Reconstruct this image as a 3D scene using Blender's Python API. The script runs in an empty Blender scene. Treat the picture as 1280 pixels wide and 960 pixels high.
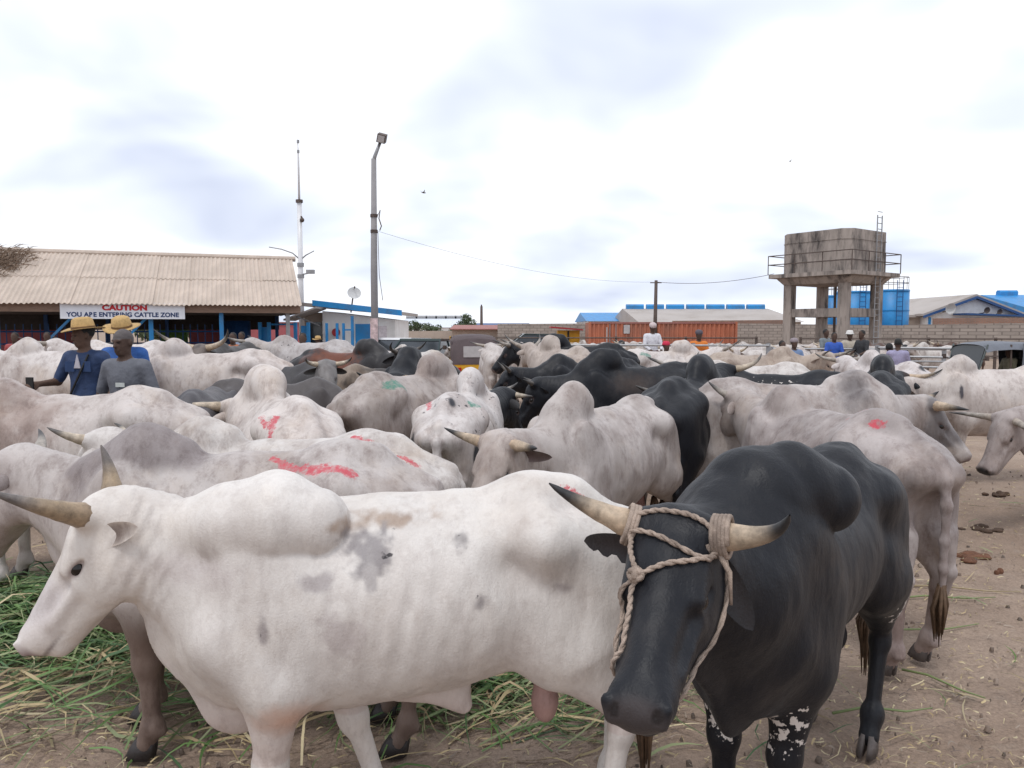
import bpy, bmesh, math, random
import numpy as np
from mathutils import Vector, Matrix
R = math.radians

# ------------------------------------------------------------------ camera
scene = bpy.context.scene
COL = scene.collection
CAM_H = 1.82
F_PX = 950.0                      # focal length in pixels of a 1280 px wide frame
PITCH = math.atan(70.0 / F_PX)    # the horizon lies 70 px above the middle
cam_data = bpy.data.cameras.new('camera')
cam_data.sensor_width = 36.0
cam_data.lens = F_PX / 1280.0 * 36.0
cam_data.clip_start = 0.05
cam_data.clip_end = 3000.0
cam = bpy.data.objects.new('camera', cam_data)
cam.location = (0, 0, CAM_H)
cam.rotation_euler = (R(90) - PITCH, 0, 0)
COL.objects.link(cam)
scene.camera = cam

# ------------------------------------------------------------------ sky, sun, exposure
SUN_EL, SUN_AZ = R(66), R(205)    # azimuth measured clockwise from +Y
world = bpy.data.worlds.new('World')
scene.world = world
world.use_nodes = True
wt = world.node_tree
for n in list(wt.nodes):
    wt.nodes.remove(n)
def wn(t, **kw):
    n = wt.nodes.new(t)
    for k, v in kw.items():
        setattr(n, k, v)
    return n
w_out = wn('ShaderNodeOutputWorld')
w_sky = wn('ShaderNodeTexSky', sky_type='NISHITA', sun_disc=False, sun_elevation=SUN_EL, sun_rotation=SUN_AZ)
w_bg = wn('ShaderNodeBackground')
w_bg.inputs['Strength'].default_value = 0.12
w_tc = wn('ShaderNodeTexCoord')
# cloud cover: the view direction is dropped onto a flat cloud layer, so clouds flatten towards the horizon
w_sep = wn('ShaderNodeSeparateXYZ')
w_z = wn('ShaderNodeMath', operation='MAXIMUM'); w_z.inputs[1].default_value = 0.0
w_za = wn('ShaderNodeMath', operation='ADD'); w_za.inputs[1].default_value = 0.30
w_dx = wn('ShaderNodeMath', operation='DIVIDE'); w_dy = wn('ShaderNodeMath', operation='DIVIDE')
w_cmb = wn('ShaderNodeCombineXYZ')
w_n1 = wn('ShaderNodeTexNoise'); w_n1.inputs['Scale'].default_value = 1.7
w_n1.inputs['Detail'].default_value = 3.5; w_n1.inputs['Roughness'].default_value = 0.45
w_n1.inputs['Distortion'].default_value = 0.25
w_n2 = wn('ShaderNodeTexNoise'); w_n2.inputs['Scale'].default_value = 0.55
w_n2.inputs['Detail'].default_value = 3.0
w_map = wn('ShaderNodeMapping'); w_map.inputs['Location'].default_value = (11.2, -0.23, 0.0)
w_cov = wn('ShaderNodeMapRange'); w_cov.inputs['From Min'].default_value = 0.20; w_cov.inputs['From Max'].default_value = 0.36
w_shd = wn('ShaderNodeValToRGB')
w_shd.color_ramp.elements[0].position = 0.485; w_shd.color_ramp.elements[0].color = (9.15, 9.4, 9.95, 1)
w_shd.color_ramp.elements[1].position = 0.70; w_shd.color_ramp.elements[1].color = (6.0, 6.55, 8.0, 1)
e = w_shd.color_ramp.elements.new(0.56); e.color = (7.7, 8.25, 9.3, 1)
w_mix = wn('ShaderNodeMix', data_type='RGBA')
L = wt.links.new
L(w_tc.outputs['Generated'], w_sep.inputs[0])
L(w_sep.outputs['Z'], w_z.inputs[0]); L(w_z.outputs[0], w_za.inputs[0])
L(w_sep.outputs['X'], w_dx.inputs[0]); L(w_za.outputs[0], w_dx.inputs[1])
L(w_sep.outputs['Y'], w_dy.inputs[0]); L(w_za.outputs[0], w_dy.inputs[1])
L(w_dx.outputs[0], w_cmb.inputs['X']); L(w_dy.outputs[0], w_cmb.inputs['Y'])
L(w_cmb.outputs[0], w_map.inputs['Vector'])
L(w_map.outputs[0], w_n1.inputs['Vector']); L(w_map.outputs[0], w_n2.inputs['Vector'])
L(w_n2.outputs['Fac'], w_cov.inputs['Value'])
L(w_n1.outputs['Fac'], w_shd.inputs['Fac'])
L(w_cov.outputs[0], w_mix.inputs['Factor'])
L(w_sky.outputs['Color'], w_mix.inputs['A']); L(w_shd.outputs['Color'], w_mix.inputs['B'])
L(w_mix.outputs['Result'], w_bg.inputs['Color'])
L(w_bg.outputs[0], w_out.inputs['Surface'])

sun_d = bpy.data.lights.new('sun', 'SUN')
sun_d.energy = 1.35
sun_d.angle = R(14)
sun_d.color = (1.0, 0.98, 0.955)
sun = bpy.data.objects.new('sun', sun_d)
sun_dir = Vector((math.sin(SUN_AZ) * math.cos(SUN_EL), math.cos(SUN_AZ) * math.cos(SUN_EL), math.sin(SUN_EL)))
sun.rotation_euler = sun_dir.to_track_quat('Z', 'Y').to_euler()
sun.location = (0, 0, 30)
COL.objects.link(sun)

scene.view_settings.view_transform = 'Standard'
scene.view_settings.look = 'None'
scene.view_settings.gamma = 1.0
scene.view_settings.use_curve_mapping = False
scene.view_settings.exposure = 0.0

# ------------------------------------------------------------------ helpers
def tag(o, label=None, cat=None, group=None, kind=None):
    if label: o['label'] = label
    if cat: o['category'] = cat
    if group: o['group'] = group
    if kind: o['kind'] = kind
    return o

def empty(name, loc=(0, 0, 0), rz=0.0, label=None, cat=None, group=None):
    o = bpy.data.objects.new(name, None)
    o.empty_display_size = 0.1
    COL.objects.link(o)
    o.location = loc
    o.rotation_euler = (0, 0, rz)
    return tag(o, label, cat, group)

def mesh_obj(name, V, F, mat, parent=None, smooth=False):
    me = bpy.data.meshes.new(name)
    me.from_pydata([tuple(v) for v in V], [], [tuple(f) for f in F])
    if smooth:
        me.polygons.foreach_set('use_smooth', [True] * len(me.polygons))
    me.update()
    o = bpy.data.objects.new(name, me)
    if mat is not None:
        for m in (mat if isinstance(mat, (list, tuple)) else [mat]):
            me.materials.append(m)
    COL.objects.link(o)
    o.parent = parent
    return o

def copy_obj(o, parent=None):
    c = o.copy()
    COL.objects.link(c)
    c.parent = parent
    for ch in o.children:
        copy_obj(ch, c)
    return c

class MB:
    """collects simple solids, then links them as one mesh object"""
    def __init__(self):
        self.V, self.F = [], []
    def add(self, V, F):
        b = len(self.V)
        self.V += [tuple(v) for v in V]
        self.F += [tuple(b + i for i in f) for f in F]
        return self
    def box(self, lo, hi, M=None):
        x0, y0, z0 = lo; x1, y1, z1 = hi
        V = [Vector(p) for p in ((x0,y0,z0),(x1,y0,z0),(x1,y1,z0),(x0,y1,z0),(x0,y0,z1),(x1,y0,z1),(x1,y1,z1),(x0,y1,z1))]
        if M is not None: V = [M @ v for v in V]
        return self.add(V, [(0,3,2,1),(4,5,6,7),(0,1,5,4),(1,2,6,5),(2,3,7,6),(3,0,4,7)])
    def quadprism(self, a, b, w, h, up=(0, 0, 1)):
        """a beam of w x h from a to b"""
        a, b = Vector(a), Vector(b)
        d = (b - a).normalized(); up = Vector(up)
        s = d.cross(up)
        if s.length < 1e-4: s = d.cross(Vector((0, 1, 0)))
        s.normalize(); u = s.cross(d)
        V = []
        for p in (a, b):
            for i, j in ((-1,-1),(1,-1),(1,1),(-1,1)):
                V.append(p + s * (i * w / 2) + u * (j * h / 2))
        return self.add(V, [(0,1,2,3),(7,6,5,4),(0,4,5,1),(1,5,6,2),(2,6,7,3),(3,7,4,0)])
    def tube(self, pts, rad, n=8, cap=True):
        pts = [Vector(p) for p in pts]
        rads = rad if isinstance(rad, (list, tuple)) else [rad] * len(pts)
        V, F = [], []
        prev = None
        for i, p in enumerate(pts):
            t = (pts[min(i + 1, len(pts) - 1)] - pts[max(i - 1, 0)]).normalized()
            if prev is None:
                ref = Vector((0, 0, 1)) if abs(t.z) < 0.9 else Vector((1, 0, 0))
                s = t.cross(ref).normalized()
            else:
                s = (prev - t * prev.dot(t)).normalized()
            prev = s
            u = t.cross(s)
            for k in range(n):
                a = 2 * math.pi * k / n
                V.append(p + (s * math.cos(a) + u * math.sin(a)) * rads[i])
        m = len(pts)
        for i in range(m - 1):
            for k in range(n):
                k2 = (k + 1) % n
                F.append((i*n+k, i*n+k2, (i+1)*n+k2, (i+1)*n+k))
        if cap:
            F.append(tuple(range(n - 1, -1, -1)))
            F.append(tuple((m-1)*n + k for k in range(n)))
        return self.add(V, F)
    def prism(self, poly, axis_a, axis_b, org, ext):
        """polygon in the plane (axis_a, axis_b) at org, pushed along ext"""
        A, B, O, E = Vector(axis_a), Vector(axis_b), Vector(org), Vector(ext)
        n = len(poly)
        V = [O + A * p[0] + B * p[1] for p in poly] + [O + A * p[0] + B * p[1] + E for p in poly]
        F = [tuple(range(n)), tuple(range(2 * n - 1, n - 1, -1))]
        F += [(i, i + n, (i + 1) % n + n, (i + 1) % n) for i in range(n)]
        return self.add(V, F)
    def build(self, name, mat, parent=None, smooth=False):
        return mesh_obj(name, self.V, self.F, mat, parent, smooth)

# ---- materials
def new_mat(name):
    m = bpy.data.materials.new(name)
    m.use_nodes = True
    nt = m.node_tree
    b = nt.nodes['Principled BSDF']
    return m, nt, b

def nd(nt, t, ins=None, **kw):
    n = nt.nodes.new(t)
    for k, v in kw.items(): setattr(n, k, v)
    if ins:
        for k, v in ins.items(): n.inputs[k].default_value = v
    return n

def simple_mat(name, col, rough=0.7, metal=0.0, var=0.25, scale=6.0, bump=0.0, dirt=None, dirt_scale=2.0, stretch=None, spec=0.4, bscale=None):
    """colour broken by noise at two sizes, with optional patches of a second colour and a fine relief"""
    m, nt, b = new_mat(name)
    tc = nd(nt, 'ShaderNodeTexCoord')
    mp = nd(nt, 'ShaderNodeMapping')
    if stretch: mp.inputs['Scale'].default_value = stretch
    nt.links.new(tc.outputs['Object'], mp.inputs['Vector'])
    n1 = nd(nt, 'ShaderNodeTexNoise', {'Scale': scale, 'Detail': 6.0, 'Roughness': 0.65})
    nt.links.new(mp.outputs[0], n1.inputs['Vector'])
    mr = nd(nt, 'ShaderNodeMapRange', {'From Min': 0.25, 'From Max': 0.75, 'To Min': 1.0 - var, 'To Max': 1.0 + var})
    nt.links.new(n1.outputs['Fac'], mr.inputs['Value'])
    mul = nd(nt, 'ShaderNodeMix', data_type='RGBA', blend_type='MULTIPLY')
    mul.inputs['Factor'].default_value = 1.0
    mul.inputs['A'].default_value = (*col, 1)
    nt.links.new(mr.outputs[0], mul.inputs['B'])
    out = mul.outputs['Result']
    if dirt:
        n2 = nd(nt, 'ShaderNodeTexNoise', {'Scale': dirt_scale, 'Detail': 8.0, 'Roughness': 0.7})
        nt.links.new(mp.outputs[0], n2.inputs['Vector'])
        r2 = nd(nt, 'ShaderNodeMapRange', {'From Min': 0.47, 'From Max': 0.66})
        nt.links.new(n2.outputs['Fac'], r2.inputs['Value'])
        mx = nd(nt, 'ShaderNodeMix', data_type='RGBA')
        nt.links.new(r2.outputs[0], mx.inputs['Factor'])
        nt.links.new(out, mx.inputs['A'])
        mx.inputs['B'].default_value = (*dirt, 1)
        out = mx.outputs['Result']
    nt.links.new(out, b.inputs['Base Color'])
    b.inputs['Roughness'].default_value = rough
    b.inputs['Metallic'].default_value = metal
    b.inputs['Specular IOR Level'].default_value = spec
    if bump:
        bp = nd(nt, 'ShaderNodeBump', {'Strength': min(1.0, bump), 'Distance': 0.01})
        n3 = nd(nt, 'ShaderNodeTexNoise', {'Scale': bscale or scale * 6, 'Detail': 4.0})
        nt.links.new(mp.outputs[0], n3.inputs['Vector'])
        nt.links.new(n3.outputs['Fac'], bp.inputs['Height'])
        nt.links.new(bp.outputs[0], b.inputs['Normal'])
    return m

# ---- implicit body modelling: smooth unions of cones and ellipsoids, meshed by surface nets
def v3(*a): return np.array(a if len(a) > 1 else a[0], dtype=np.float64)
def unit(v):
    v = np.asarray(v, float)
    return v / (np.linalg.norm(v) + 1e-12)

class Field:
    def __init__(self):
        self.prims = []
    def cone(self, a, b, ra, rb, k=0.05, flat=None, tg='', neg=False):
        self.prims.append(('c', v3(a), v3(b), ra, rb, k, flat, tg, neg)); return self
    def chain(self, pts, k=0.05, flat=None, tg=''):
        for p, q in zip(pts[:-1], pts[1:]):
            self.cone(p[:3], q[:3], p[3], q[3], k, flat, tg)
        return self
    def ell(self, c, r, k=0.05, M=None, tg='', neg=False):
        if np.isscalar(r): r = (r, r, r)
        self.prims.append(('e', v3(c), v3(r), M, 0, k, None, tg, neg)); return self
    @staticmethod
    def _eval(pr, X, Y, Z):
        if pr[0] == 'c':
            _, a, b, ra, rb, k, flat, tg, neg = pr
            px, py, pz = X - a[0], Y - a[1], Z - a[2]
            ba = b - a
            if flat is not None:
                n, s = flat
                dn = (px * n[0] + py * n[1] + pz * n[2]) * (1.0 / s - 1.0)
                px, py, pz = px + n[0] * dn, py + n[1] * dn, pz + n[2] * dn
                bn = ba.dot(n) * (1.0 / s - 1.0)
                ba = ba + np.asarray(n) * bn
            L2 = ba.dot(ba) + 1e-9
            t = np.clip((px * ba[0] + py * ba[1] + pz * ba[2]) / L2, 0, 1)
            d = np.sqrt((px - t * ba[0]) ** 2 + (py - t * ba[1]) ** 2 + (pz - t * ba[2]) ** 2) - (ra + (rb - ra) * t)
            return d if flat is None else d * max(flat[1], 0.45)
        _, c, r, M, _, k, _, tg, neg = pr
        px, py, pz = X - c[0], Y - c[1], Z - c[2]
        if M is not None:
            qx = px * M[0][0] + py * M[0][1] + pz * M[0][2]
            qy = px * M[1][0] + py * M[1][1] + pz * M[1][2]
            qz = px * M[2][0] + py * M[2][1] + pz * M[2][2]
            px, py, pz = qx, qy, qz
        k0 = np.sqrt((px / r[0]) ** 2 + (py / r[1]) ** 2 + (pz / r[2]) ** 2)
        k1 = np.sqrt((px / r[0] ** 2) ** 2 + (py / r[1] ** 2) ** 2 + (pz / r[2] ** 2) ** 2) + 1e-6
        return k0 * (k0 - 1.0) / k1
    @staticmethod
    def _bounds(pr):
        if pr[0] == 'c':
            rr = max(pr[3], pr[4])
            return np.minimum(pr[1], pr[2]) - rr, np.maximum(pr[1], pr[2]) + rr
        m = max(pr[2]) if pr[3] is not None else None
        r = np.full(3, m) if m else pr[2]
        return pr[1] - r, pr[1] + r
    def at(self, P):
        """field value at points (n,3)"""
        P = np.atleast_2d(np.asarray(P, float))
        D = np.full(len(P), 1.0)
        for pr in self.prims:
            d = self._eval(pr, P[:, 0], P[:, 1], P[:, 2]); k = pr[5]
            if pr[8]:
                h = np.clip(k - np.abs(D + d), 0, None) / k
                D = np.maximum(D, -d) + h * h * k * 0.25
            else:
                h = np.clip(k - np.abs(D - d), 0, None) / k
                D = np.minimum(D, d) - h * h * k * 0.25
        return D
    def snap(self, P, off=0.0, it=6):
        """pull points onto the surface (off outside it)"""
        P = np.array(P, float); n = len(P); E = np.eye(3) * 2e-3
        for _ in range(it):
            Q = np.concatenate([P] + [P + e for e in E] + [P - e for e in E])
            D = self.at(Q).reshape(7, n)
            g = ((D[1:4] - D[4:7]) / 4e-3).T
            g /= (np.linalg.norm(g, axis=1)[:, None] + 1e-6)
            P = P - g * (D[0] - off)[:, None] * 0.8
        return P
    def tags(self, V, names):
        """index of the primitive group nearest each vertex"""
        best = np.full(len(V), 9.0); idx = np.zeros(len(V), int)
        for pr in self.prims:
            if pr[8]: continue
            d = self._eval(pr, V[:, 0], V[:, 1], V[:, 2])
            m = d < best
            best[m] = d[m]
            idx[m] = names.index(pr[7]) if pr[7] in names else 0
        return idx
    def soft(self, V, names, width=0.035):
        """how strongly each vertex belongs to each primitive group"""
        W = np.zeros((len(V), len(names)))
        for pr in self.prims:
            if pr[8] or pr[7] not in names: continue
            i = names.index(pr[7])
            W[:, i] = np.maximum(W[:, i], np.exp(-np.clip(self._eval(pr, V[:, 0], V[:, 1], V[:, 2]), -0.12, 1) / width))
        return W / (W.sum(1)[:, None] + 1e-9)
    def mesh(self, h, warp=None):
        B = [self._bounds(p) for p in self.prims if not p[8]]
        lo = np.min([b[0] for b in B], 0) - 3 * h - 0.02
        hi = np.max([b[1] for b in B], 0) + 3 * h + 0.02
        n = np.ceil((hi - lo) / h).astype(int) + 1
        ax = [(lo[i] + h * np.arange(n[i])).astype(np.float32) for i in range(3)]
        D = np.full(n, 0.3, np.float32)
        for pr in self.prims:
            k = pr[5]
            bl, bh = self._bounds(pr)
            i0 = np.clip(np.floor((bl - k - 2 * h - lo) / h).astype(int), 0, n - 1)
            i1 = np.clip(np.ceil((bh + k + 2 * h - lo) / h).astype(int) + 1, 1, n)
            sl = tuple(slice(a, b) for a, b in zip(i0, i1))
            X = ax[0][sl[0]][:, None, None]; Y = ax[1][sl[1]][None, :, None]; Z = ax[2][sl[2]][None, None, :]
            d = self._eval(pr, X, Y, Z).astype(np.float32)
            A = D[sl]
            if pr[8]:
                hh = np.clip(k - np.abs(A + d), 0, None) / k
                D[sl] = np.maximum(A, -d) + hh * hh * k * 0.25
            else:
                hh = np.clip(k - np.abs(A - d), 0, None) / k
                D[sl] = np.minimum(A, d) - hh * hh * k * 0.25
        if warp is not None:
            D += warp(ax[0][:, None, None], ax[1][None, :, None], ax[2][None, None, :]).astype(np.float32)
        return surface_nets(D, lo, h)

def surface_nets(D, lo, h):
    ins = D < 0
    c = np.zeros([s - 1 for s in D.shape], np.int8)
    offs = [(i, j, k) for i in (0, 1) for j in (0, 1) for k in (0, 1)]
    sub = lambda A, o: A[o[0]:A.shape[0] - 1 + o[0], o[1]:A.shape[1] - 1 + o[1], o[2]:A.shape[2] - 1 + o[2]]
    for o in offs: c += sub(ins, o)
    act = (c > 0) & (c < 8)
    I = np.argwhere(act)
    val = np.stack([D[I[:, 0] + o[0], I[:, 1] + o[1], I[:, 2] + o[2]] for o in offs], 1).astype(np.float64)
    acc = np.zeros((len(I), 3)); cnt = np.zeros(len(I))
    for a in range(8):
        for b in range(a + 1, 8):
            if sum(abs(offs[a][q] - offs[b][q]) for q in range(3)) != 1: continue
            m = (val[:, a] < 0) != (val[:, b] < 0)
            t = val[m, a] / (val[m, a] - val[m, b])
            pa = np.array(offs[a], float); pb = np.array(offs[b], float)
            acc[m] += pa + (pb - pa) * t[:, None]
            cnt[m] += 1
    V = lo + h * (I + acc / cnt[:, None])
    idx = np.full(act.shape, -1, np.int32)
    idx[act] = np.arange(len(I))
    F = []
    for axis in range(3):
        u, w = [(1, 2), (2, 0), (0, 1)][axis]
        s0 = [slice(1, -1)] * 3; s1 = [slice(1, -1)] * 3
        s0[axis] = slice(0, -1); s1[axis] = slice(1, None)
        A = ins[tuple(s0)]; Bm = ins[tuple(s1)]
        E = np.argwhere(A != Bm)
        if len(E) == 0: continue
        fl = A[E[:, 0], E[:, 1], E[:, 2]]
        P = E.copy(); P[:, u] += 1; P[:, w] += 1
        q = []
        for du, dw in ((-1, -1), (0, -1), (0, 0), (-1, 0)):
            G = P.copy(); G[:, u] += du; G[:, w] += dw
            q.append(idx[G[:, 0], G[:, 1], G[:, 2]])
        Q = np.stack(q, 1)
        Q[~fl] = Q[~fl][:, ::-1]
        F.append(Q)
    F = np.concatenate(F)
    F = F[(F >= 0).all(1)]
    return V, F

def np_mesh(name, V, F, mat, parent=None, attrs=None, extra=None):
    """fast mesh from numpy quads; attrs: name -> (n,4) colours; extra: list of (V, quads) joined in"""
    me = bpy.data.meshes.new(name)
    me.vertices.add(len(V)); me.vertices.foreach_set('co', np.ascontiguousarray(V, np.float32).ravel())
    nf = len(F)
    me.loops.add(nf * 4); me.loops.foreach_set('vertex_index', np.ascontiguousarray(F, np.int32).ravel())
    me.polygons.add(nf)
    me.polygons.foreach_set('loop_start', np.arange(0, nf * 4, 4, dtype=np.int32))
    me.polygons.foreach_set('loop_total', np.full(nf, 4, np.int32))
    me.polygons.foreach_set('use_smooth', np.ones(nf, bool))
    me.update(calc_edges=True)
    me.validate()
    if attrs:
        for k, A in attrs.items():
            at = me.attributes.new(k, 'FLOAT_COLOR', 'POINT')
            at.data.foreach_set('color', np.ascontiguousarray(A, np.float32).ravel())
    if mat is not None: me.materials.append(mat)
    o = bpy.data.objects.new(name, me)
    COL.objects.link(o)
    o.parent = parent
    return o

def vert_normals(V, F):
    a, b, c, d = (V[F[:, i]] for i in range(4))
    n = np.cross(c - a, d - b)
    N = np.zeros_like(V)
    for i in range(4): np.add.at(N, F[:, i], n)
    return N / (np.linalg.norm(N, axis=1)[:, None] + 1e-12)
_rs = np.random.RandomState(7)
_lat = _rs.rand(32, 32, 32).astype(np.float32)
def vnoise(P, scale, seed=0):
    """smooth value noise 0..1 at points"""
    Q = (P * scale + seed * 7.31).astype(np.float32)
    fl = np.floor(Q); f = Q - fl
    i0 = fl.astype(np.int32) & 31; i1 = (i0 + 1) & 31
    f = f * f * (3 - 2 * f)
    X = (i0[:, 0] << 10, i1[:, 0] << 10); Y = (i0[:, 1] << 5, i1[:, 1] << 5); Z = (i0[:, 2], i1[:, 2])
    lat = _lat.ravel(); fx, fy, fz = f[:, 0], f[:, 1], f[:, 2]
    def row(a, b):
        xy = X[a] + Y[b]; l0 = lat[xy + Z[0]]
        return l0 + (lat[xy + Z[1]] - l0) * fz
    r0 = row(0, 0); r0 = r0 + (row(0, 1) - r0) * fy
    r1 = row(1, 0); r1 = r1 + (row(1, 1) - r1) * fy
    return r0 + (r1 - r0) * fx
def fbm(P, scale, seed=0):
    return (vnoise(P, scale, seed) + 0.5 * vnoise(P, scale * 2.1, seed + 1) + 0.25 * vnoise(P, scale * 4.3, seed + 2)) / 1.75
def sstep(a, b, x):
    t = np.clip((x - a) / (b - a), 0, 1)
    return t * t * (3 - 2 * t)

# ------------------------------------------------------------------ zebu cattle
#KIN
def _ss(a, b, x):
    t = np.clip((x - a) / (b - a), 0, 1)
    return t * t * (3 - 2 * t)
def ground_z(x, y):
    """the yard rises gently towards the shed on the left and falls again behind it"""
    x = np.asarray(x, float); y = np.asarray(y, float)
    r = 0.22 * _ss(4.0, 7.5, y) * (1 - _ss(-0.5, 4.5, x)) + 0.10 * _ss(5.0, 8.0, y) * _ss(-0.5, 4.5, x)
    return r * (1 - _ss(12.0, 19.0, y))
COW0 = dict(x=0, y=5, yaw=0, s=1.0, ny=0, np=12, nl=0.50, hy=0, hp=-45, hroll=0, fl=0, fr=0, hl=0, hr=0,
            fat=0.95, sl=1.0, bl=1.0, hgt=0.0, hump='tall', hh=1.0, hside=0.0, horn='lyre', hornlen=0.38, hornr=0.036)
HUMPS = {  # nodes (x, side, z, r) from front to back, then blend width and flattening
    'tall':  ([(0.60, 0, 1.06, 0.14), (0.47, 0, 1.22, 0.135), (0.36, 0, 1.31, 0.118), (0.27, 0.02, 1.285, 0.095)], 0.04, 0.82),
    'flop':  ([(0.66, 0.06, 1.18, 0.100), (0.56, 0.09, 1.20, 0.130), (0.42, 0.11, 1.215, 0.150), (0.30, 0.13, 1.20, 0.112)], 0.012, 1.0),
    'fold':  ([(0.70, 0, 1.04, 0.22), (0.60, 0, 1.15, 0.21), (0.53, 0.03, 1.25, 0.175), (0.45, 0.10, 1.29, 0.14), (0.38, 0.18, 1.26, 0.11)], 0.012, 1.0),
    'round': ([(0.58, 0, 1.14, 0.14), (0.44, 0, 1.235, 0.135), (0.32, 0, 1.225, 0.11)], 0.05, 0.85),
    'high':  ([(0.62, 0, 1.06, 0.16), (0.49, 0, 1.21, 0.155), (0.38, 0.01, 1.315, 0.138), (0.28, 0.03, 1.325, 0.115), (0.20, 0.05, 1.265, 0.085)], 0.03, 0.80),
    'low':   ([(0.58, 0, 1.12, 0.13), (0.42, 0, 1.19, 0.12), (0.30, 0, 1.17, 0.09)], 0.08, 0.8),
}
def body_warp(P, V):
    """longer or shorter loin"""
    V = np.array(V, float)
    x = V[..., 0]
    V[..., 0] = np.where(x < 0.1, 0.1 + (x - 0.1) * P['bl'], x)
    return V
def rot_dir(yaw, pitch):
    a, b = math.radians(yaw), math.radians(pitch)
    return np.array([math.cos(b) * math.cos(a), math.cos(b) * math.sin(a), math.sin(b)])
def cow_kin(P):
    """joints of the posed animal in its own frame (x forward, y left, z up, hip height 1.25)"""
    J = {}
    N0 = np.array([0.60, 0, 1.04])
    dn = rot_dir(P['ny'], P['np'])
    nside = np.array([-math.sin(math.radians(P['ny'])), math.cos(math.radians(P['ny'])), 0])
    poll = N0 + P['nl'] * dn
    yaw = P['ny'] + P['hy']
    xh = rot_dir(yaw, P['hp'])
    yh = np.array([-math.sin(math.radians(yaw)), math.cos(math.radians(yaw)), 0])
    zh = np.cross(xh, yh)
    rr = math.radians(P['hroll'])
    yh, zh = yh * math.cos(rr) + zh * math.sin(rr), zh * math.cos(rr) - yh * math.sin(rr)
    H = np.stack([xh, yh, zh], 1)
    hd = lambda x, y, z: poll + H @ np.array([x, y, z], float)
    J.update(N0=N0, dn=dn, nside=nside, poll=poll, H=H, hd=hd)
    J['pollt'] = hd(0.02, 0, 0.035); J['nose'] = hd(0.505, 0, -0.10); J['chin'] = hd(0.44, 0, -0.19)
    J['eyeL'] = hd(0.17, 0.10, -0.06); J['eyeR'] = hd(0.17, -0.10, -0.06)
    J['hbL'] = hd(0.02, 0.10, 0.0); J['hbR'] = hd(0.02, -0.10, 0.0)
    for sd, y0 in (('L', 1.0), ('R', -1.0)):
        y = 0.145 * y0 * P.get('stance', 1.0)
        d = P['fl' if sd == 'L' else 'fr']
        J['fh' + sd] = np.array([0.45 + d, y, 0.03]); J['ff' + sd] = np.array([0.415 + d * .92, y, 0.14])
        J['fk' + sd] = np.array([0.42 + d * .68, y, 0.41]); J['fe' + sd] = np.array([0.40 + d * .25, y * 1.22, 0.70])
        J['fs' + sd] = np.array([0.58, y * 1.12, 0.84])
        y = 0.145 * y0
        d = P['hl' if sd == 'L' else 'hr']
        J['hh' + sd] = np.array([-0.70 + d, y, 0.03]); J['hf' + sd] = np.array([-0.745 + d * .95, y, 0.15])
        J['hk' + sd] = np.array([-0.79 + d * .6, y, 0.47]); J['hs' + sd] = np.array([-0.49 + d * .1, y * 1.15, 0.76])
    hn = HUMPS[P['hump']][0]
    top = max(hn, key=lambda q: q[2] + q[3])
    J['hump'] = np.array([top[0], top[1] * P['hside'], 1.10 + (top[2] + top[3] - 1.10) * P['hh']])
    J['humpb'] = np.array([hn[-1][0] - hn[-1][3], hn[-1][1] * P['hside'], 1.10 + (hn[-1][2] - 1.10) * P['hh']])
    J['wither'] = np.array([0.02, 0, 1.22]); J['sac'] = np.array([-0.52, 0, 1.305]); J['tail'] = np.array([-0.86, 0, 1.15])
    J['pinL'] = np.array([-0.91, 0.10, 1.03]); J['pinR'] = np.array([-0.91, -0.10, 1.03])
    J['hookL'] = np.array([-0.46, 0.24, 1.16]); J['hookR'] = np.array([-0.46, -0.24, 1.16])
    J['belly'] = np.array([0.05, 0, 0.525]); J['brisk'] = np.array([0.66, 0, 0.56])
    J['mid'] = np.array([-0.05, 0, 1.22]); J['rearL'] = np.array([-0.84, 0.2, 0.85]); J['rearR'] = np.array([-0.84, -0.2, 0.85])
    J['ribL'] = np.array([0.0, 0.29, 0.87]); J['ribR'] = np.array([0.0, -0.29, 0.87]); J['chest'] = np.array([0.76, 0, 0.80])
    return J
#END

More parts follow.
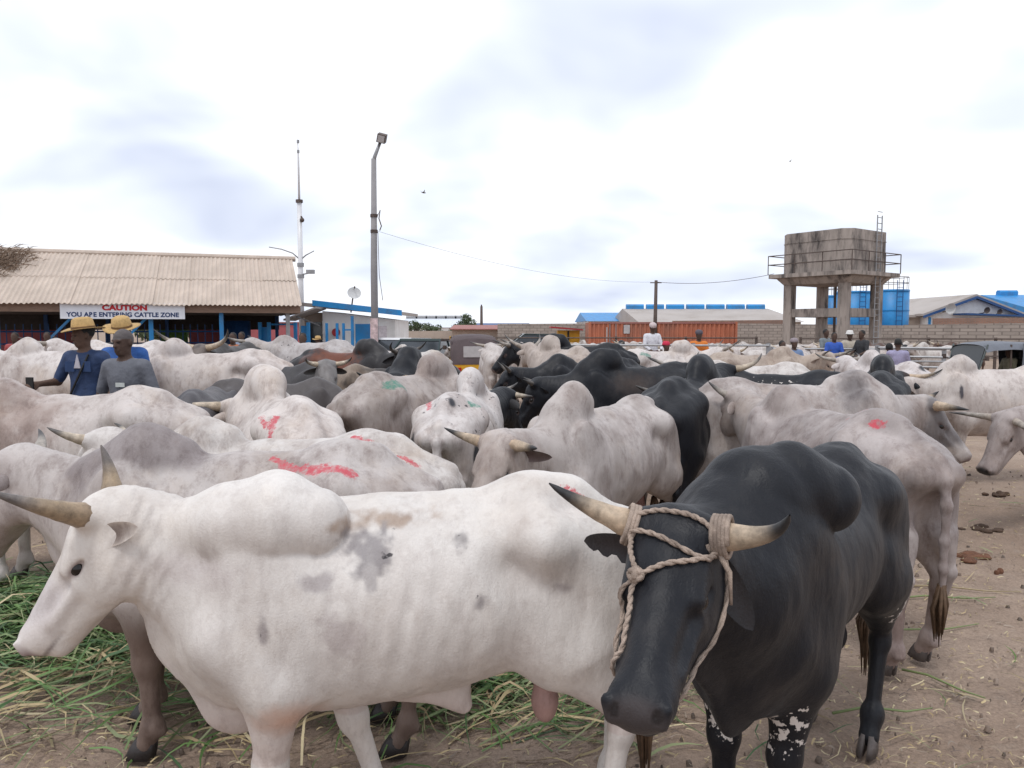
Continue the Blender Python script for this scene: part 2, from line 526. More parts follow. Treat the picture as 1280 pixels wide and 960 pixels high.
# ---- coat, horn and hoof materials (one of each for the whole herd; each animal carries its own colours as attributes)
def make_coat_mat():
    m, nt, b = new_mat('cattle_coat')
    L = nt.links.new
    tc = nd(nt, 'ShaderNodeTexCoord')
    coat = nd(nt, 'ShaderNodeAttribute', attribute_name='coat')
    marks = nd(nt, 'ShaderNodeAttribute', attribute_name='marks')
    sepm = nd(nt, 'ShaderNodeSeparateColor')
    L(marks.outputs['Color'], sepm.inputs[0])
    obi = nd(nt, 'ShaderNodeObjectInfo')
    shift = nd(nt, 'ShaderNodeVectorMath', operation='ADD')
    L(tc.outputs['Object'], shift.inputs[0])
    sm = nd(nt, 'ShaderNodeMath', operation='MULTIPLY'); sm.inputs[1].default_value = 37.0
    L(obi.outputs['Random'], sm.inputs[0]); L(sm.outputs[0], shift.inputs[1])
    def noise(scale, detail=4.0, rough=0.6):
        n = nd(nt, 'ShaderNodeTexNoise', {'Scale': scale, 'Detail': detail, 'Roughness': rough})
        L(shift.outputs[0], n.inputs['Vector'])
        return n.outputs['Fac']
    def mr(src, a, b_, c=0.0, d=1.0):
        n = nd(nt, 'ShaderNodeMapRange', {'From Min': a, 'From Max': b_, 'To Min': c, 'To Max': d})
        L(src, n.inputs['Value']); return n.outputs[0]
    def math_(op, a, b_=None):
        n = nd(nt, 'ShaderNodeMath', operation=op)
        for i, v in enumerate((a, b_)):
            if v is None: continue
            if isinstance(v, (int, float)): n.inputs[i].default_value = v
            else: L(v, n.inputs[i])
        return n.outputs[0]
    def mix(f, a, c, blend='MIX'):
        n = nd(nt, 'ShaderNodeMix', data_type='RGBA', blend_type=blend)
        if isinstance(f, float): n.inputs['Factor'].default_value = f
        else: L(f, n.inputs['Factor'])
        for k, v in (('A', a), ('B', c)):
            if isinstance(v, tuple): n.inputs[k].default_value = (*v, 1)
            else: L(v, n.inputs[k])
        return n.outputs['Result']
    base = mix(1.0, coat.outputs['Color'], mr(noise(3.0, 5.0), 0.3, 0.7, 0.92, 1.05), 'MULTIPLY')
    base = mix(1.0, base, mr(noise(85.0, 3.0, 0.7), 0.3, 0.7, 0.955, 1.03), 'MULTIPLY')
    # soiling: grey-brown smudges drawn out downwards, finer roan grain, yellowish stains; alpha of the coat says how dirty
    mps = nd(nt, 'ShaderNodeMapping'); mps.inputs['Scale'].default_value = (1.0, 1.0, 0.42)
    L(shift.outputs[0], mps.inputs['Vector'])
    def snoise(scale, detail, rough):
        n = nd(nt, 'ShaderNodeTexNoise', {'Scale': scale, 'Detail': detail, 'Roughness': rough})
        L(mps.outputs[0], n.inputs['Vector']); return n.outputs['Fac']
    dirt = coat.outputs['Alpha']
    d1 = math_('MULTIPLY', mr(snoise(4.2, 8.0, 0.68), 0.46, 0.66), dirt)
    base = mix(math_('MULTIPLY', d1, 0.80), base, mix(1.0, base, (0.60, 0.545, 0.525), 'MULTIPLY'))
    d2 = math_('MULTIPLY', mr(snoise(13.0, 8.0, 0.75), 0.50, 0.64), dirt)
    base = mix(math_('MULTIPLY', d2, 0.70), base, mix(1.0, base, (0.58, 0.53, 0.52), 'MULTIPLY'))
    d3 = math_('MULTIPLY', mr(noise(1.7, 6.0, 0.7), 0.50, 0.72), dirt)
    base = mix(math_('MULTIPLY', d3, 0.50), base, mix(1.0, base, (0.86, 0.72, 0.56), 'MULTIPLY'))
    grain = mr(noise(170.0, 2.0, 0.7), 0.35, 0.65, 0.0, 1.0)
    base = mix(math_('MULTIPLY', math_('MULTIPLY', grain, dirt), 0.22), base, mix(1.0, base, (0.70, 0.66, 0.64), 'MULTIPLY'))
    # pale dust, which shows on dark coats only
    lum = nd(nt, 'ShaderNodeRGBToBW'); L(coat.outputs['Color'], lum.inputs[0])
    dk = mr(lum.outputs[0], 0.02, 0.09, 1.0, 0.0)
    dust = math_('MULTIPLY', math_('MULTIPLY', mr(snoise(6.0, 8.0, 0.72), 0.50, 0.75), dk), 0.15)
    base = mix(dust, base, (0.10, 0.085, 0.075))
    # dark skin spots, where the animal has them (blue channel is how many)
    sp = mr(math_('ADD', noise(17.0, 3.0, 0.6), math_('MULTIPLY', sepm.outputs['Blue'], 0.30)), 0.80, 0.845)
    base = mix(math_('MULTIPLY', sp, math_('GREATER_THAN', sepm.outputs['Blue'], 0.02)), base, mix(1.0, base, (0.16, 0.155, 0.17), 'MULTIPLY'))
    # white flecks (alpha channel)
    wf = mr(math_('ADD', noise(24.0, 3.0, 0.65), math_('MULTIPLY', marks.outputs['Alpha'], 0.36)), 0.78, 0.81)
    base = mix(math_('MULTIPLY', wf, math_('GREATER_THAN', marks.outputs['Alpha'], 0.02)), base, (0.62, 0.57, 0.53))
    # sprayed marks
    edge = math_('MULTIPLY', math_('SUBTRACT', noise(30.0, 6.0, 0.75), 0.5), 1.5)
    patchy = mr(noise(34.0, 5.0, 0.7), 0.36, 0.56, 0.30, 0.92)
    for ch, colr in (('Red', (0.50, 0.050, 0.075)), ('Green', (0.055, 0.19, 0.14))):
        f = mr(math_('ADD', sepm.outputs[ch], edge), 0.46, 0.60)
        base = mix(math_('MULTIPLY', f, patchy), base, colr)
    L(base, b.inputs['Base Color'])
    rgh = mr(noise(7.0, 4.0), 0.3, 0.7, 0.42, 0.60); L(rgh, b.inputs['Roughness'])
    b.inputs['Specular IOR Level'].default_value = 0.32
    b.inputs['Sheen Weight'].default_value = 0.03
    b.inputs['Sheen Roughness'].default_value = 0.5
    # relief: lie of the hair, loose skin, folds where the fold attribute asks for them
    fold = nd(nt, 'ShaderNodeAttribute', attribute_name='fold')
    sepf = nd(nt, 'ShaderNodeSeparateColor'); L(fold.outputs['Color'], sepf.inputs[0])
    wv = nd(nt, 'ShaderNodeTexWave', {'Scale': 9.0, 'Distortion': 5.0, 'Detail': 3.0, 'Detail Scale': 1.2})
    wv.bands_direction = 'X'
    mpw = nd(nt, 'ShaderNodeMapping'); mpw.inputs['Rotation'].default_value = (0, 0.25, 0)
    L(tc.outputs['Object'], mpw.inputs['Vector']); L(mpw.outputs[0], wv.inputs['Vector'])
    h1 = math_('MULTIPLY', noise(150.0, 2.0), 0.0012)
    h2 = math_('MULTIPLY', snoise(22.0, 4.0, 0.6), 0.0045)
    h3 = math_('MULTIPLY', math_('MULTIPLY', wv.outputs['Fac'], sepf.outputs['Red']), 0.002)
    hsum = math_('ADD', math_('ADD', h1, h2), h3)
    bp = nd(nt, 'ShaderNodeBump', {'Strength': 1.0, 'Distance': 1.0})
    L(hsum, bp.inputs['Height']); L(bp.outputs[0], b.inputs['Normal'])
    return m

def make_horn_mat():
    m, nt, b = new_mat('horn_keratin')
    L = nt.links.new
    at = nd(nt, 'ShaderNodeAttribute', attribute_name='coat')
    tc = nd(nt, 'ShaderNodeTexCoord')
    n = nd(nt, 'ShaderNodeTexNoise', {'Scale': 22.0, 'Detail': 7.0, 'Roughness': 0.72})
    L(tc.outputs['Object'], n.inputs['Vector'])
    mr = nd(nt, 'ShaderNodeMapRange', {'From Min': 0.3, 'From Max': 0.7, 'To Min': 0.45, 'To Max': 1.35})
    L(n.outputs['Fac'], mr.inputs['Value'])
    mx = nd(nt, 'ShaderNodeMix', data_type='RGBA', blend_type='MULTIPLY'); mx.inputs['Factor'].default_value = 1.0
    L(at.outputs['Color'], mx.inputs['A']); L(mr.outputs[0], mx.inputs['B'])
    L(mx.outputs['Result'], b.inputs['Base Color'])
    b.inputs['Roughness'].default_value = 0.5
    bp = nd(nt, 'ShaderNodeBump', {'Strength': 0.5, 'Distance': 0.006})
    L(n.outputs['Fac'], bp.inputs['Height']); L(bp.outputs[0], b.inputs['Normal'])
    return m

COAT = make_coat_mat()
HORN = make_horn_mat()
HOOF = simple_mat('hoof_horn', (0.09, 0.075, 0.07), 0.55, var=0.4, scale=25, bump=0.3)
HOOF_DK = simple_mat('hoof_horn_dark', (0.035, 0.03, 0.03), 0.5, var=0.4, scale=25, bump=0.3)
EYE = simple_mat('eyeball', (0.012, 0.009, 0.008), 0.08, var=0.1)
SWITCH = simple_mat('tail_hair', (0.10, 0.06, 0.035), 0.7, var=0.5, scale=30)
SWITCH_DK = simple_mat('tail_hair_black', (0.016, 0.014, 0.014), 0.6, var=0.5, scale=30)
ROPE = simple_mat('twisted_rope', (0.42, 0.33, 0.27), 0.9, var=0.3, scale=60, bump=0.6, dirt=(0.22, 0.17, 0.14), dirt_scale=12)

HORNS = {  # left horn in the head frame: start direction and end direction (forward, out, up)
    'lyre':  ((0.05, 1.0, 0.15), (0.45, -0.05, 1.0)),
    'up':    ((0.0, 0.9, 0.5), (0.1, 0.15, 1.0)),
    'wide':  ((0.05, 1.0, 0.10), (0.25, 0.75, 0.65)),
    'side':  ((0.0, 1.0, 0.25), (0.05, 0.85, 0.55)),
    'fwd':   ((0.45, 1.0, 0.2), (0.9, 0.3, 0.7)),
    'back':  ((-0.1, 1.0, 0.2), (-0.7, 0.5, 0.8)),
    'down':  ((0.1, 1.0, -0.1), (0.5, 0.9, -0.1)),
}
HCOL = {'amber': ((0.26, 0.18, 0.115), (0.34, 0.25, 0.16), (0.16, 0.14, 0.13)),
        'pale': ((0.42, 0.31, 0.20), (0.50, 0.42, 0.33), (0.10, 0.09, 0.085)),
        'grey': ((0.30, 0.24, 0.19), (0.36, 0.32, 0.28), (0.07, 0.065, 0.065)),
        'dark': ((0.14, 0.11, 0.09), (0.10, 0.085, 0.075), (0.03, 0.028, 0.028)),
        'tip':  ((0.42, 0.29, 0.19), (0.46, 0.36, 0.26), (0.022, 0.022, 0.024))}
def make_horn(parent, base, d0, d1, ln, r, cols, n=14, ring=10, bend=1.4):
    """tapering curved horn with growth rings"""
    d0, d1 = unit(d0), unit(d1)
    pts = [np.array(base) - d0 * 0.035]; 
    for i in range(1, n + 1):
        t = i / n
        w = t ** bend
        d = unit(d0 * (1 - w) + d1 * w)
        pts.append(pts[-1] + d * (ln + 0.035) / n)
    V, F, C = [], [], []
    prev = None
    c0, c1, c2 = [np.array(c) for c in cols]
    rg = random.Random(int(1e4 * abs(base[0] + base[1])) + 3)
    for i, p in enumerate(pts):
        t = i / n
        tv = unit(pts[min(i + 1, n)] - pts[max(i - 1, 0)])
        if prev is None: prev = unit(np.cross(tv, [0.3, 0.2, 0.9]))
        s = unit(prev - tv * prev.dot(tv)); prev = s; u = np.cross(tv, s)
        rr = r * (1 - t ** 1.25 * 0.90)
        if i < n * 0.55: rr *= 1 + rg.uniform(-0.05, 0.06)
        if i == n: rr = r * 0.05
        col = c0 + (c1 - c0) * min(1, t * 2.2) if t < 0.45 else c1 + (c2 - c1) * float(sstep(0.5, 0.82, np.array(t)))
        col = col * rg.uniform(0.85, 1.1)
        for k in range(ring):
            a = 2 * math.pi * k / ring
            V.append(p + (s * math.cos(a) + u * math.sin(a)) * rr)
            C.append((*col, 1))
    for i in range(n):
        for k in range(ring):
            k2 = (k + 1) % ring
            F.append((i*ring+k, i*ring+k2, (i+1)*ring+k2, (i+1)*ring+k))
    return np_mesh('horn', np.array(V), np.array(F), HORN, parent, {'coat': np.array(C)})

def ear_geo(base, dirv, upv, ln, w, cup=0.35, notch=False):
    """a cupped leaf: returns vertices, quads, inner flag"""
    d = unit(dirv); u = unit(np.asarray(upv) - d * d.dot(upv)); sdir = np.cross(d, u)
    nu, nv = 14, 8
    V, F, inn = [], [], []
    for layer in (0, 1):
        for i in range(nu + 1):
            t = i / nu
            ww = w * 1.62 * ((1 - t) ** 0.62) * ((t + 0.16) ** 0.55) + (0.0 if t < 1 else 0.001)
            for j in range(nv + 1):
                q = j / nv * 2 - 1
                edge = ww
                if notch and q < -0.2 and 0.45 < t < 0.85: edge = ww * (0.62 if int(t * 12) % 3 == 0 else 0.92)
                c = cup * (1.6 - t * 1.2)
                y = edge * math.sin(q * (0.7 + c)) / math.sin(0.7 + c)
                z = edge * c * (1 - math.cos(q * 1.5)) * 1.1
                p = np.asarray(base) + d * (ln * t) + sdir * y + u * (z - 0.10 * ln * t * t)
                th = 0.0035 * (1 - abs(q) ** 4) * (1 - t ** 4)
                V.append(p + u * (th if layer else -th) ); inn.append(layer * (1 - abs(q) ** 2.2) * (1 - 0.75 * t ** 1.5))
    n1 = (nu + 1) * (nv + 1)
    for i in range(nu):
        for j in range(nv):
            a = i * (nv + 1) + j; b = a + 1; c2 = a + nv + 2; d2 = a + nv + 1
            F.append((a, b, c2, d2)); F.append((n1 + d2, n1 + c2, n1 + b, n1 + a))
    return np.array(V), np.array(F), np.array(inn)

def make_hoof(parent, p, mat, size=1.0, splay=0.0, yaw=0.0):
    """cloven hoof: two claws"""
    m = MB()
    cy, sy = math.cos(yaw), math.sin(yaw)
    for sd in (-1, 1):
        prof = [(-0.045, 0.004), (-0.03, 0.028), (0.02, 0.032), (0.055, 0.020), (0.062, 0.006), (0.03, 0.002), (-0.03, 0.002)]
        rings = []
        for z, sc, off in ((0.0, 1.0, 0.012), (0.035, 0.92, 0.0), (0.07, 0.74, -0.012)):
            rings.append([((x * sc + off) , sd * (y * sc + 0.003), z) for x, y in prof])
        n = len(prof); V = [q for r_ in rings for q in r_]; F = []
        for i in range(2):
            for k in range(n):
                k2 = (k + 1) % n
                f = (i*n+k, i*n+k2, (i+1)*n+k2, (i+1)*n+k)
                F.append(f if sd < 0 else f[::-1])
        F.append(tuple(range(2*n, 3*n)) if sd < 0 else tuple(range(3*n-1, 2*n-1, -1)))
        F.append(tuple(range(n-1, -1, -1)) if sd < 0 else tuple(range(n)))
        W = []
        for x, y, z in V:
            x, y = x * size, y * size
            W.append((p[0] + x * cy - y * sy, p[1] + x * sy + y * cy, z * size + 0.002))
        m.add(W, F)
    return m.build('hoof', mat, parent, True)

def cow_field(P, J, detail=1):
    f = Field()
    fat, sl = P['fat'], P['sl']
    hd, H = J['hd'], J['H']
    # trunk
    f.ell((0.34, 0, 1.215 - 0.35 * (0.5 + 0.5 * P.get('deep', 1.0))), (0.42, 0.245 * fat, 0.35 * (0.5 + 0.5 * P.get('deep', 1.0))), 0.10, tg='body')
    dp = P.get('deep', 1.0)
    f.ell((0.02, 0, 1.207 - 0.345 * dp), (0.52, 0.285 * fat, 0.345 * dp), 0.12, tg='body')
    f.ell((-0.28, 0, 0.93), (0.42, 0.262 * fat, 0.27), 0.11, tg='body')
    f.cone((0.40, 0, 1.145), (0.05, 0, 1.15), 0.055, 0.055, 0.14, tg='body')
    f.cone((0.05, 0, 1.15), (-0.47, 0, 1.215), 0.055, 0.062, 0.14, tg='body')
    f.cone((-0.45, 0, 1.10), (-0.78, 0, 1.03), 0.165, 0.105, 0.10, tg='body')
    f.cone((-0.47, 0, 1.245), (-0.60, 0, 1.235), 0.045, 0.045, 0.09, tg='body')
    f.cone((-0.58, 0, 1.235), (-0.82, 0, 1.125), 0.045, 0.035, 0.07, tg='body')
    for s in (1, -1):
        bo = P.get('bony', 1.0)
        f.cone((-0.40, 0.04 * s, 1.19), (-0.46, (0.155 + 0.03 * bo) * s, 1.115 + 0.01 * bo), 0.06, 0.042, 0.12, tg='body')
        f.cone((-0.30, 0.13 * s, 1.12), (-0.46, (0.16 + 0.035 * bo) * s, 1.115 + 0.01 * bo), 0.03, 0.042, 0.12, tg='body')
        f.cone((-0.455, (0.165 + 0.035 * bo) * s, 1.12), (-0.84, 0.10 * s, 1.03), 0.038, 0.042, 0.11, tg='body')
        f.ell((-0.855, 0.085 * s, 1.03), 0.052, 0.06, tg='body')
        sd = 'L' if s > 0 else 'R'
        hs, hk, hf, hh = J['hs' + sd], J['hk' + sd], J['hf' + sd], J['hh' + sd]
        # hind leg
        th = math.radians(12)
        f.ell((-0.63, 0.125 * s, 0.87), (0.205, 0.125, 0.31), 0.10, tg='body')
        f.ell(hs, (0.10, 0.075, 0.14), 0.10, tg='hleg')
        f.cone((-0.62 + (hk[0] + 0.79) * 0.4, 0.145 * s, 0.74), hk + v3(0.03, 0, 0.05), 0.125, 0.052, 0.06, tg='hleg')
        f.cone(hk + v3(-0.05, 0, 0.05), hk + v3(0.01, 0, -0.04), 0.030, 0.043, 0.035, tg='hleg')
        f.cone((-0.80 + (hk[0] + 0.79) * 0.3, 0.12 * s, 0.72), hk + v3(-0.045, 0, 0.07), 0.06, 0.02, 0.04, tg='hleg')
        f.cone(hk + v3(0.012, 0, -0.03), hf, 0.043, 0.033, 0.03, tg='hleg', flat=(v3(0, 1, 0), 0.85))
        f.ell(hf + v3(0, 0, -0.01), (0.043, 0.043, 0.045), 0.03, tg='hleg')
        f.cone(hf, hh + v3(-0.005, 0, 0.035), 0.036, 0.041, 0.03, tg='hleg')
        # fore leg
        fs, fe, fk, ff, fh = (J[q + sd] for q in ('fs', 'fe', 'fk', 'ff', 'fh'))
        c, sn = math.cos(0.35), math.sin(0.35)
        f.ell((0.42, 0.175 * s, 0.96), (0.14, 0.075, 0.29), 0.09, M=[[c, 0, -sn], [0, 1, 0], [sn, 0, c]], tg='body')
        f.cone(fs, fe, 0.10, 0.09, 0.09, tg='body')
        f.cone(fe + v3(0.02, 0, 0), fk, 0.092, 0.047, 0.06, tg='fleg')
        f.ell(fk + v3(0.008, 0, 0), (0.052, 0.05, 0.068), 0.03, tg='fleg')
        f.cone(fk, ff, 0.043, 0.033, 0.03, tg='fleg')
        f.ell(ff + v3(0, 0, -0.01), (0.042, 0.043, 0.042), 0.03, tg='fleg')
        f.cone(ff, fh + v3(-0.005, 0, 0.035), 0.036, 0.041, 0.03, tg='fleg')
        f.ell(ff + v3(-0.042, 0, -0.03), (0.014, 0.03, 0.016), 0.02, tg='fleg')
        f.ell(hf + v3(-0.042, 0, -0.03), (0.014, 0.03, 0.016), 0.02, tg='hleg')
    # brisket, neck, dewlap
    f.ell((0.57, 0, 0.74), (0.17, 0.125, 0.17), 0.10, tg='body')
    ns, dn = J['nside'], J['dn']
    thr = hd(0.07, 0, -0.17)
    f.cone((0.50, 0, 0.98 + P.get('nup', 0.0)), hd(-0.01, 0, -0.050), 0.165, 0.085, 0.09, flat=(ns, 0.80), tg='neck')
    f.cone((0.58, 0, 0.92), hd(0.05, 0, -0.135), 0.20, 0.095, 0.10, flat=(ns, 0.78), tg='neck')
    f.cone((0.50, 0, 0.96), hd(0.03, 0, -0.09), 0.18, 0.09, 0.10, flat=(ns, 0.85), tg='neck')
    dl = P.get('dewlap', 1.0)
    mid = (thr * 0.5 + v3(0.60, 0, 0.76) * 0.5) + v3(0.0, 0, -0.07 * dl)
    for a, b, ra, rb in ((thr, mid, 0.05, 0.09), (mid, v3(0.58, 0, 0.66 - 0.06 * dl), 0.09, 0.10), (v3(0.58, 0, 0.66 - 0.06 * dl), v3(0.36, 0, 0.60), 0.10, 0.07)):
        f.cone(a, b, ra, rb, 0.05, flat=(ns if b is mid else v3(0, 1, 0), 0.30), tg='neck')
    # hump
    nodes, kk, fl = HUMPS[P['hump']]
    fl = P.get('hflat', fl)
    kk = P.get('hk', kk)
    hp = [(x, y * P['hside'], 1.10 + (z - 1.10) * P['hh'] if z > 1.1 else z, r * (0.6 + 0.4 * P['hh'])) for x, y, z, r in nodes]
    f.cone(hp[0][:3], hp[1][:3], hp[0][3], hp[1][3], P.get('hk0', 0.08), flat=(v3(0, 1, 0), fl), tg='hump')
    for p, q in zip(hp[1:-1], hp[2:]):
        f.cone(p[:3], q[:3], p[3], q[3], kk, flat=(v3(0, 1, 0), fl), tg='hump')
    # head
    f.ell(hd(0.07, 0, -0.075), (0.125, 0.100, 0.10), 0.06, M=H.T, tg='head')
    f.cone(hd(0.10, 0, -0.055), hd(0.37, 0, -0.075), 0.092, 0.062, 0.05, flat=(H[:, 1], 0.95), tg='head')
    f.cone(hd(0.00, 0.07, 0.0), hd(0.0, -0.07, 0.0), 0.036, 0.036, 0.05, tg='head')
    for s in (1, -1):
        f.cone(hd(0.09, 0.060 * s, -0.175), hd(0.36, 0.025 * s, -0.15), 0.055, 0.040, 0.06, tg='head')
        f.ell(hd(0.12, 0.075 * s, -0.14), (0.09, 0.035, 0.07), 0.05, M=H.T, tg='head')
        f.cone(hd(0.11, 0.070 * s, -0.015), hd(0.19, 0.082 * s, -0.035), 0.024, 0.020, 0.04, tg='head')
        f.ell(hd(0.455, 0.035 * s, -0.075), (0.045, 0.035, 0.04), 0.03, M=H.T, tg='muzzle')
        if detail:
            f.ell(hd(0.165, 0.108 * s, -0.062), (0.038, 0.020, 0.017), 0.012, M=H.T, tg='head', neg=True)
            f.cone(hd(0.135, 0.092 * s, -0.040), hd(0.20, 0.088 * s, -0.048), 0.011, 0.010, 0.014, tg='head')
            f.cone(hd(0.14, 0.092 * s, -0.082), hd(0.20, 0.086 * s, -0.078), 0.010, 0.009, 0.014, tg='head')
            f.ell(hd(0.492, 0.046 * s, -0.058), (0.030, 0.016, 0.018), 0.012, M=H.T, tg='muzzle', neg=True)
            f.cone(hd(0.480, 0.066 * s, -0.050), hd(0.497, 0.058 * s, -0.085), 0.012, 0.010, 0.012, tg='muzzle')
            f.cone(hd(0.475, 0.030 * s, -0.137), hd(0.375, 0.070 * s, -0.142), 0.013, 0.011, 0.010, tg='muzzle', neg=True)
            f.cone(hd(0.215, 0.082 * s, -0.095), hd(0.36, 0.068 * s, -0.10), 0.012, 0.012, 0.04, tg='head')
            f.cone(hd(0.235, 0.090 * s, -0.055), hd(0.33, 0.082 * s, -0.06), 0.010, 0.008, 0.03, tg='head', neg=True)
    f.ell(hd(0.43, 0, -0.10), (0.078, 0.074, 0.068), 0.04, M=H.T, tg='muzzle')
    f.ell(hd(0.42, 0, -0.160), (0.06, 0.052, 0.038), 0.022, M=H.T, tg='muzzle')
    # horn bosses
    for s in (1, -1):
        st = P.get('hornL' if s > 0 else 'hornR', P['horn'])
        if st is None: continue
        d0 = unit((HORNS[st] if isinstance(st, str) else st)[0])
        f.cone(hd(0.012, 0.045 * s, -0.005), hd(0.015 + d0[0] * 0.025, (0.085 + d0[1] * 0.025) * s, 0.005 + d0[2] * 0.025), P['hornr'] * 1.15, P['hornr'] * 0.84, 0.035, tg='head')
    # tail
    tw = P.get('tail', 0.0)
    f.chain([(-0.78, 0, 1.145, 0.036), (-0.86, 0, 1.105, 0.035), (-0.905, tw * 0.15, 1.02, 0.031), (-0.915, tw * 0.3, 0.90, 0.026), (-0.905, tw * 0.6, 0.72, 0.021), (-0.895, tw * 0.85, 0.58, 0.018), (-0.89, tw, 0.46, 0.015)], 0.03, tg='tail')
    # navel flap, scrotum
    if P.get('bull', 1):
        f.cone((0.02, 0, 0.56), (-0.16, 0, 0.53), 0.035, 0.035, 0.06, flat=(v3(0, 1, 0), 0.6), tg='body')
        f.cone((-0.16, 0, 0.55), (-0.20, 0, 0.49), 0.04, 0.022, 0.05, flat=(v3(0, 1, 0), 0.7), tg='body')
        if P.get('scro', 1):
            f.cone((-0.50, 0, 0.68), (-0.50, 0, 0.50), 0.035, 0.045, 0.02, tg='scrotum')
            f.ell((-0.50, 0, 0.47), (0.045, 0.05, 0.06), 0.03, tg='scrotum')
    return f

def rib_warp(P):
    amp = P.get('ribs', 0.0010)
    def w(X, Y, Z):
        # ribs lie open on the side of the trunk; hollow of the flank in front of the hip
        m = np.exp(-((X - 0.02) / 0.26) ** 4) * np.exp(-((Z - 0.88) / 0.20) ** 4) * (np.abs(Y) > 0.12)
        r = np.sin((X + 0.25 * (Z - 0.88)) * 2 * math.pi / 0.082) * m * amp
        h = np.exp(-((X + 0.33) / 0.075) ** 2 - ((Z - 1.03) / 0.075) ** 2) * (np.abs(Y) > 0.1) * 0.030 * P.get('hollow', 1.0)
        return r + h
    return w

WHITE = (0.68, 0.64, 0.605); CREAM = (0.62, 0.52, 0.44); GREY = (0.33, 0.29, 0.275); DKGREY = (0.12, 0.105, 0.10)
LTGREY = (0.50, 0.45, 0.425); BLACK = (0.0045, 0.0055, 0.0095); PINK = (0.50, 0.33, 0.29); BROWN = (0.15, 0.055, 0.028)
ROLES = ['body', 'hleg', 'fleg', 'neck', 'hump', 'head', 'muzzle', 'tail', 'scrotum']

def cow_coat(P, J, f, V, skew=None):
    """colour, marks and folds of every vertex from the animal's own coat description"""
    n = len(V)
    C = np.tile(np.array(P['base'], float), (n, 1))
    W = f.soft(V, ROLES)
    hl = (V - J['poll']) @ J['H']            # head frame coordinates
    seed = P.get('seed', 1)
    nz = fbm(V, 5.0, seed); nz2 = fbm(V, 14.0, seed + 5); nz3 = fbm(V, 34.0, seed + 7)
    def put(mask, col):
        nonlocal C
        m = np.clip(mask, 0, 1)[:, None]
        C = C * (1 - m) + np.array(col, float) * m
    if 'noise' in P:
        col, amt, sc = P['noise']
        put(amt * sstep(0.40, 0.62, fbm(V, sc, seed + 9) * 0.75 + nz2 * 0.25), col)
    if 'hides' in P: # shading by region: list of (role names, colour, strength)
        for roles, col, st in P['hides']:
            m = sstep(0.25, 0.75, W[:, [ROLES.index(r) for r in roles]].sum(1) + (nz2 - 0.5) * 0.5)
            put(m * st, col)
    for pt in P.get('patches', []):
        frame, c, r, col, soft, na = pt
        Q = hl if frame == 'h' else V
        d = np.sqrt((((Q - np.array(c)) / np.array(r)) ** 2).sum(1)) + (nz - 0.5) * na + (nz2 - 0.5) * na * 0.7 + (nz3 - 0.5) * na * 0.6
        put(1 - sstep(1 - soft, 1 + soft, d), col)
    lg = P.get('legs')
    if lg: put(lg[2] * (1 - sstep(lg[1] - 0.12, lg[1] + 0.1, V[:, 2] + (nz - 0.5) * 0.15)), lg[0])
    mz = P.get('muzzle', (0.20, 0.15, 0.145))
    if mz is not None:
        d = np.sqrt(((hl - np.array([0.490, 0, -0.088])) / np.array([0.052, 0.080, 0.062])) ** 2 @ np.ones(3))
        put(1 - sstep(0.75, 1.15, d), mz)
        d = np.sqrt((((hl - np.array([0.435, 0, -0.140])) / np.array([0.085, 0.09, 0.011])) ** 2).sum(1))
        put(0.8 * (1 - sstep(0.5, 1.2, d)), np.array(mz) * 0.45)
    for s in (1, -1):
        d = np.sqrt((((hl - np.array([0.487, 0.046 * s, -0.060])) / np.array([0.028, 0.015, 0.017])) ** 2).sum(1))
        put(0.9 * (1 - sstep(0.7, 1.15, d)), (0.012, 0.009, 0.009))
    er = P.get('eyering', (0.13, 0.09, 0.085))
    for s in (1, -1):
        d = np.sqrt((((hl - np.array([0.168, 0.1 * s, -0.061])) / np.array([0.040, 0.05, 0.020])) ** 2).sum(1))
        put(0.7 * (1 - sstep(0.5, 1.2, d)), er)
    m = sstep(0.4, 0.7, W[:, ROLES.index('scrotum')])
    put(m * 0.9, P.get('scrocol', (0.36, 0.20, 0.18)))
    put(P.get('bellypink', 0.0) * (1 - sstep(0.50, 0.66, V[:, 2])) * (V[:, 2] > 0.44), PINK)
    M = np.zeros((n, 4))
    for ch, pts, rad in P.get('paint', []):
        pts = np.array(pts, float)
        pts = f.snap(np.concatenate([np.linspace(a, b, 5) for a, b in zip(pts[:-1], pts[1:])]))
        best = np.full(n, 9.0)
        for a, b in zip(pts[:-1], pts[1:]):
            ba = b - a
            t = np.clip(((V - a) @ ba) / (ba @ ba + 1e-9), 0, 1)
            best = np.minimum(best, np.linalg.norm(V - a - t[:, None] * ba, axis=1))
        val = np.clip(0.5 + (rad - best) / 0.035 * 0.5, 0, 1)
        i = 0 if ch == 'r' else 1
        M[:, i] = np.maximum(M[:, i], val)
    for c, r, amt in P.get('spots', []):
        d = np.sqrt((((V - np.array(c)) / np.array(r)) ** 2).sum(1))
        M[:, 2] = np.maximum(M[:, 2], amt * (1 - sstep(0.6, 1.1, d)))
    for c, r, amt in P.get('flecks', []):
        d = np.sqrt((((V - np.array(c)) / np.array(r)) ** 2).sum(1))
        M[:, 3] = np.maximum(M[:, 3], amt * (1 - sstep(0.5, 1.1, d)))
    Fd = np.zeros((n, 4)); Fd[:, 3] = 1
    mth = J['hd'](0.08, 0, -0.12)
    d = np.sqrt((((V - (mth * 0.75 + J['N0'] * 0.25)) / np.array([0.20, 0.25, 0.30])) ** 2).sum(1))
    Fd[:, 0] = P.get('folds', 0.6) * (1 - sstep(0.3, 1.0, d))
    lum = C.mean(1)
    dirt = P.get('dirt', 0.75) * sstep(0.02, 0.15, lum)
    dirt = np.clip(dirt + 0.25 * (1 - sstep(0.35, 0.75, V[:, 2])) * (lum > 0.1), 0, 1)
